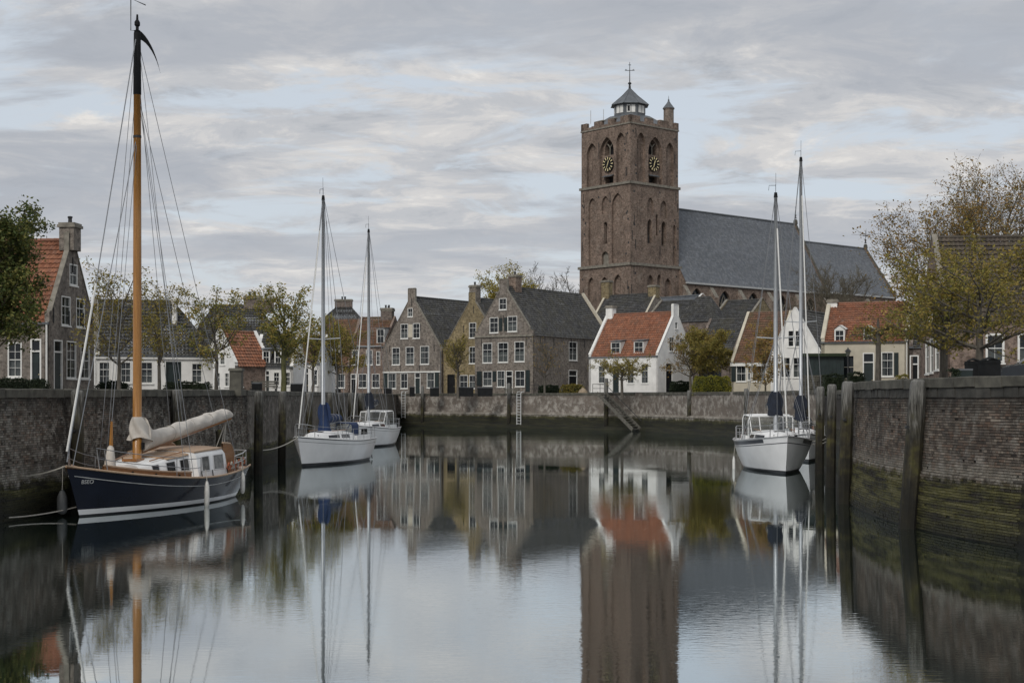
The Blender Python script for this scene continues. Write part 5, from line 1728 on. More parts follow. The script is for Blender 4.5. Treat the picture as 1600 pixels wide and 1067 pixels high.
def tree(label, px, d, H, trunk_h, spread, leaf, bark='bark', nl=9, leaves=9, leaf_size=0.09, r0=None, seed=1, up=0.75,
         base=GZ, group=None, lean=0.0, limb_from=None, droop=0.0, name='tree', sub=5, twig=5, crown_h=None, leaf_spread=0.16, cat='tree', xshift=0.0, leader=True, top_bare=0.0):
    rng = random.Random(seed)
    x = (px - 800) / FOC * d
    root = empty(name, (x, d, base), rng.uniform(0, 6.28), label, cat, group)
    r0 = r0 or H * 0.018
    rmin = max(0.006, d * 0.00012)
    wood = MB(); pts = []
    def branch(p, dirv, L, r, nseg, level, curl):
        path, rad = [p.copy()], [r]
        dv = dirv.copy()
        for i in range(nseg):
            dv = (dv + Vector((rng.gauss(0, 0.13), rng.gauss(0, 0.13), curl + rng.gauss(0, 0.07)))).normalized()
            p = p + dv * (L / nseg)
            path.append(p.copy()); rad.append(max(r * (1 - 0.8 * (i + 1) / nseg), rmin))
        wood.tube(path, rad, 6 if level == 0 else (5 if level == 1 else 3), cap=False)
        return path, rad, dv
    th = trunk_h
    tp = [Vector((0, 0, -0.2)), Vector((rng.uniform(-.03, .03), rng.uniform(-.03, .03), th * 0.5)), Vector((lean, rng.uniform(-.05, .05), th))]
    wood.tube([tp[0], tp[0] + Vector((0, 0, 0.35)), tp[1], tp[2]], [r0 * 1.35, r0 * 1.05, r0 * 0.92, r0 * 0.85], 8, cap=False)
    Hc = H - th
    limbs = []
    if leader:
        pth, rd, dv = branch(tp[2], Vector((rng.uniform(-.1, .1), rng.uniform(-.1, .1), 1)), Hc * 0.92, r0 * 0.8, 7, 0, 0.02)
        limbs.append((pth, rd, Hc * 0.5))
    else:
        pth = [tp[2]]; rd = [r0 * 0.8]
    for i in range(nl):
        az = i * 2.399 + rng.uniform(-0.4, 0.4)
        f = (i + 0.5) / nl if leader else rng.uniform(0, 0.15)
        k = min(int(f * 0.72 * (len(pth) - 1)), len(pth) - 1)
        p = pth[k].copy()
        rem = H - p.z
        el = up * (0.55 + 0.6 * f) + rng.uniform(-0.12, 0.12)
        dv = Vector((math.cos(az) * math.cos(el), math.sin(az) * math.cos(el), math.sin(el)))
        prof = math.sin(math.pi * min(0.93, 0.30 + 0.62 * f)) if leader else 1.0
        L = min(spread * (0.72 + 0.4 * prof) / max(0.35, math.cos(el)), rem / max(0.25, math.sin(el) + 0.15)) * rng.uniform(0.8, 1.08)
        a, b, c = branch(p, dv, L, rd[k] * rng.uniform(0.5, 0.7), 6, 1, 0.05 - droop)
        limbs.append((a, b, L))
    for path, rad, L in limbs:
        for k in range(1, len(path)):
            for q in range(max(1, sub // 3) if k > 1 else 1):
                ax = (path[k] - path[k - 1]).normalized()
                o = ax.cross(Vector((rng.uniform(-1, 1), rng.uniform(-1, 1), rng.uniform(-1, 1))))
                if o.length < 1e-3: continue
                o.normalize()
                dv = (ax * 0.55 + o * 0.8 + Vector((0, 0, 0.25 - droop * 2))).normalized()
                l2 = L * (0.50 - 0.04 * k) * rng.uniform(0.7, 1.2)
                if l2 < 0.15: continue
                p2, r2, d2 = branch(path[k], dv, l2, max(rad[k] * 0.6, 0.012), 4, 2, 0.03 - droop)
                for j in range(1, len(p2)):
                    for t in range(max(1, twig // 3)):
                        o2 = Vector((rng.uniform(-1, 1), rng.uniform(-1, 1), rng.uniform(-0.5, 1))).normalized()
                        ax2 = (p2[j] - p2[j - 1]).normalized()
                        dv3 = (ax2 * 0.7 + o2 * 0.7).normalized()
                        l3 = max(0.25, l2 * 0.42 * rng.uniform(0.6, 1.3))
                        p3, r3, d3 = branch(p2[j], dv3, l3, max(r2[j] * 0.6, 0.008), 2, 3, 0.02)
                        keep = 1.0 if top_bare <= 0 else max(0.06, 1 - top_bare * (p3[-1].z - th) / max(0.1, Hc))
                        for q3 in p3[1:]:
                            cnt = leaves * keep
                            cnt = int(cnt) + (1 if rng.random() < cnt % 1 else 0)
                            if cnt: pts.append((q3, leaf_spread, cnt))
    # bring the grown tree to its measured height and width
    va = np.array(wood.v)
    sz = H / va[:, 2].max(); rad_ = np.percentile(np.hypot(va[:, 0], va[:, 1]), 93); sx = min(1.6, max(0.5, spread / rad_))
    wood.v = [(x_ * sx, y_ * sx, z_ * sz if z_ > 0 else z_) for x_, y_, z_ in wood.v]
    pts = [(Vector((p_.x * sx, p_.y * sx, p_.z * sz)), a_, b_) for p_, a_, b_ in pts]
    o = wood.build('trunk', MT[bark], root, smooth=True)
    if pts:
        lm = MB(); leaf_cloud(rng, pts, leaf_size, lm)
        lm.build('crown', MT[leaf], root)
    return root

# quay trees (photo column of the trunk, depth, height ...)
tree('dense green tree at the left edge before the brick house', -14, 60, 8.4, 1.7, 2.15, 'leaf_green', nl=16, leaves=8, leaf_size=0.08, seed=3, up=0.7, sub=6, twig=6, leaf_spread=0.16)
tree('sparse autumn tree just left of the wooden mast', 186, 78, 7.4, 1.7, 2.1, 'leaf_autumn', 'bark_grey', nl=12, leaves=4.2, leaf_size=0.075, seed=5, sub=4, twig=4, leaf_spread=0.16, up=0.85)
tree('thin autumn tree just right of the wooden mast', 249, 84, 6.9, 1.8, 1.6, 'leaf_autumn', 'bark_grey', nl=10, leaves=4.0, leaf_size=0.075, seed=6, sub=5, twig=4, up=0.95)
tree('spreading olive-leaved tree before the white cottage gable', 338, 97, 7.5, 2.3, 2.5, 'leaf_olive', 'bark_grey', nl=12, leaves=5.0, leaf_size=0.09, seed=7, sub=5, twig=4, up=0.55, r0=0.14)
tree('leafy tree with thick mossy trunk left of the blue-covered yacht', 443, 98, 7.7, 2.6, 2.0, 'leaf_olive', 'bark_green', nl=13, leaves=5.5, leaf_size=0.09, seed=8, sub=5, twig=5, r0=0.22, up=0.75)
tree('olive tree behind the mast of the blue-covered yacht', 489, 112, 6.9, 2.2, 2.0, 'leaf_olive', 'bark_grey', nl=12, leaves=5.5, leaf_size=0.09, seed=9, sub=5, twig=5)
tree('yellowing tree right of the mast of the blue-covered yacht', 527, 128, 7.0, 2.2, 2.4, 'leaf_autumn', 'bark_grey', nl=13, leaves=7, leaf_size=0.1, seed=10, sub=5, twig=5)
tree('small thin tree before the yellow-brown gable house', 716, 168, 7.4, 2.9, 1.9, 'leaf_autumn', 'bark_grey', nl=11, leaves=4.5, leaf_size=0.085, seed=11, r0=0.2, up=0.9, sub=4, twig=4)
tree('small nearly bare tree before the side wall of the large house', 851, 161, 7.0, 2.4, 2.2, 'leaf_brown', 'bark_grey', nl=12, leaves=0.6, leaf_size=0.08, seed=12, r0=0.13, up=0.8, sub=5, twig=5)
tree('low spreading tree before the orange-roofed white house', 972, 148, 4.9, 2.3, 3.1, 'leaf_autumn', 'bark_grey', nl=13, leaves=4.5, leaf_size=0.09, seed=13, r0=0.16, up=0.35, droop=0.02, sub=5, twig=5)
tree('twiggy pale tree right of the white gable', 1079, 142, 7.0, 2.2, 2.4, 'leaf_brown', 'bark', nl=14, leaves=1.6, leaf_size=0.08, seed=14, r0=0.17, up=0.85, sub=6, twig=6)
tree('rounded yellow-leaved tree above the clipped hedge', 1107, 139, 6.9, 2.2, 2.4, 'leaf_autumn', 'bark', nl=15, leaves=8, leaf_size=0.095, seed=15, r0=0.17, up=0.8, sub=5, twig=6)
tree('brown creeper-like tree before the mossy roof', 1196, 122, 6.3, 1.0, 1.6, 'leaf_brown', 'bark', nl=13, leaves=5.5, leaf_size=0.09, seed=16, r0=0.10, up=1.0, sub=5, twig=5)
tree('broad autumn tree with sturdy trunk on the right quay', 1531, 58, 7.3, 2.2, 3.2, 'leaf_autumn', 'bark_grey', nl=18, leaves=7.5, leaf_size=0.075, seed=17, r0=0.20, up=0.45, sub=5, twig=5, leaf_spread=0.16)
tree('autumn tree with pale trunk at the brick house corner', 1474, 62, 6.2, 2.4, 2.5, 'leaf_olive', 'bark_grey', nl=14, leaves=6, leaf_size=0.075, seed=18, r0=0.21, up=0.5, sub=5, twig=5)
tree('tall half-bare tree rising behind the right-hand trees', 1466, 88, 13.4, 3.2, 4.3, 'leaf_brown', 'bark', nl=22, leaves=1.7, leaf_size=0.085, seed=19, r0=0.26, up=0.8, sub=9, twig=6, leaf_spread=0.22)
tree('tall thin-leaved tree at the right edge behind the brick house', 1552, 94, 16.4, 4.0, 5.0, 'leaf_brown', 'bark', nl=22, leaves=1.7, leaf_size=0.085, seed=20, r0=0.26, up=0.9, sub=9, twig=6, leaf_spread=0.22)
tree('yellow tree behind the chimneys of the large grey house', 793, 262, 25.5, 8, 5.2, 'leaf_yellow', 'bark_grey', nl=24, leaves=8, leaf_size=0.17, seed=21, r0=0.4, up=0.8, sub=7, twig=5, leaf_spread=0.35)
tree('bare tree left of the church tower', 862, 275, 26.5, 9, 4.6, 'leaf_brown', 'bark_grey', nl=18, leaves=0, seed=22, r0=0.4, up=0.85, sub=9, twig=8)
tree('small bare tree beside the church tower foot', 893, 270, 25.0, 9, 3.0, 'leaf_brown', 'bark_grey', nl=10, leaves=0, seed=23, r0=0.35, up=0.9, sub=6, twig=6)
tree('dark bare tree before the church choir', 1296, 205, 20.3, 6, 6.0, 'leaf_brown', 'bark', nl=20, leaves=0, seed=24, r0=0.38, up=0.7, sub=10, twig=9)

# trained (espalier) tree on the right quay
def pollard():
    d = 96
    p = at(1372, 600, d)
    root = empty('espalier_tree', (p.x, d, GZ), 0, 'trained pollard tree with level branches before the cream house', 'tree')
    rng = random.Random(31); m = MB(); pts = []
    top = zat(497, d) - GZ
    m.tube([(0, 0, -0.2), (0, 0, 1.2), (0.02, 0, 2.6), (0, 0, zat(520, d) - GZ), (0, 0, top)], [0.26, 0.22, 0.19, 0.17, 0.05], 8)
    for sx in (-1, 1):
        for z0, L, dz in ((zat(533, d) - GZ, 1.9, 0.55), (zat(527, d) - GZ, 1.5, 0.75), (zat(521, d) - GZ, 1.2, 0.5)):
            path = [Vector((0, 0, z0))]
            for i in range(8):
                f = (i + 1) / 8
                path.append(Vector((sx * L * f, rng.uniform(-0.1, 0.1), z0 + dz * math.sin(f * 2.0) - 0.15 * f + rng.uniform(-.04, .04))))
            m.tube(path, [0.09 * (1 - 0.7 * i / 8) for i in range(9)], 5)
            for q in path[1:]:
                for _ in range(4):
                    e = q + Vector((rng.uniform(-.2, .2), rng.uniform(-.2, .2), rng.uniform(-.35, .3)))
                    m.tube([q, e], [0.02, 0.008], 3)
                    pts.append((e, 0.12, 7))
    m.build('trunk', MT['bark_grey'], root, off=(0, 0, 0))
    lm = MB(); leaf_cloud(rng, pts, 0.065, lm); lm.build('crown', MT['leaf_olive'], root, off=(0, 0, 0))
pollard()

def hedge(label, x0, x1, d, y_top, depth=1.0, leaf='leaf_hedge', z0=GZ, ang=0.0, n=2600, size=0.07, rounded=0.25, name='hedge', cat='hedge'):
    a, b = at(x0, 600, d), at(x1, 600, d)
    L = b.x - a.x; H = zat(y_top, d) - z0
    root = empty(name, ((a.x + b.x) / 2, d, z0), -R(ang), label, cat)
    rng = random.Random(int(x0) + 77); m = MB(); core = MB()
    core.box((0, 0, H * 0.46), L - 0.16, depth - 0.16, H * 0.9, top=1 - rounded * 0.4)
    core.build('stems', MT['leaf_hedge'], root, off=(0, 0, 0))
    pts = []
    for _ in range(n):
        f = rng.random()
        u = rng.uniform(-L / 2, L / 2); v = rng.uniform(-depth / 2, depth / 2); w = rng.uniform(0.0, H)
        k = rng.random()
        if k < 0.5: v = -depth / 2
        elif k < 0.85: w = H
        else: u = rng.choice((-1, 1)) * L / 2
        t = w / H
        s_ = 1 - rounded * max(0, t - 0.6)
        lump = 0.05 * math.sin(u * 3 + 1.3) + 0.04 * math.sin(u * 7.3 + w * 5)
        pts.append((Vector((u * s_, v * s_ - lump, w + lump)), 0.045, 1))
    leaf_cloud(rng, pts, size, m)
    m.build('foliage', MT[leaf], root, off=(0, 0, 0))
    return root
hedge('dark clipped hedge before the brick house at the left edge', -40, 74, 70, 594, 0.9, n=5200, size=0.045)
hedge('dark low hedge under the door of the white cottage', 258, 330, 92, 598.5, 0.8, n=2600, size=0.05)
hedge('low green shrubs under the cottage windows', 150, 205, 90, 598, 0.9, n=2200, size=0.06, rounded=0.8, name='shrub', cat='shrub')
hedge('dark rounded hedge before the large grey house', 842, 873, 164, 603, 1.0, n=1300, size=0.10)
hedge('yellow-green low hedge beside the dark one at the large house', 875, 914, 163.5, 601.5, 1.2, 'leaf_autumn', n=1500, size=0.10, rounded=0.6)
hedge('dark hedge at the gable of the orange-roofed white house', 1047, 1078, 145, 597, 1.2, n=1600, size=0.085)
hedge('bright yellow-green clipped hedge on the far quay', 1083, 1141, 136, 589, 1.4, 'leaf_lime', n=4200, size=0.075, rounded=0.35)
hedge('dark rounded bush before the cream house', 1322, 1352, 98, 584, 1.0, n=1800, size=0.055, rounded=0.6, name='bush', cat='bush')
hedge('low green bush at the foot of the annex', 1398, 1420, 90, 588, 0.8, 'leaf_olive', n=900, size=0.05, rounded=0.8, name='bush', cat='bush')
hedge('squared dark hedge left of the rounded bush', 1284, 1318, 101, 586.5, 0.9, n=1900, size=0.055)
hedge('low dark-green bush left of the black car', 1484, 1497, 52, 580, 0.6, n=700, size=0.04, rounded=0.7, name='bush', cat='bush')
# ---------------------------------------------------------------- boats
class Hull:
    """boat hull in its own frame: x forward, y to port, z up from the water"""
    def __init__(s, L, B, sheer, zb=-0.45, fs=0.72, rake=0.9, srake=0.35, bow_p=2.1, mid=0.44, bilge=0.34, flare=0.55):
        s.L, s.B, s.sheer, s.zb, s.fs, s.rake, s.sr, s.bp, s.mid, s.bil, s.flare = L, B, sheer, zb, fs, rake, srake, bow_p, mid, bilge, flare
    def hb(s, t):
        if t > s.mid: 
            q = (t - s.mid) / (1 - s.mid); f = max(0.0, 1 - q ** s.bp)
        else:
            q = (s.mid - t) / s.mid; f = 1 - (1 - s.fs) * q * q
        return s.B / 2 * f
    def pt(s, t, z, side=1):
        zs = s.sheer(t); v = min(1.0, max(0.0, (z - s.zb) / (zs - s.zb)))
        p = s.bil + s.flare * max(0, (t - 0.35) / 0.65) ** 1.6 + 0.12 * max(0, (0.25 - t) / 0.25)
        y = s.hb(t) * (v ** p)
        x = -s.L / 2 + s.L * t - s.rake * (1 - v) * t ** 5 + s.sr * (1 - v) * (1 - t) ** 6
        return Vector((x, side * y, z))
    def t_of(s, x): return (x + s.L / 2) / s.L
    def deck(s, x, f=1.0, dz=0.0):
        """point on the sheer at length x, f = fraction of the half beam"""
        t = s.t_of(x); z = s.sheer(t)
        p = s.pt(t, z); return Vector((p.x, p.y * f, z + dz))
    def build(s, root, rows, mats, mrow, n=36, deckmat=None, name='hull'):
        """rows: functions t -> z from bottom to sheer"""
        m = MB()
        T = [0.5 - 0.5 * math.cos(math.pi * (i / n)) if False else (i / n) ** 0.92 for i in range(n + 1)]
        T[-1] = 1.0
        for side in (1, -1):
            R_ = [[s.pt(t, r(t), side) for t in T] for r in rows]
            m.grid(R_, mrow=mrow, flip=(side == 1))
        # transom
        prt = [s.pt(0, r(0), 1) for r in rows]; stb = [s.pt(0, r(0), -1) for r in rows]
        for i in range(len(rows) - 1): m.face([prt[i], stb[i], stb[i + 1], prt[i + 1]], mrow[i])
        o = m.build(name, mats, root, off=(0, 0, 0)); smooth_by_angle(o, 35)
        d = MB()
        k = 6
        rws = []
        for t in T:
            zz = s.sheer(t) - 0.05; a = s.pt(t, s.sheer(t), 1)
            rws.append([Vector((a.x, a.y * (1 - 2 * j / k) * 0.985, zz + 0.05 * (1 - (1 - 2 * j / k) ** 2))) for j in range(k + 1)])
        d.grid(rws)
        d.build('deck', deckmat or MT['deckwhite'], root, off=(0, 0, 0), smooth=True)
        return o
    def strake(s, root, name, mat, zoff, r=0.03, t0=0.0, t1=1.0, n=36, out=0.012):
        for side in (1, -1):
            m = MB(); pts = []
            for i in range(n + 1):
                t = t0 + (t1 - t0) * i / n
                p = s.pt(t, s.sheer(t) + zoff, side); p.y += side * out
                pts.append(p)
            m.tube(pts, r, 5); m.build(name, mat, root, off=(0, 0, 0), smooth=True)

def cabin(root, name, mat, st, roofmat=None, roofname='cabin_roof', crown=0.06):
    """st: stations (x, half width at foot, half width at top, z foot, z top)"""
    m = MB(); rows = []
    for x, w0, w1, z0, z1 in st:
        rows.append([Vector((x, w0, z0)), Vector((x, w0 + (w1 - w0) * 0.85, z0 + (z1 - z0) * 0.85)), Vector((x, w1 * 0.93, z1)), Vector((x, w1 * 0.5, z1 + crown * 0.7)), Vector((x, 0, z1 + crown)),
                     Vector((x, -w1 * 0.5, z1 + crown * 0.7)), Vector((x, -w1 * 0.93, z1)), Vector((x, -(w0 + (w1 - w0) * 0.85), z0 + (z1 - z0) * 0.85)), Vector((x, -w0, z0))])
    m.grid(rows)
    m.face(rows[0][::-1]); m.face(rows[-1])
    o = m.build(name, mat, root, off=(0, 0, 0)); smooth_by_angle(o, 50)
    if roofmat:
        r = MB(); rr = []
        for row in rows:
            rr.append([p + Vector((0, (0.04 if p.y > 0 else -0.04) if abs(p.y) > 0.05 else 0, 0.025)) for p in row[2:7]])
        r.grid(rr)
        lo = [[p - Vector((0, 0, 0.05)) for p in row] for row in rr]
        r.grid(lo, flip=True)
        for k in (0, -1):
            r.grid([[row[k] for row in rr], [row[k] for row in lo]], flip=(k == 0))
        r.grid([rr[0], lo[0]]); r.grid([rr[-1], lo[-1]], flip=True)
        q = r.build(roofname, roofmat, root, off=(0, 0, 0)); smooth_by_angle(q, 40)
    return o

def side_window(root, st, x0, x1, f0, f1, mat, sides=(1, -1), skew=0.0, frame=None, name='cabin_window', out=0.012):
    """window panel on the sloping cabin side between fractions of its height"""
    def P(x, f, side, o):
        for a, b in zip(st, st[1:]):
            lo, hi = sorted((a[0], b[0]))
            if lo - 1e-6 <= x <= hi + 1e-6:
                k = (x - a[0]) / (b[0] - a[0]); break
        else: k = 0; a = b = st[0]
        w0, w1, z0, z1 = (a[i] + (b[i] - a[i]) * k for i in (1, 2, 3, 4))
        return Vector((x, side * (w0 + (w1 - w0) * f + o), z0 + (z1 - z0) * f))
    for sd_ in sides:
        xs = [x0 + (x1 - x0) * i / 4 for i in range(5)]
        m = MB()
        for o in (out,):
            rows = [[P(x, f0, sd_, o) for x in xs], [P(x - skew, f1, sd_, o) for x in xs]]
            m.grid(rows, flip=(sd_ < 0))
        rb = [[P(x, f0, sd_, -0.02) for x in xs], [P(x - skew, f1, sd_, -0.02) for x in xs]]
        m.grid([rows[0], rb[0]]); m.grid([rows[1], rb[1]]); m.grid([[r[0] for r in rows], [r[0] for r in rb]]); m.grid([[r[-1] for r in rows], [r[-1] for r in rb]])
        w = m.build(name, mat, root, off=(0, 0, 0))
        if frame:
            f = MB(); q = [rows[0][0], rows[0][-1], rows[1][-1], rows[1][0], rows[0][0]]
            f.tube(q, 0.018, 4, cap=False); f.build('frame', frame, w, off=(0, 0, 0))

def line(root, name, pts, r, mat, n=4):
    m = MB(); m.tube(pts, r, n); return m.build(name, mat, root, off=(0, 0, 0))

def sag(a, b, dz, n=10):
    a, b = Vector(a), Vector(b)
    return [a.lerp(b, i / n) - Vector((0, 0, dz * 4 * (i / n) * (1 - i / n))) for i in range(n + 1)]

def fender(root, top, L=0.75, r=0.1, mat=None, rope_up=0.5, tilt=(0, 0)):
    x, y, z = top
    m = MB(); n = 10
    prof = [(0.03, 0), (r * 0.55, -0.06), (r * 0.9, -0.18), (r, -0.4 * L), (r, -0.8 * L), (r * 0.8, -0.94 * L), (0.03, -L)]
    m.tube([(x + tilt[0] * -p[1], y + tilt[1] * -p[1], z + p[1]) for p in prof], [p[0] for p in prof], n)
    f = m.build('fender', mat or MT['fender'], root, off=(0, 0, 0), smooth=True)
    line(f, 'fender_rope', [(x, y, z), (x - tilt[0] * 0.2, y * 0.97, z + rope_up)], 0.014, MT['rope'])

def vane(root, x, z, s=1.0):
    m = MB()
    m.tube([(x, 0, z), (x, 0, z + 0.42 * s)], 0.012, 4)
    m.tube([(x, 0, z + 0.36 * s), (x - 0.28 * s, -0.28 * s, z + 0.40 * s), (x - 0.30 * s, -0.30 * s, z + 0.16 * s)], 0.012, 4)
    m.tube([(x + 0.03, 0, z), (x + 0.05, 0, z + 0.95 * s)], 0.008, 4)
    m.build('wind_vane', MT['iron'], root, off=(0, 0, 0))

def rails(root, hull, x_bow, x_stern, h=0.6, nst=5, sides=(1, -1), orange=False):
    """bow pulpit, stern rail, stanchions and lifelines"""
    xs = [x_bow - 0.9 - (x_bow - 0.9 - x_stern - 1.0) * i / (nst - 1) for i in range(nst)]
    bt = hull.deck(x_bow - 0.25, 0.0, h + 0.06)
    for sd_ in sides:
        def D(x, dz, f=0.93):
            p = hull.deck(x, f, dz); return Vector((p.x, sd_ * p.y, p.z))
        for x in xs: line(root, 'stanchion', [D(x, -0.05), D(x, h)], 0.016, MT['steel'], 5)
        for k, dz in enumerate((h, h * 0.52)):
            line(root, 'lifeline', [D(x, dz) for x in xs], 0.010, MT['wire'])
        line(root, 'pulpit', [D(xs[0], 0), D(xs[0], h), D((xs[0] + x_bow) / 2, h + 0.05), Vector((x_bow + 0.02, sd_ * 0.12, bt.z + 0.02)), Vector((x_bow + 0.06, 0, bt.z + 0.02))], 0.019, MT['steel'], 6)
        line(root, 'pulpit_leg', [D(x_bow - 0.45, 0), D(x_bow - 0.35, h + 0.05)], 0.016, MT['steel'], 5)
        line(root, 'stern_rail', [D(xs[-1], 0), D(xs[-1], h), D(x_stern + 0.1, h + 0.03), Vector((x_stern - 0.02, sd_ * hull.hb(0) * 0.55, hull.sheer(0) + h + 0.03)), Vector((x_stern - 0.04, 0, hull.sheer(0) + h + 0.03))], 0.019, MT['steel'], 6)
        line(root, 'stern_rail', [D(x_stern + 0.15, 0), D(x_stern + 0.15, h)], 0.016, MT['steel'], 5)
        line(root, 'stern_rail', [D(x_stern + 0.15, h * 0.5), Vector((x_stern, sd_ * hull.hb(0) * 0.5, hull.sheer(0) + h * 0.5)), Vector((x_stern, 0, hull.sheer(0) + h * 0.5))], 0.012, MT['steel'], 5)
        if orange:
            m = MB(); a, b = D(xs[-1] + 0.1, h * 0.2), D(x_stern + 0.3, h * 0.2)
            m.face([a, b, b + Vector((0, 0, h * 0.7)), a + Vector((0, 0, h * 0.7))]); m.build('dodger', MT['orange'], root, off=(0, 0, 0))

def sail_roll(root, name, mat, mast_x, z_mast_top, z_mast_foot, end, r0, r1, boom_mat, mast_r, seed=1, collar=0.32, boom_r=0.07, folds=0.14, cl=0.0):
    """furled sail in its cover: a lumpy, creased tube along the boom that climbs the mast as a collar"""
    rng = random.Random(seed)
    a = Vector((mast_x - mast_r - 0.05, 0, z_mast_foot)); b = Vector(end)
    n, k = 90, 24
    ph = [rng.uniform(0, 6.28) for _ in range(6)]
    m = MB(); rows = []
    for i in range(n + 1):
        f = i / n
        c = a.lerp(b, f)
        rr = r0 + (r1 - r0) * f + 0.10 * max(0, 1 - f / 0.22) ** 2
        hgt = rr * (1.2 + 0.62 * max(0, 1 - f / 0.13) ** 1.3) * (1 if f < 0.93 else 1 - 0.35 * ((f - 0.93) / 0.07) ** 2)
        row = []
        for j in range(k):
            an = 2 * math.pi * j / k
            cr = 1 + folds * (0.34 * math.sin(an * 2 + f * 11 + ph[0]) * math.sin(f * 9 + ph[1]) + 0.30 * abs(math.sin(an * 1.5 - f * 19 + ph[2])) ** 3 - 0.22 * abs(math.sin(an * 2.0 + f * 27 + ph[5])) ** 5)
            tie = 1 - 0.05 * math.exp(-((f * 5 % 1 - 0.5) / 0.07) ** 2)
            row.append(c + Vector((0, rr * math.cos(an) * cr * tie, hgt * (math.sin(an) * 0.9 + 0.84) * cr * (tie if math.sin(an) > 0 else 1))))
        row.append(row[0]); rows.append(row)
    m.grid(rows); m.face(rows[-1][:-1]); m.face(rows[0][:-1][::-1])
    o = m.build(name, mat, root, off=(0, 0, 0), smooth=True)
    # collar round the mast
    zc0 = z_mast_foot - 0.03 + (z_mast_top - z_mast_foot) * cl
    m = MB(); rows = []
    for i in range(13):
        f = i / 12
        z = zc0 + (z_mast_top - zc0) * f
        row = []
        for j in range(k):
            an = 2 * math.pi * j / k
            rr = mast_r * 1.12 + collar * (1 - f) ** 0.8 * (0.22 + 0.78 * (math.cos(an - math.pi) * 0.5 + 0.5)) 
            cr = 1 + folds * 0.8 * math.sin(an * 4 + f * 7 + ph[3]) * (1 - f * 0.5)
            off = -(1 - f) * collar * 0.25
            row.append(Vector((mast_x + off + rr * math.cos(an) * cr, rr * math.sin(an) * cr * 0.85, z + (0.05 * math.sin(an * 2 + ph[4]) - 0.22 * cl * (math.cos(an - math.pi) * 0.5 + 0.5)) * (1 - f))))
        row.append(row[0]); rows.append(row)
    m.grid(rows); m.face(rows[-1][:-1])
    m.build('mast_collar', mat, o, off=(0, 0, 0), smooth=True)
    bm = MB(); d = (b - a).normalized()
    bm.tube([a + Vector((0.05, 0, -0.02)), b + d * 0.12 + Vector((0, 0, -0.02))], [boom_r, boom_r * 0.85], 8)
    bm.build('boom', boom_mat, root, off=(0, 0, 0), smooth=True)
    for f in (0.3, 0.52, 0.74):
        c = a.lerp(b, f); rr = (r0 + (r1 - r0) * f) * 0.97
        pts = [c + Vector((0, rr * 1.04 * math.cos(t), rr * 1.24 * (math.sin(t) * 0.9 + 0.84))) for t in [2 * math.pi * q / 14 for q in range(15)]]
        line(o, 'sail_tie', pts, 0.012, MT['rope'])

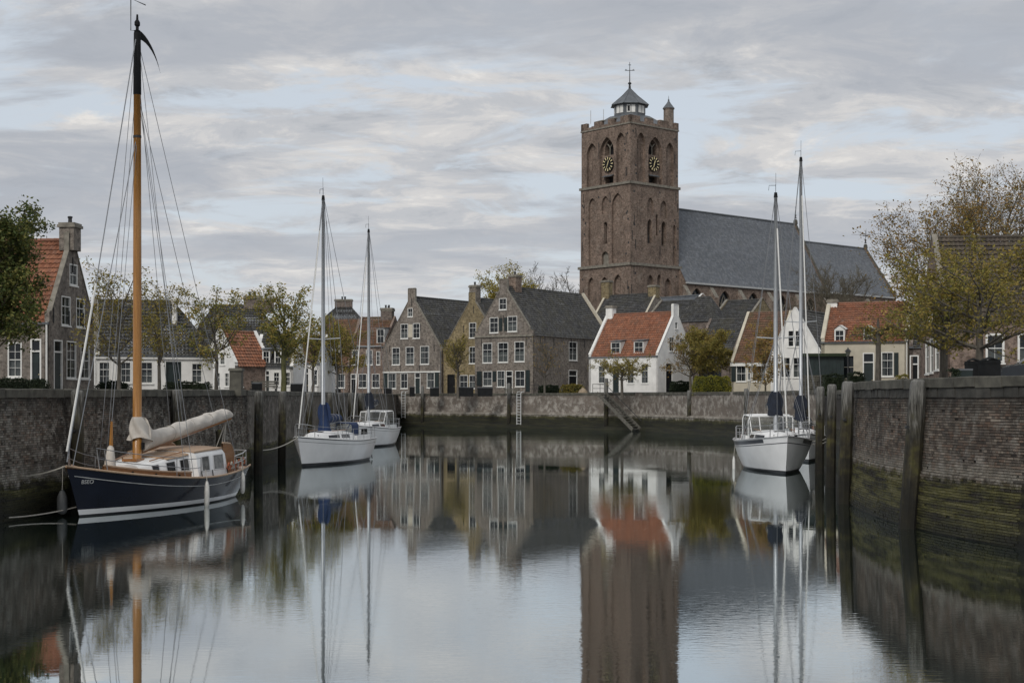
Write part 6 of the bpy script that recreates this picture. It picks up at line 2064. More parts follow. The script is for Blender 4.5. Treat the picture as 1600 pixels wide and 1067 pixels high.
# --- the navy cutter
def navy_boat():
    bow = Vector((-12.75, 40.5)); stern = Vector((-10.35, 49.9))
    hd = (bow - stern); L = hd.length + 0.25; ctr = (bow + stern) / 2
    ang = math.atan2(hd.y, hd.x)
    root = empty('sailing_boat', (ctr.x, ctr.y, 0), ang, 'navy blue wooden-masted sailing boat with white cabin at the left wall', 'sailing boat')
    sheer = lambda t: 0.90 + 0.60 * max(0, (t - 0.38) / 0.62) ** 1.9 + 0.20 * max(0, (0.38 - t) / 0.38) ** 1.6
    H = Hull(L, 3.3, sheer, zb=-0.55, fs=0.66, rake=0.95, srake=0.5, bow_p=2.3, mid=0.42, bilge=0.30, flare=0.42)
    rows = [lambda t: -0.5, lambda t: 0.02, lambda t: 0.05, lambda t: 0.165 + 0.04 * t, lambda t: 0.45, lambda t: sheer(t) * 0.6, lambda t: sheer(t) - 0.16, lambda t: sheer(t)]
    H.build(root, rows, [MT['navy'], MT['gel'], MT['boot']], [2, 2, 1, 0, 0, 0, 0], deckmat=MT['teak'])
    H.strake(root, 'rubbing_strake', MT['rooftan'], 0.0, 0.035)
    H.strake(root, 'cove_line', MT['whitemetal'], -0.27, 0.014, 0.02, 0.985, out=0.006)
    # low varnished bulwark inside the rail
    for sd_ in (1, -1):
        m = MB(); rws = [[], [], [], []]
        for i in range(25):
            x = -0.15 + (L * 0.40) * i / 24
            p = H.deck(x, 0.80)
            for r_, (o, z) in enumerate(((0, -0.05), (0, 0.20), (-0.05, 0.20), (-0.05, -0.05))): rws[r_].append(Vector((p.x, sd_ * (p.y + o), p.z + z * (0.75 if z > 0 else 1))))
        m.grid(rws); m.build('bulwark', MT['teak'], root, off=(0, 0, 0))
        cap = MB(); cap.tube([p + Vector((0, 0, 0.02)) for p in rws[1]], 0.03, 5); cap.build('bulwark_cap', MT['rooftan'], root, off=(0, 0, 0))
        for x in (0.6, 1.8, 2.8):
            p = H.deck(x, 0.80); k = MB(); k.box((p.x, sd_ * (p.y + 0.012), p.z + 0.05), 0.10, 0.012, 0.09); k.build('scupper', MT['black'], root, off=(0, 0, 0))
    zd = lambda x: sheer(H.t_of(x))
    # trunk cabin and deckhouse
    st1 = [(1.72, 0.55, 0.45, zd(1.72) - 0.02, zd(1.72) + 0.30), (1.5, 0.80, 0.68, zd(1.5) - 0.02, 1.40), (0.6, 0.98, 0.86, zd(0.6) - 0.02, 1.52), (-0.6, 1.12, 1.0, 0.86, 1.64)]
    cabin(root, 'trunk_cabin', MT['deckwhite'], st1)
    cabin(root, 'forward_roof', MT['rooftan'], [(x_, w1_ + 0.03, w1_, z1_ - 0.02, z1_ + 0.03) for x_, w0_, w1_, z0_, z1_ in ((0.62, 0, 0.84, 0, 1.53), (-0.6, 0, 0.98, 0, 1.645))])
    for sd_ in (1, -1): line(root, 'grab_rail', [(1.3, sd_ * 0.62, 1.50), (0.5, sd_ * 0.74, 1.62), (-0.5, sd_ * 0.86, 1.74)], 0.022, MT['teak'], 5)
    m = MB(); m.box((1.2, 0, 1.52), 0.5, 0.5, 0.08); m.build('hatch', MT['teak'], root, off=(0, 0, 0))
    for a, b in ((1.38, 1.08), (0.72, 0.28), (0.0, -0.46)): side_window(root, st1, a, b, 0.34, 0.84, MT['windowdark'], frame=MT['steel'])
    st2 = [(-0.55, 1.38, 1.24, 0.84, 1.70), (-1.5, 1.40, 1.25, 0.84, 1.74), (-2.65, 1.36, 1.20, 0.84, 1.77), (-2.75, 1.34, 1.18, 0.84, 1.72)]
    cabin(root, 'deckhouse', MT['deckwhite'], st2, MT['rooftan'], 'deckhouse_roof')
    for a, b in ((-0.82, -1.32), (-1.65, -2.42)): side_window(root, st2, a, b, 0.28, 0.80, MT['cabinglass'], skew=0.05, frame=MT['steel'])
    for x in (-0.7, -1.48, -2.55):
        for sd_ in (1, -1): line(root, 'cabin_post', [(x, sd_ * 1.42, 0.84), (x, sd_ * 1.38, 1.1)], 0.016, MT['black'])
    # roof planks
    for k in range(-3, 4):
        line(root, 'roof_seam', [(-0.6, k * 0.32, 1.79 - 0.06 * (k * .32) ** 2), (-2.7, k * 0.32, 1.85 - 0.06 * (k * .32) ** 2)], 0.009, MT['teak'], 3)
    # curved wooden cockpit coaming
    for sd_ in (1, -1):
        m = MB(); rws = [[], [], [], []]
        n = 16
        for i in range(n + 1):
            f = i / n
            x = -2.68 - 1.5 * f
            top = 1.93 - 0.10 * f - 0.85 * max(0, (f - 0.45) / 0.55) ** 1.7
            p = H.deck(x, 0.74)
            y = sd_ * (min(p.y, 1.18))
            for r_, (o, z) in enumerate(((0.03, p.z - 0.05), (0.03, top), (-0.03, top), (-0.03, p.z - 0.05))): rws[r_].append(Vector((x, y + sd_ * o, z)))
        m.grid(rws); m.face([r[-1] for r in rws])
        m.build('cockpit_coaming', MT['teak'], root, off=(0, 0, 0))
        line(root, 'coaming_rail', [p + Vector((0, 0, 0.02)) for p in rws[1]], 0.03, MT['rooftan'], 5)
    m = MB(); m.box((-4.35, 0.2, 1.32), 0.55, 0.9, 0.42, top=0.92); m.build('locker', MT['deckwhite'], root, off=(0, 0, 0))
    m = MB(); m.box((-3.85, 0.35, 1.2), 0.35, 0.7, 0.42); m.build('locker', MT['teak'], root, off=(0, 0, 0))
    # stern rail and coiled gear
    for k, dz in enumerate((0.52, 0.27)):
        pts = [H.deck(-L / 2 + 1.9, 0.95, dz), H.deck(-L / 2 + 0.9, 0.95, dz), Vector((-L / 2 + 0.12, H.hb(0) * 0.92, sheer(0) + dz)), Vector((-L / 2 - 0.05, 0, sheer(0) + dz)), Vector((-L / 2 + 0.12, -H.hb(0) * 0.92, sheer(0) + dz))]
        p2 = [Vector((p.x, -p.y, p.z)) for p in pts[:2]][::-1]
        line(root, 'stern_rail', pts + p2, 0.02 if k == 0 else 0.014, MT['steel'], 6)
    for x, y in ((-L / 2 + 0.15, 0.9), (-L / 2 + 0.15, -0.9), (-L / 2 + 0.9, 0.95), (-L / 2 + 1.9, 0.95), (-L / 2 + 0.9, -0.95)):
        p = H.deck(max(x, -L / 2), abs(y)); line(root, 'stanchion', [(p.x, p.y * (1 if y > 0 else -1), p.z), (p.x, p.y * (1 if y > 0 else -1), p.z + 0.52)], 0.016, MT['steel'], 5)
    rc = random.Random(4)
    for i in range(7):
        p = H.deck(-L / 2 + 0.6 + 0.28 * i, 0.9, 0.12); m = MB()
        m.tube([(p.x + 0.11 * math.cos(t), p.y + 0.03 * math.sin(2 * t), p.z + 0.10 + 0.11 * math.sin(t)) for t in [q * 0.7 for q in range(10)]], 0.03, 5)
        m.build('rope_coil', MT['rope'] if i % 2 else MT['orange'], root, off=(0, 0, 0))
    # mast
    mx = 0.95
    mz0, mz1 = zd(mx) - 0.1, 15.0
    m = MB(); m.tube([(mx, 0, mz0), (mx, 0, 4), (mx, 0, 9), (mx, 0, 13.0)], [0.145, 0.138, 0.126, 0.112], 14); m.build('mast', MT['mastwood'], root, off=(0, 0, 0), smooth=True)
    m = MB(); m.tube([(mx, 0, 12.95), (mx, 0, 13.0), (mx, 0, mz1 - 0.1), (mx, 0, mz1)], [0.10, 0.124, 0.108, 0.09], 12); m.build('masthead', MT['black'], root, off=(0, 0, 0), smooth=True)
    m = MB(); m.lathe((mx, 0, mz1), [(0.05, 0), (0.05, 0.12), (0.09, 0.16), (0.09, 0.26), (0.04, 0.34), (0.03, 0.5)], 8); m.build('truck', MT['black'], root, off=(0, 0, 0))
    line(root, 'mast_band', [(mx, 0, 11.62), (mx, 0, 11.70)], 0.128, MT['iron'], 12)
    # pennant drooping from the masthead (blown towards the stern)
    m = MB(); rws = [[], []]
    for i in range(9):
        f = i / 8
        q = Vector((mx - 0.02 - 0.62 * math.sin(f * 1.5), 0.03 + 0.42 * f, mz1 - 0.12 - 1.1 * f ** 1.7)); wdt = 0.12 * (1 - f) + 0.025
        rws[0].append(q + Vector((0, 0, wdt))); rws[1].append(q - Vector((0.02, 0, wdt)))
    m.grid(rws); m.build('pennant', MT['black'], root, off=(0, 0, 0))
    m = MB(); m.tube([(mx, 0, mz1), (mx + 0.22, -0.1, mz1 - 0.05), (mx + 0.22, -0.1, mz1 + 0.95), (mx - 0.08, 0.25, mz1 + 0.80)], 0.018, 4); m.build('wind_vane', MT['iron'], root, off=(0, 0, 0))
    # rigging
    stem = Vector((L / 2 - 0.03, 0, sheer(1) + 0.12))
    line(root, 'forestay', [stem, (mx + 0.1, 0, mz1 - 0.3)], 0.020, MT['wire'])
    line(root, 'furled_jib', [stem + Vector((0, 0, 0.3)), stem.lerp(Vector((mx + 0.1, 0, mz1 - 0.3)), 0.40)], 0.034, MT['whitecloth'], 6)
    line(root, 'inner_forestay', [(L / 2 - 0.35, 0, sheer(1)), (mx + 0.1, 0, 11.5)], 0.016, MT['wire'])
    for sd_ in (1, -1):
        for x, zt_ in ((mx - 0.25, mz1 - 0.6), (mx - 0.75, 12.9)):
            p = H.deck(x, 0.97); line(root, 'shroud', [(p.x, sd_ * p.y, p.z), (mx, sd_ * 0.08, zt_)], 0.010, MT['wire'])
        p = H.deck(-L / 2 + 1.2, 0.9); line(root, 'backstay', [(p.x, sd_ * p.y, p.z), (mx, sd_ * 0.05, mz1 - 0.4)], 0.010, MT['wire'])
    end = Vector((-5.55, 0.0, 2.74))
    sail_roll(root, 'sail_cover', MT['canvas'], mx, 2.86, 1.78, (end.x, end.y, end.z), 0.25, 0.185, MT['teak'], 0.165, seed=6, collar=0.42, boom_r=0.085, folds=0.22, cl=0.40)
    for y, x2 in ((0.1, -4.5), (-0.35, -4.8), (0.45, -4.1)): line(root, 'mainsheet', [end + Vector((0.2, 0, -0.08)), (x2, y, 1.15)], 0.016, MT['rope'])
    for f in (0.45, 0.8): line(root, 'topping_lift', [Vector((mx - 0.2, 0, 1.74)).lerp(end, f) + Vector((0, 0, 0.4)), (mx, 0.05, 12.9)], 0.010, MT['wire'])
    m = MB(); m.box((mx + 0.02, 0.21, 1.95), 0.12, 0.06, 0.22); m.build('winch_block', MT['black'], root, off=(0, 0, 0))
    # bow: pulpit lines, small furled staysail on its wooden boom, mooring line
    for sd_ in (1, -1):
        for k in range(2):
            p = H.deck(L / 2 - 0.95 - 0.25 * k, 0.9); line(root, 'pulpit_leg', [(p.x, sd_ * p.y, p.z), (p.x + 0.12, sd_ * p.y * 0.95, p.z + 0.62)], 0.018, MT['steel'], 5)
        a = H.deck(L / 2 - 0.85, 0.9, 0.64); b = H.deck(mx + 0.1, 0.93, 0.62); c = H.deck(-0.3, 0.95, 0.62)
        for dz in (0, -0.3):
            pts = [Vector((p.x, sd_ * p.y, p.z + dz)) for p in (a, b, c)]
            line(root, 'lifeline', sag(pts[0], pts[1], 0.04) + sag(pts[1], pts[2], 0.04)[1:], 0.012, MT['wire'])
        for q in (b, c): line(root, 'stanchion', [(q.x, sd_ * q.y, q.z - 0.62), (q.x, sd_ * q.y, q.z)], 0.016, MT['steel'], 5)
    m = MB(); m.tube([(2.75, 0.1, 1.15), (2.75, 0.1, 1.5), (2.72, 0.1, 1.95), (2.7, 0.1, 2.02)], [0.19, 0.17, 0.10, 0.05], 8); m.build('furled_staysail', MT['canvas'], root, off=(0, 0, 0), smooth=True)
    m = MB(); m.tube([(2.70, 0.1, 1.9), (2.66, 0.1, 2.75)], [0.07, 0.035], 6); m.build('staysail_boom', MT['mastwood'], root, off=(0, 0, 0))
    line(root, 'staysail_halyard', [(2.66, 0.1, 2.7), (mx + 0.1, 0.03, 11.4)], 0.010, MT['wire'])
    for x, tl in ((-0.35, (0.02, 0.0)), (-3.5, (0.04, 0.0))):
        p = H.deck(x, 1.0); fender(root, (p.x, p.y + 0.10, p.z - 0.1 if x > -2 else p.z - 0.05), 0.85 if x > -2 else 0.75, 0.085, tilt=tl, rope_up=0.35)
    p = stem; fender(root, (L / 2 - 0.62, -0.52, 0.78), 0.72, 0.15, MT['darkfender'], 0.7)
    # name on the bow: small pale letters
    try:
        fc = bpy.data.curves.new('name_letters', 'FONT'); fc.body = 'BSEO'; fc.size = 0.17; fc.extrude = 0.004
        fo = bpy.data.objects.new('name_letters', fc); COL.objects.link(fo)
        dg = bpy.context.evaluated_depsgraph_get(); me = bpy.data.meshes.new_from_object(fo.evaluated_get(dg))
        bpy.data.objects.remove(fo)
        ob = bpy.data.objects.new('name_letters', me); COL.objects.link(ob); me.materials.clear(); me.materials.append(MT['whitemetal'])
        ob.parent = root
        t0 = H.t_of(L / 2 - 0.30); zl = sheer(t0) - 0.47
        a = H.pt(t0, zl); b = H.pt(t0 - 0.055, zl); c = H.pt(t0, zl + 0.12)
        xa = (b - a).normalized(); up = (c - a).normalized(); nn = xa.cross(up).normalized(); up = nn.cross(xa)
        Mx = Matrix.Identity(4)
        for i, v in enumerate((xa, up, nn)):
            for j in range(3): Mx[j][i] = v[j]
        Mx.translation = a + nn * 0.03
        ob.matrix_local = Mx
    except Exception as e: print('letters', e)
    # mooring lines
    q = root.matrix_world
    bpy.context.view_layer.update()
    inv = root.matrix_world.inverted()
    tgt = inv @ at(0, 745, 41.0)
    line(root, 'mooring_line', sag(stem + Vector((0, 0, -0.1)), tgt, 0.12), 0.025, MT['rope'], 5)
    tgt = inv @ Vector((-14.05, 39.3, 0.12))
    line(root, 'mooring_line', sag((L / 2 - 1.0, -0.3, 0.25), tgt, 0.05), 0.02, MT['rope'], 5)
    return root
navy_boat()

# --- white yachts
def yacht(label, bow, stern, B, fb, mast_h, mast_f, cover, hull_mat='gel', seed=1, style='hood', lines='band', spreader=0.9, boom_len=3.3, dark_win=True, boom_z=1.25, cover_h=1.5, cl=0.0, hood_h=0.72, orange=False, sheet=True, whood=None):
    bow, stern = Vector(bow), Vector(stern)
    hd = bow - stern; L = hd.length; ctr = (bow + stern) / 2; ang = math.atan2(hd.y, hd.x)
    root = empty('white_yacht', (ctr.x, ctr.y, 0), ang, label, 'yacht', 'white yachts moored in the harbour')
    sheer = lambda t: fb * (0.84 + 0.22 * max(0, (t - 0.35) / 0.65) ** 1.7 + 0.02 * max(0, (0.35 - t) / 0.35))
    H = Hull(L, B, sheer, zb=-0.5, fs=0.78, rake=0.85, srake=-0.12, bow_p=2.4, mid=0.42, bilge=0.27, flare=0.42)
    if lines == 'band':
        rows = [lambda t: -0.45, lambda t: 0.04, lambda t: 0.13, lambda t: sheer(t) * 0.5, lambda t: sheer(t) - 0.30, lambda t: sheer(t) - 0.26, lambda t: sheer(t) - 0.21, lambda t: sheer(t) - 0.03, lambda t: sheer(t)]
        mrow = [1, 1, 0, 0, 2, 0, 2, 0]
    else:
        rows = [lambda t: -0.45, lambda t: 0.05, lambda t: 0.14, lambda t: sheer(t) * 0.5, lambda t: sheer(t) - 0.235, lambda t: sheer(t) - 0.215, lambda t: sheer(t) - 0.05, lambda t: sheer(t)]
        mrow = [1, 1, 0, 0, 2, 0, 2]
    o = H.build(root, rows, [MT[hull_mat], MT['boot'], MT['band']], mrow)
    if lines == 'band':   # the dark band stops short of the stem
        me = o.data
        for p in me.polygons:
            if p.material_index == 2 and p.center.z > sheer(H.t_of(min(max(p.center.x, -L / 2), L / 2))) - 0.22 and p.center.x > L / 2 - 1.35: p.material_index = 0
    H.strake(root, 'toe_rail', MT['steel'] if lines == 'band' else MT['deckwhite'], 0.015, 0.026)
    zd = lambda x: sheer(H.t_of(x)) - 0.03
    xf, xb = L * 0.27, -L * 0.16
    hh = 0.42
    st = [(xf + 0.75, 0.10, 0.06, zd(xf + .7), zd(xf + .7) + 0.05), (xf, 0.55, 0.42, zd(xf), zd(xf) + hh * 0.62), (L * 0.10, B * 0.30, B * 0.25, zd(L * .1), zd(L * .1) + hh), (xb, B * 0.335, B * 0.285, zd(xb), zd(xb) + hh * 1.12), (xb - 0.08, B * 0.33, B * 0.28, zd(xb), zd(xb) + hh * 1.05)]
    cabin(root, 'coachroof', MT['deckwhite'], st, None, crown=0.10)
    for a, b in ((L * 0.20, L * 0.075), (L * 0.045, -L * 0.08)): side_window(root, st, a, b, 0.34, 0.74, MT['windowdark'], skew=0.06)
    # fore hatch and front ports
    m = MB(); m.box((L * 0.19, 0, zd(L * .19) + hh * 0.78 + 0.10), 0.5, 0.5, 0.06); m.build('hatch', MT['windowdark'], root, off=(0, 0, 0))
    for y in (0.22, -0.22):
        m = MB(); zz = zd(xf) + hh * 0.55; m.box((xf + 0.14, y, zz - 0.03), 0.03, 0.3, 0.12, ax=(1, 0, 0.9), ay=(0, 1, 0), az=(-0.9, 0, 1)); m.build('front_port', MT['windowdark'], root, off=(0, 0, 0))
    for sd_ in (1, -1): line(root, 'grab_rail', [(L * 0.14, sd_ * B * 0.22, zd(0) + hh + 0.12), (L * 0.02, sd_ * B * 0.235, zd(0) + hh + 0.15), (-L * 0.1, sd_ * B * 0.24, zd(0) + hh + 0.15)], 0.02, MT['teak'], 5)
    # cockpit coamings
    for sd_ in (1, -1):
        m = MB(); m.box((xb - 1.25, sd_ * B * 0.31, zd(xb) + 0.12), 2.3, 0.16, 0.30); m.build('coaming', MT['deckwhite'], root, off=(0, 0, 0))
    # windscreen / sprayhood
    if style == 'hood':
        hw, z0, z1 = B * 0.30, zd(xb) + hh, zd(xb) + hh + hood_h
        arcs = []
        for x, k, zt_ in ((xb + 0.75, 0.86, z0 + 0.02), (xb + 0.2, 0.95, z1 - 0.04), (xb - 0.75, 1.0, z1)):
            pts = []
            for i in range(13):
                a = math.pi * i / 12
                y = hw * k * max(-1, min(1, math.cos(a) * 1.25)); z = z0 - 0.15 + (zt_ - z0 + 0.15) * min(1, math.sin(a) * 1.6)
                pts.append(Vector((x - 0.25 * (z - z0) * 0, y, z)))
            arcs.append(pts)
        m = MB(); m.grid(arcs[1:]); m.build('sprayhood', MT[whood or cover], root, off=(0, 0, 0), smooth=True)
        m = MB(); m.grid(arcs[:2]); m.build('windscreen', MT['clearvinyl'], root, off=(0, 0, 0), smooth=True)
        for pts in arcs: line(root, 'hood_frame', pts, 0.022, MT['steel'] if pts is not arcs[1] else MT[whood or cover], 5)
        for i in (3, 6, 9): line(root, 'hood_seam', [arcs[0][i], arcs[1][i]], 0.022, MT[whood or cover], 5)
    else:
        hw, z0, z1 = B * 0.33, zd(xb) + hh, zd(xb) + hh + 0.78
        arcs = []
        for x, k, zt_ in ((xb + 0.75, 0.88, z0 + 0.02), (xb + 0.25, 0.93, z1 - 0.03), (xb - 1.5, 1.0, z1 + 0.03)):
            pts = []
            for i in range(15):
                a = math.pi * i / 14
                y = hw * k * max(-1, min(1, math.cos(a) * 1.22)); z = z0 - 0.25 + (zt_ - z0 + 0.25) * min(1, math.sin(a) * 1.9) + (0.07 * math.sin(a) if zt_ > z0 + 0.1 else 0)
                pts.append(Vector((x, y, z)))
            arcs.append(pts)
        m = MB(); m.grid([a[3:12] for a in arcs[1:]]); m.build('hardtop', MT['deckwhite'], root, off=(0, 0, 0), smooth=True)
        m = MB(); m.grid(arcs[:2]); m.build('windscreen', MT['clearvinyl'], root, off=(0, 0, 0), smooth=True)
        for a in arcs: line(root, 'hood_frame', a, 0.03, MT['deckwhite'], 6)
        line(root, 'hood_edge', arcs[1][3:12], 0.055, MT['deckwhite'], 6)
        for i in (3, 5, 9, 11): line(root, 'hood_seam', [arcs[0][i], arcs[1][i]], 0.028, MT['deckwhite'], 5)
        for sl_ in (slice(0, 4), slice(11, 15)):
            m = MB(); m.grid([a[sl_] for a in arcs[1:]]); m.build('side_pane', MT['clearvinyl'], root, off=(0, 0, 0))
    # mast and rig
    mx = -L / 2 + L * mast_f
    zf = zd(mx) + hh
    m = MB(); m.tube([(mx, 0, zf - 0.1), (mx, 0, mast_h * 0.55), (mx, 0, mast_h)], [0.105, 0.10, 0.078], 12); m.build('mast', MT['alu'], root, off=(0, 0, 0), smooth=True)
    m = MB(); m.tube([(mx, 0, mast_h - 0.02), (mx, 0, mast_h + 0.22)], [0.10, 0.07], 8); m.build('masthead', MT['black'], root, off=(0, 0, 0))
    vane(root, mx, mast_h + 0.2, 1.0)
    zs = zf + (mast_h - zf) * 0.40
    chain = {}
    for sd_ in (1, -1):
        p = H.deck(mx - 0.15, 0.9); chain[sd_] = Vector((p.x, sd_ * p.y, p.z))
        tip = Vector((mx - 0.12, sd_ * spreader, zs + 0.06))
        line(root, 'spreader', [(mx, 0, zs), tip], 0.028, MT['alu'], 5)
        line(root, 'cap_shroud', [chain[sd_], tip, (mx, sd_ * 0.05, mast_h - 0.1)], 0.014, MT['wire'])
        line(root, 'lower_shroud', [chain[sd_] + Vector((-0.5, 0, 0)), (mx, sd_ * 0.05, zs - 0.1)], 0.012, MT['wire'])
        line(root, 'lower_shroud', [chain[sd_] + Vector((0.45, 0, 0)), (mx, sd_ * 0.05, zs - 0.15)], 0.012, MT['wire'])
        line(root, 'backstay', [(-L / 2 + 0.1, sd_ * H.hb(0) * 0.8, sheer(0)), (mx - 0.2, 0, mast_h)], 0.012, MT['wire'])
    stem = Vector((L / 2 - 0.08, 0, sheer(1) + 0.05))
    topj = Vector((mx + 0.08, 0, mast_h - 0.25))
    line(root, 'forestay', [stem, topj], 0.016, MT['wire'])
    line(root, 'furled_jib', [stem.lerp(topj, f) for f in (0.03, 0.2, 0.6, 0.88)], 0.036, MT['whitecloth'], 6)
    if sheet: line(root, 'halyard', [(mx + 0.14, 0.05, zf + 0.2), (mx + 0.1, 0.04, mast_h - 0.3)], 0.010, MT['wire'])
    line(root, 'halyard', [(mx - 0.7, 0.35, zf + 0.6), (mx - 0.05, 0.03, mast_h - 0.4)], 0.010, MT['wire'])
    end = (mx - boom_len, 0, zf + boom_z * 0.92)
    sail_roll(root, 'sail_cover', MT[cover], mx, zf + boom_z + cover_h, zf + boom_z * 0.72, end, 0.27, 0.17, MT['alu'], 0.11, seed=seed, collar=0.46, boom_r=0.06, folds=0.10, cl=cl)
    rails(root, H, L / 2 - 0.1, -L / 2 + 0.05, 0.6, 5, orange=orange)
    bpy.context.view_layer.update()
    return root, H, sheer, L

y1, H1, s1, L1 = yacht('white yacht with bright blue sail cover and sprayhood', (-10.75, 70.6), (-8.75, 79.6), 2.95, 1.42, 13.9, 0.60, 'bluecloth', seed=2, style='hood', lines='thin', boom_z=0.62, cover_h=0.85, boom_len=2.6, cl=-0.55, hood_h=0.55)
inv = y1.matrix_world.inverted()
line(y1, 'mooring_line', sag((L1 / 2 - 0.1, 0, s1(1)), inv @ Vector((-11.75, 66.3, 1.0)), 0.15), 0.025, MT['rope'], 5)
# outboard motor on the stern
m = MB(); m.box((-L1 / 2 - 0.2, 0.35, s1(0) + 0.28), 0.36, 0.30, 0.45, top=0.8); m.tube([(-L1 / 2 - 0.2, 0.35, s1(0) + 0.1), (-L1 / 2 - 0.28, 0.35, -0.2)], [0.08, 0.05], 6)
m.build('outboard_motor', MT['black'], y1, off=(0, 0, 0))
line(y1, 'stern_line', [(-L1 / 2, 0.6, s1(0)), (-L1 / 2 - 0.15, 0.75, 0.6), (-L1 / 2 - 0.25, 0.8, 0.05)], 0.03, MT['rubber'], 5)
y2, H2, s2, L2 = yacht('second white yacht with navy sail cover behind the blue-covered one', (-11.0, 97.2), (-9.6, 106.0), 3.25, 1.5, 15.4, 0.52, 'navycloth', seed=3, style='hard', lines='thin', boom_z=1.45, cover_h=0.7, boom_len=2.4)
y3, H3, s3, L3 = yacht('white yacht seen bow-on with dark band at the right wall', (12.45, 63.6), (12.95, 72.8), 3.6, 1.62, 13.1, 0.56, 'navycloth', seed=4, style='hard', lines='band', boom_z=1.2, cover_h=0.75, boom_len=2.6, orange=True)
p = H3.deck(-0.6, 1.0); fender(y3, (p.x, -p.y - 0.08, p.z - 0.75), 0.8, 0.07, MT['whitecloth'])
inv = y3.matrix_world.inverted()
for z, yy in ((1.15, 0.9), (1.0, 0.6)): line(y3, 'mooring_line', sag((1.6, 1.55, 1.45 if yy > 0.7 else 1.3), inv @ Vector((14.05, 62.5, z + 0.6)), 0.12), 0.02, MT['rope'], 5)
y4, H4, s4, L4 = yacht('white yacht with the tallest mast moored behind the bow-on yacht', (16.0, 75.6), (16.9, 85.4), 3.0, 1.45, 16.9, 0.56, 'navycloth', seed=5, style='hood', lines='thin', boom_z=1.2, cover_h=0.75, boom_len=2.4, cl=-0.3, orange=True, whood='navycloth')
# ---------------------------------------------------------------- street things
def car():
    d = 56
    a = at(1547, 586, d)
    L_, W_ = 4.4, 1.75
    root = empty('parked_car', (a.x + L_ / 2, d, GZ + 0.02), R(4), 'glossy black car parked behind the right quay wall', 'car')
    prof = [(-2.2, 0.35), (-2.2, 0.80), (-2.1, 0.97), (-1.75, 1.06), (-0.95, 1.13), (-0.35, 1.52), (0.2, 1.58), (1.0, 1.55), (1.75, 1.18), (2.1, 1.05), (2.18, 0.7), (2.15, 0.35)]
    m = MB(); rows = []
    for s_, ins in ((-1, 0.10), (-1, 0.0), (1, 0.0), (1, 0.10)):
        r_ = []
        for x, z in prof:
            ty = 0.16 * max(0, (z - 1.05) / 0.5)
            r_.append(Vector((x * (0.985 if ins else 1), s_ * (W_ / 2 - ins * 0.5 - ty), z - (0.0 if not ins else -0.035) if z > 0.5 else z)))
        rows.append(r_)
    rows = [rows[1], [Vector((p.x, p.y * 0.9, p.z + 0.03)) for p in rows[1]], [Vector((p.x, 0, p.z + 0.05)) for p in rows[1]], [Vector((p.x, -p.y * 0.9, p.z + 0.03)) for p in rows[1]], [Vector((p.x, -p.y, p.z)) for p in rows[1]]]
    m.grid(rows, flip=True); m.face(rows[0]); m.face(rows[-1][::-1])
    o = m.build('body', MT['carpaint'], root, off=(0, 0, 0)); smooth_by_angle(o, 35)
    for sy in (-1, 1):
        for x0, x1, t0, t1 in ((-0.85, 0.05, -0.35, 0.05), (0.15, 1.5, 0.15, 0.95)):
            g = MB(); y0, y1 = sy * (W_ / 2 + 0.004), sy * (W_ / 2 - 0.14)
            g.face([(x0, y0, 1.12), (x1, y0, 1.14), (t1, y1, 1.47), (t0, y1, 1.47)]); g.build('window', MT['windowdark'], root, off=(0, 0, 0))
        for x in (-1.4, 1.35):
            w = MB(); w.tube([(x, sy * (W_ / 2 - 0.2), 0.33), (x, sy * (W_ / 2 + 0.01), 0.33)], 0.33, 16); wh = w.build('wheel', MT['rubber'], root, off=(0, 0, 0))
            w = MB(); w.tube([(x, sy * (W_ / 2), 0.33), (x, sy * (W_ / 2 + 0.02), 0.33)], 0.2, 12); w.build('rim', MT['steel'], wh, off=(0, 0, 0))
        hl = MB(); hl.box((-2.12, sy * 0.62, 0.82), 0.16, 0.34, 0.14); hl.build('headlight', MT['glass'], root, off=(0, 0, 0))
        mr = MB(); mr.box((-0.75, sy * (W_ / 2 + 0.09), 1.14), 0.12, 0.18, 0.12); mr.build('mirror', MT['carpaint'], root, off=(0, 0, 0))
    ws = MB(); ws.face([(-0.93, -0.72, 1.185), (-0.93, 0.72, 1.185), (-0.38, 0.62, 1.545), (-0.38, -0.62, 1.545)]); ws.build('windscreen', MT['windowdark'], root, off=(0, 0, 0))
car()

def wheelie_bin(label, px, d, w, y_top, mat='black'):
    p = at(px, 600, d); H_ = zat(y_top, d) - GZ
    root = empty('refuse_bin', (p.x, d, GZ), R(px % 9 - 4), label, 'bin')
    m = MB(); m.box((0, 0, H_ * 0.46), w, w * 1.05, H_ * 0.86, top=1.0); 
    m.box((0, 0, H_ * 0.82), w * 1.06, w * 1.1, 0.06)
    m.build('body', MT[mat], root, off=(0, 0, 0))
    l = MB(); l.grid([[Vector((x * w * 0.54, y * w * 0.56, H_ * (0.86 + 0.12 * (1 - x * x) * (1 - 0.5 * y * y)))) for x in (-1, -0.6, 0, 0.6, 1)] for y in (-1, -0.5, 0, 0.5, 1)]); l.build('lid', MT[mat], root, off=(0, 0, 0), smooth=True)
    for s_ in (-1, 1):
        k = MB(); k.tube([(s_ * w * 0.42, -w * 0.5, 0.1), (s_ * w * 0.52, -w * 0.5, 0.1)], 0.1, 10); k.build('wheel', MT['rubber'], root, off=(0, 0, 0))
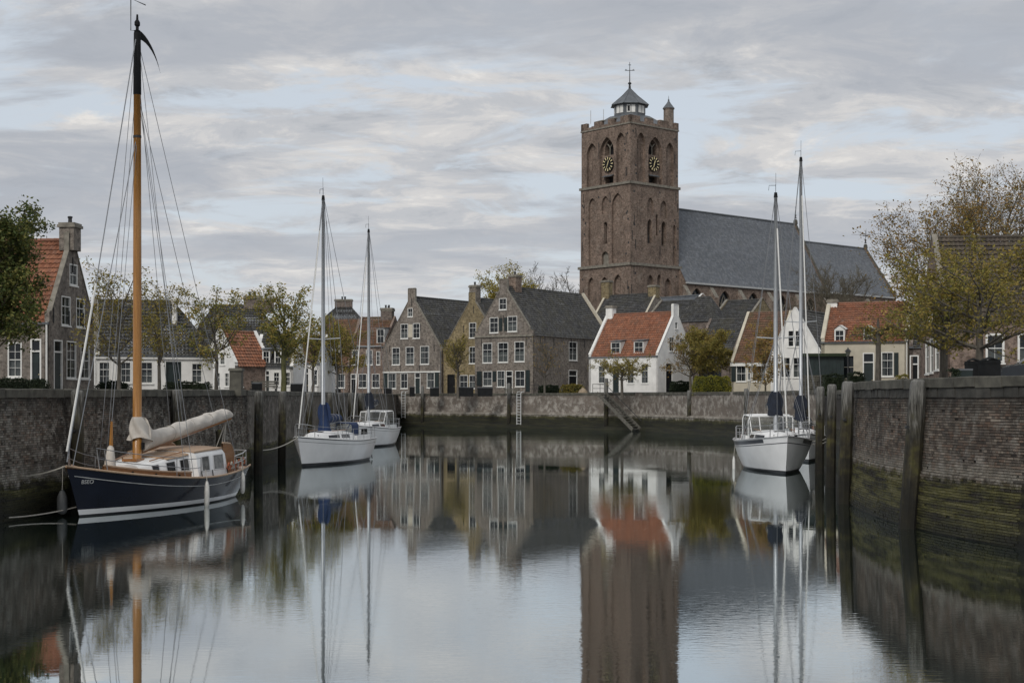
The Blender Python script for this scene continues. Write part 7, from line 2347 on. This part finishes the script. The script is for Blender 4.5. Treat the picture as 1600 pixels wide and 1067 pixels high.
def container(label, x0, x1, d, y_top, mat='darkgreen'):
    a, b = at(x0, 600, d), at(x1, 600, d); L_ = b.x - a.x; H_ = zat(y_top, d) - GZ
    root = empty('planter_box', ((a.x + b.x) / 2, d, GZ), 0, label, 'planter')
    m = MB(); m.box((0, 0, H_ * 0.48), L_ * 0.96, 0.7, H_ * 0.9, top=1.04); m.build('body', MT[mat], root, off=(0, 0, 0))
    m = MB(); m.box((0, 0, H_ * 0.97), L_ * 1.02, 0.76, 0.07); m.build('rim', MT['lead'], root, off=(0, 0, 0))

wheelie_bin('tall black bin right beside the sturdy right-hand trunk', 1546, 54.0, 0.62, 556)
wheelie_bin('tall black bin half hidden left of the sturdy trunk', 1521, 55.5, 0.55, 558)
container('low dark box beside the black bins on the right quay', 1494, 1515, 54, 576.5)
container('dark planter before the shutters of the grey gable house', 672, 686, 172, 605, 'black')
container('long dark planter left of the large grey house door', 746, 770, 164, 605, 'black')
container('dark planter under the brown row house windows', 514, 532, 160, 607, 'black')
container('dark planter near the yellow-brown house doorway', 717, 740, 168, 604.5, 'black')

def bench(label, px, d):
    p = at(px, 600, d)
    root = empty('bench', (p.x, d, GZ), 0, label, 'bench')
    for k in range(3):
        m = MB(); m.box((0, -0.15 + 0.15 * k, 0.46), 1.8, 0.12, 0.04); m.build('seat_slat', MT['stairwood'], root, off=(0, 0, 0))
    for k in range(3):
        m = MB(); m.box((0, 0.26 + 0.03 * k, 0.6 + 0.15 * k), 1.8, 0.03, 0.11); m.build('back_slat', MT['stairwood'], root, off=(0, 0, 0))
    for sx in (-0.8, 0.8):
        m = MB(); m.box((sx, 0.0, 0.22), 0.07, 0.5, 0.44); m.box((sx, 0.28, 0.6), 0.06, 0.06, 0.7); m.build('leg', MT['iron'], root, off=(0, 0, 0))
container('dark planter beside the door of the grey gable house', 640, 648, 174, 604, 'black')
container('low dark planter at the left corner of the grey gable house', 600, 612, 178, 606, 'black')
bench('dark bench before the door of the large grey house', 800, 163.5)
bench('dark bench on the quay behind the second white yacht', 585, 172)
bench('dark bench behind the blue-covered yacht beneath the leafy tree', 412, 92)
container('dark low box row beside the bench under the leafy tree', 395, 408, 91, 598, 'black')
container('dark box right of the thick mossy trunk', 455, 474, 94, 599, 'black')

# brick gate pillar on the end of the near left wall
p = at(381, 600, 62.0)
pr = empty('stone_pillar', (p.x - 0.25, 61.6, 3.55), 0, 'mossy square stone pillar at the end of the left quay wall', 'pillar')
m = MB(); m.box((0, 0, 0.55), 0.52, 0.52, 1.10, top=0.97); m.build('shaft', MT['coping'], pr, off=(0, 0, 0))
m = MB(); m.box((0, 0, 1.15), 0.62, 0.62, 0.12, top=0.9); m.build('cap', MT['coping'], pr, off=(0, 0, 0))

# lamp post
def lamp(label, px, d, y_top):
    p = at(px, 600, d); H_ = zat(y_top, d) - GZ
    root = empty('street_lamp', (p.x, d, GZ), 0, label, 'street lamp')
    m = MB(); m.lathe((0, 0, 0), [(0.13, 0), (0.12, 0.5), (0.07, 0.6), (0.05, H_ - 0.75), (0.07, H_ - 0.7), (0.04, H_ - 0.62)], 8); m.build('post', MT['iron'], root, off=(0, 0, 0))
    m = MB(); m.lathe((0, 0, H_ - 0.62), [(0.10, 0), (0.2, 0.34)], 6); m.build('glass', MT['glass'], root, off=(0, 0, 0))
    m = MB(); m.lathe((0, 0, H_ - 0.28), [(0.26, 0), (0.12, 0.14), (0.05, 0.2), (0.02, 0.3)], 6); m.build('lamp_roof', MT['iron'], root, off=(0, 0, 0))
lamp('black lantern post before the cream house', 1325, 100, 543)

# dark green shed
def shed():
    d = 112
    a, b = at(1256, 600, d), at(1318, 600, d)
    L_ = b.x - a.x
    root = empty('garden_shed', ((a.x + b.x) / 2, d, GZ), R(-8), 'dark green timber shed with mossy flat roof behind the yacht masts', 'shed')
    H_ = zat(557, d) - GZ
    m = MB(); m.box((0, 1.2, H_ / 2), L_, 2.4, H_); m.build('wall', MT['darkgreen'], root, off=(0, 0, 0))
    for k in range(11):
        m = MB(); m.box((-L_ / 2 + L_ * (k + 0.5) / 11, -0.015, H_ / 2), L_ / 11 - 0.03, 0.03, H_); m.build('plank', MT['darkgreen'], root, off=(0, 0, 0))
    m = MB(); m.box((0, 1.1, H_ + 0.12), L_ + 0.3, 2.9, 0.24); m.build('roof', MT['leaf_hedge'], root, off=(0, 0, 0))
shed()
# low rubble garden wall in front of the shed
a, b = at(1252, 600, 108), at(1286, 600, 108)
gw = empty('garden_wall', ((a.x + b.x) / 2, 108, GZ), 0, 'low grey rubble garden wall before the dark green shed', 'wall')
rg = random.Random(2); Lg = b.x - a.x; zz = 0.0
mm = MB(); mm.box((0, 0.2, 0.8), Lg, 0.2, 1.6); mm.build('core', MT['block'], gw, off=(0, 0, 0))
mm = MB()
while zz < 1.55:
    hgt = rg.uniform(0.13, 0.2); xx = -Lg / 2
    while xx < Lg / 2:
        w_ = rg.uniform(0.15, 0.34); mm.box((xx + w_ / 2, 0.08 + rg.uniform(-.03, .03), zz + hgt / 2), w_ - 0.02, 0.16, hgt - 0.02, top=rg.uniform(0.86, 0.98)); xx += w_
    zz += hgt
tag(mm.build('rubble', MT['coping'], gw, off=(0, 0, 0)), kind='stuff')
# boulder on the far quay
p = at(911, 610, 160)
m = MB(); rb = random.Random(9); rows = []
for i in range(7):
    f = i / 6; r_ = 0.62 * math.sin(math.pi * (0.12 + 0.86 * (1 - f)) * 0.55) * (1 if i < 6 else 0.15); row = []
    for j in range(10):
        an = 2 * math.pi * j / 10; row.append(Vector((r_ * math.cos(an) * rb.uniform(0.9, 1.1), r_ * math.sin(an) * rb.uniform(0.9, 1.1), 1.05 * f)))
    row.append(row[0]); rows.append(row)
m.grid(rows); m.face(rows[-1][:-1]); bo = m.build('boulder', MT['rock'], smooth=True); bo.location = (p.x, 160, GZ); tag(bo, 'pale rounded boulder beside the hedge at the large grey house', 'boulder')
# railing at the stair head
def railing(label, px0, px1, off_, h=0.95, name='railing'):
    s0, s1 = W_FAR.at_px(px0), W_FAR.at_px(px1)
    c = W_FAR.pos(s0)
    root = empty(name, (c.x, c.y, GZ), 0, label, 'railing')
    n = max(2, int(abs(s1 - s0) / 1.6))
    P_ = [W_FAR.pos(s0 + (s1 - s0) * i / n) - W_FAR.nor(s0 + (s1 - s0) * i / n) * off_ for i in range(n + 1)]
    for q in P_:
        m = MB(); m.tube([(q.x, q.y, GZ), (q.x, q.y, 4.05 + h)], 0.03, 5); m.build('rail_post', MT['iron'], root)
    for dz in (h, h * 0.5):
        m = MB(); m.tube([(q.x, q.y, 4.05 + dz) for q in P_], 0.025, 5); m.build('rail', MT['iron'], root)
railing('thin black railing left of the harbour stair', 921, 944, 0.5)
railing('thin black railing by the large grey house door', 806, 826, 1.5)
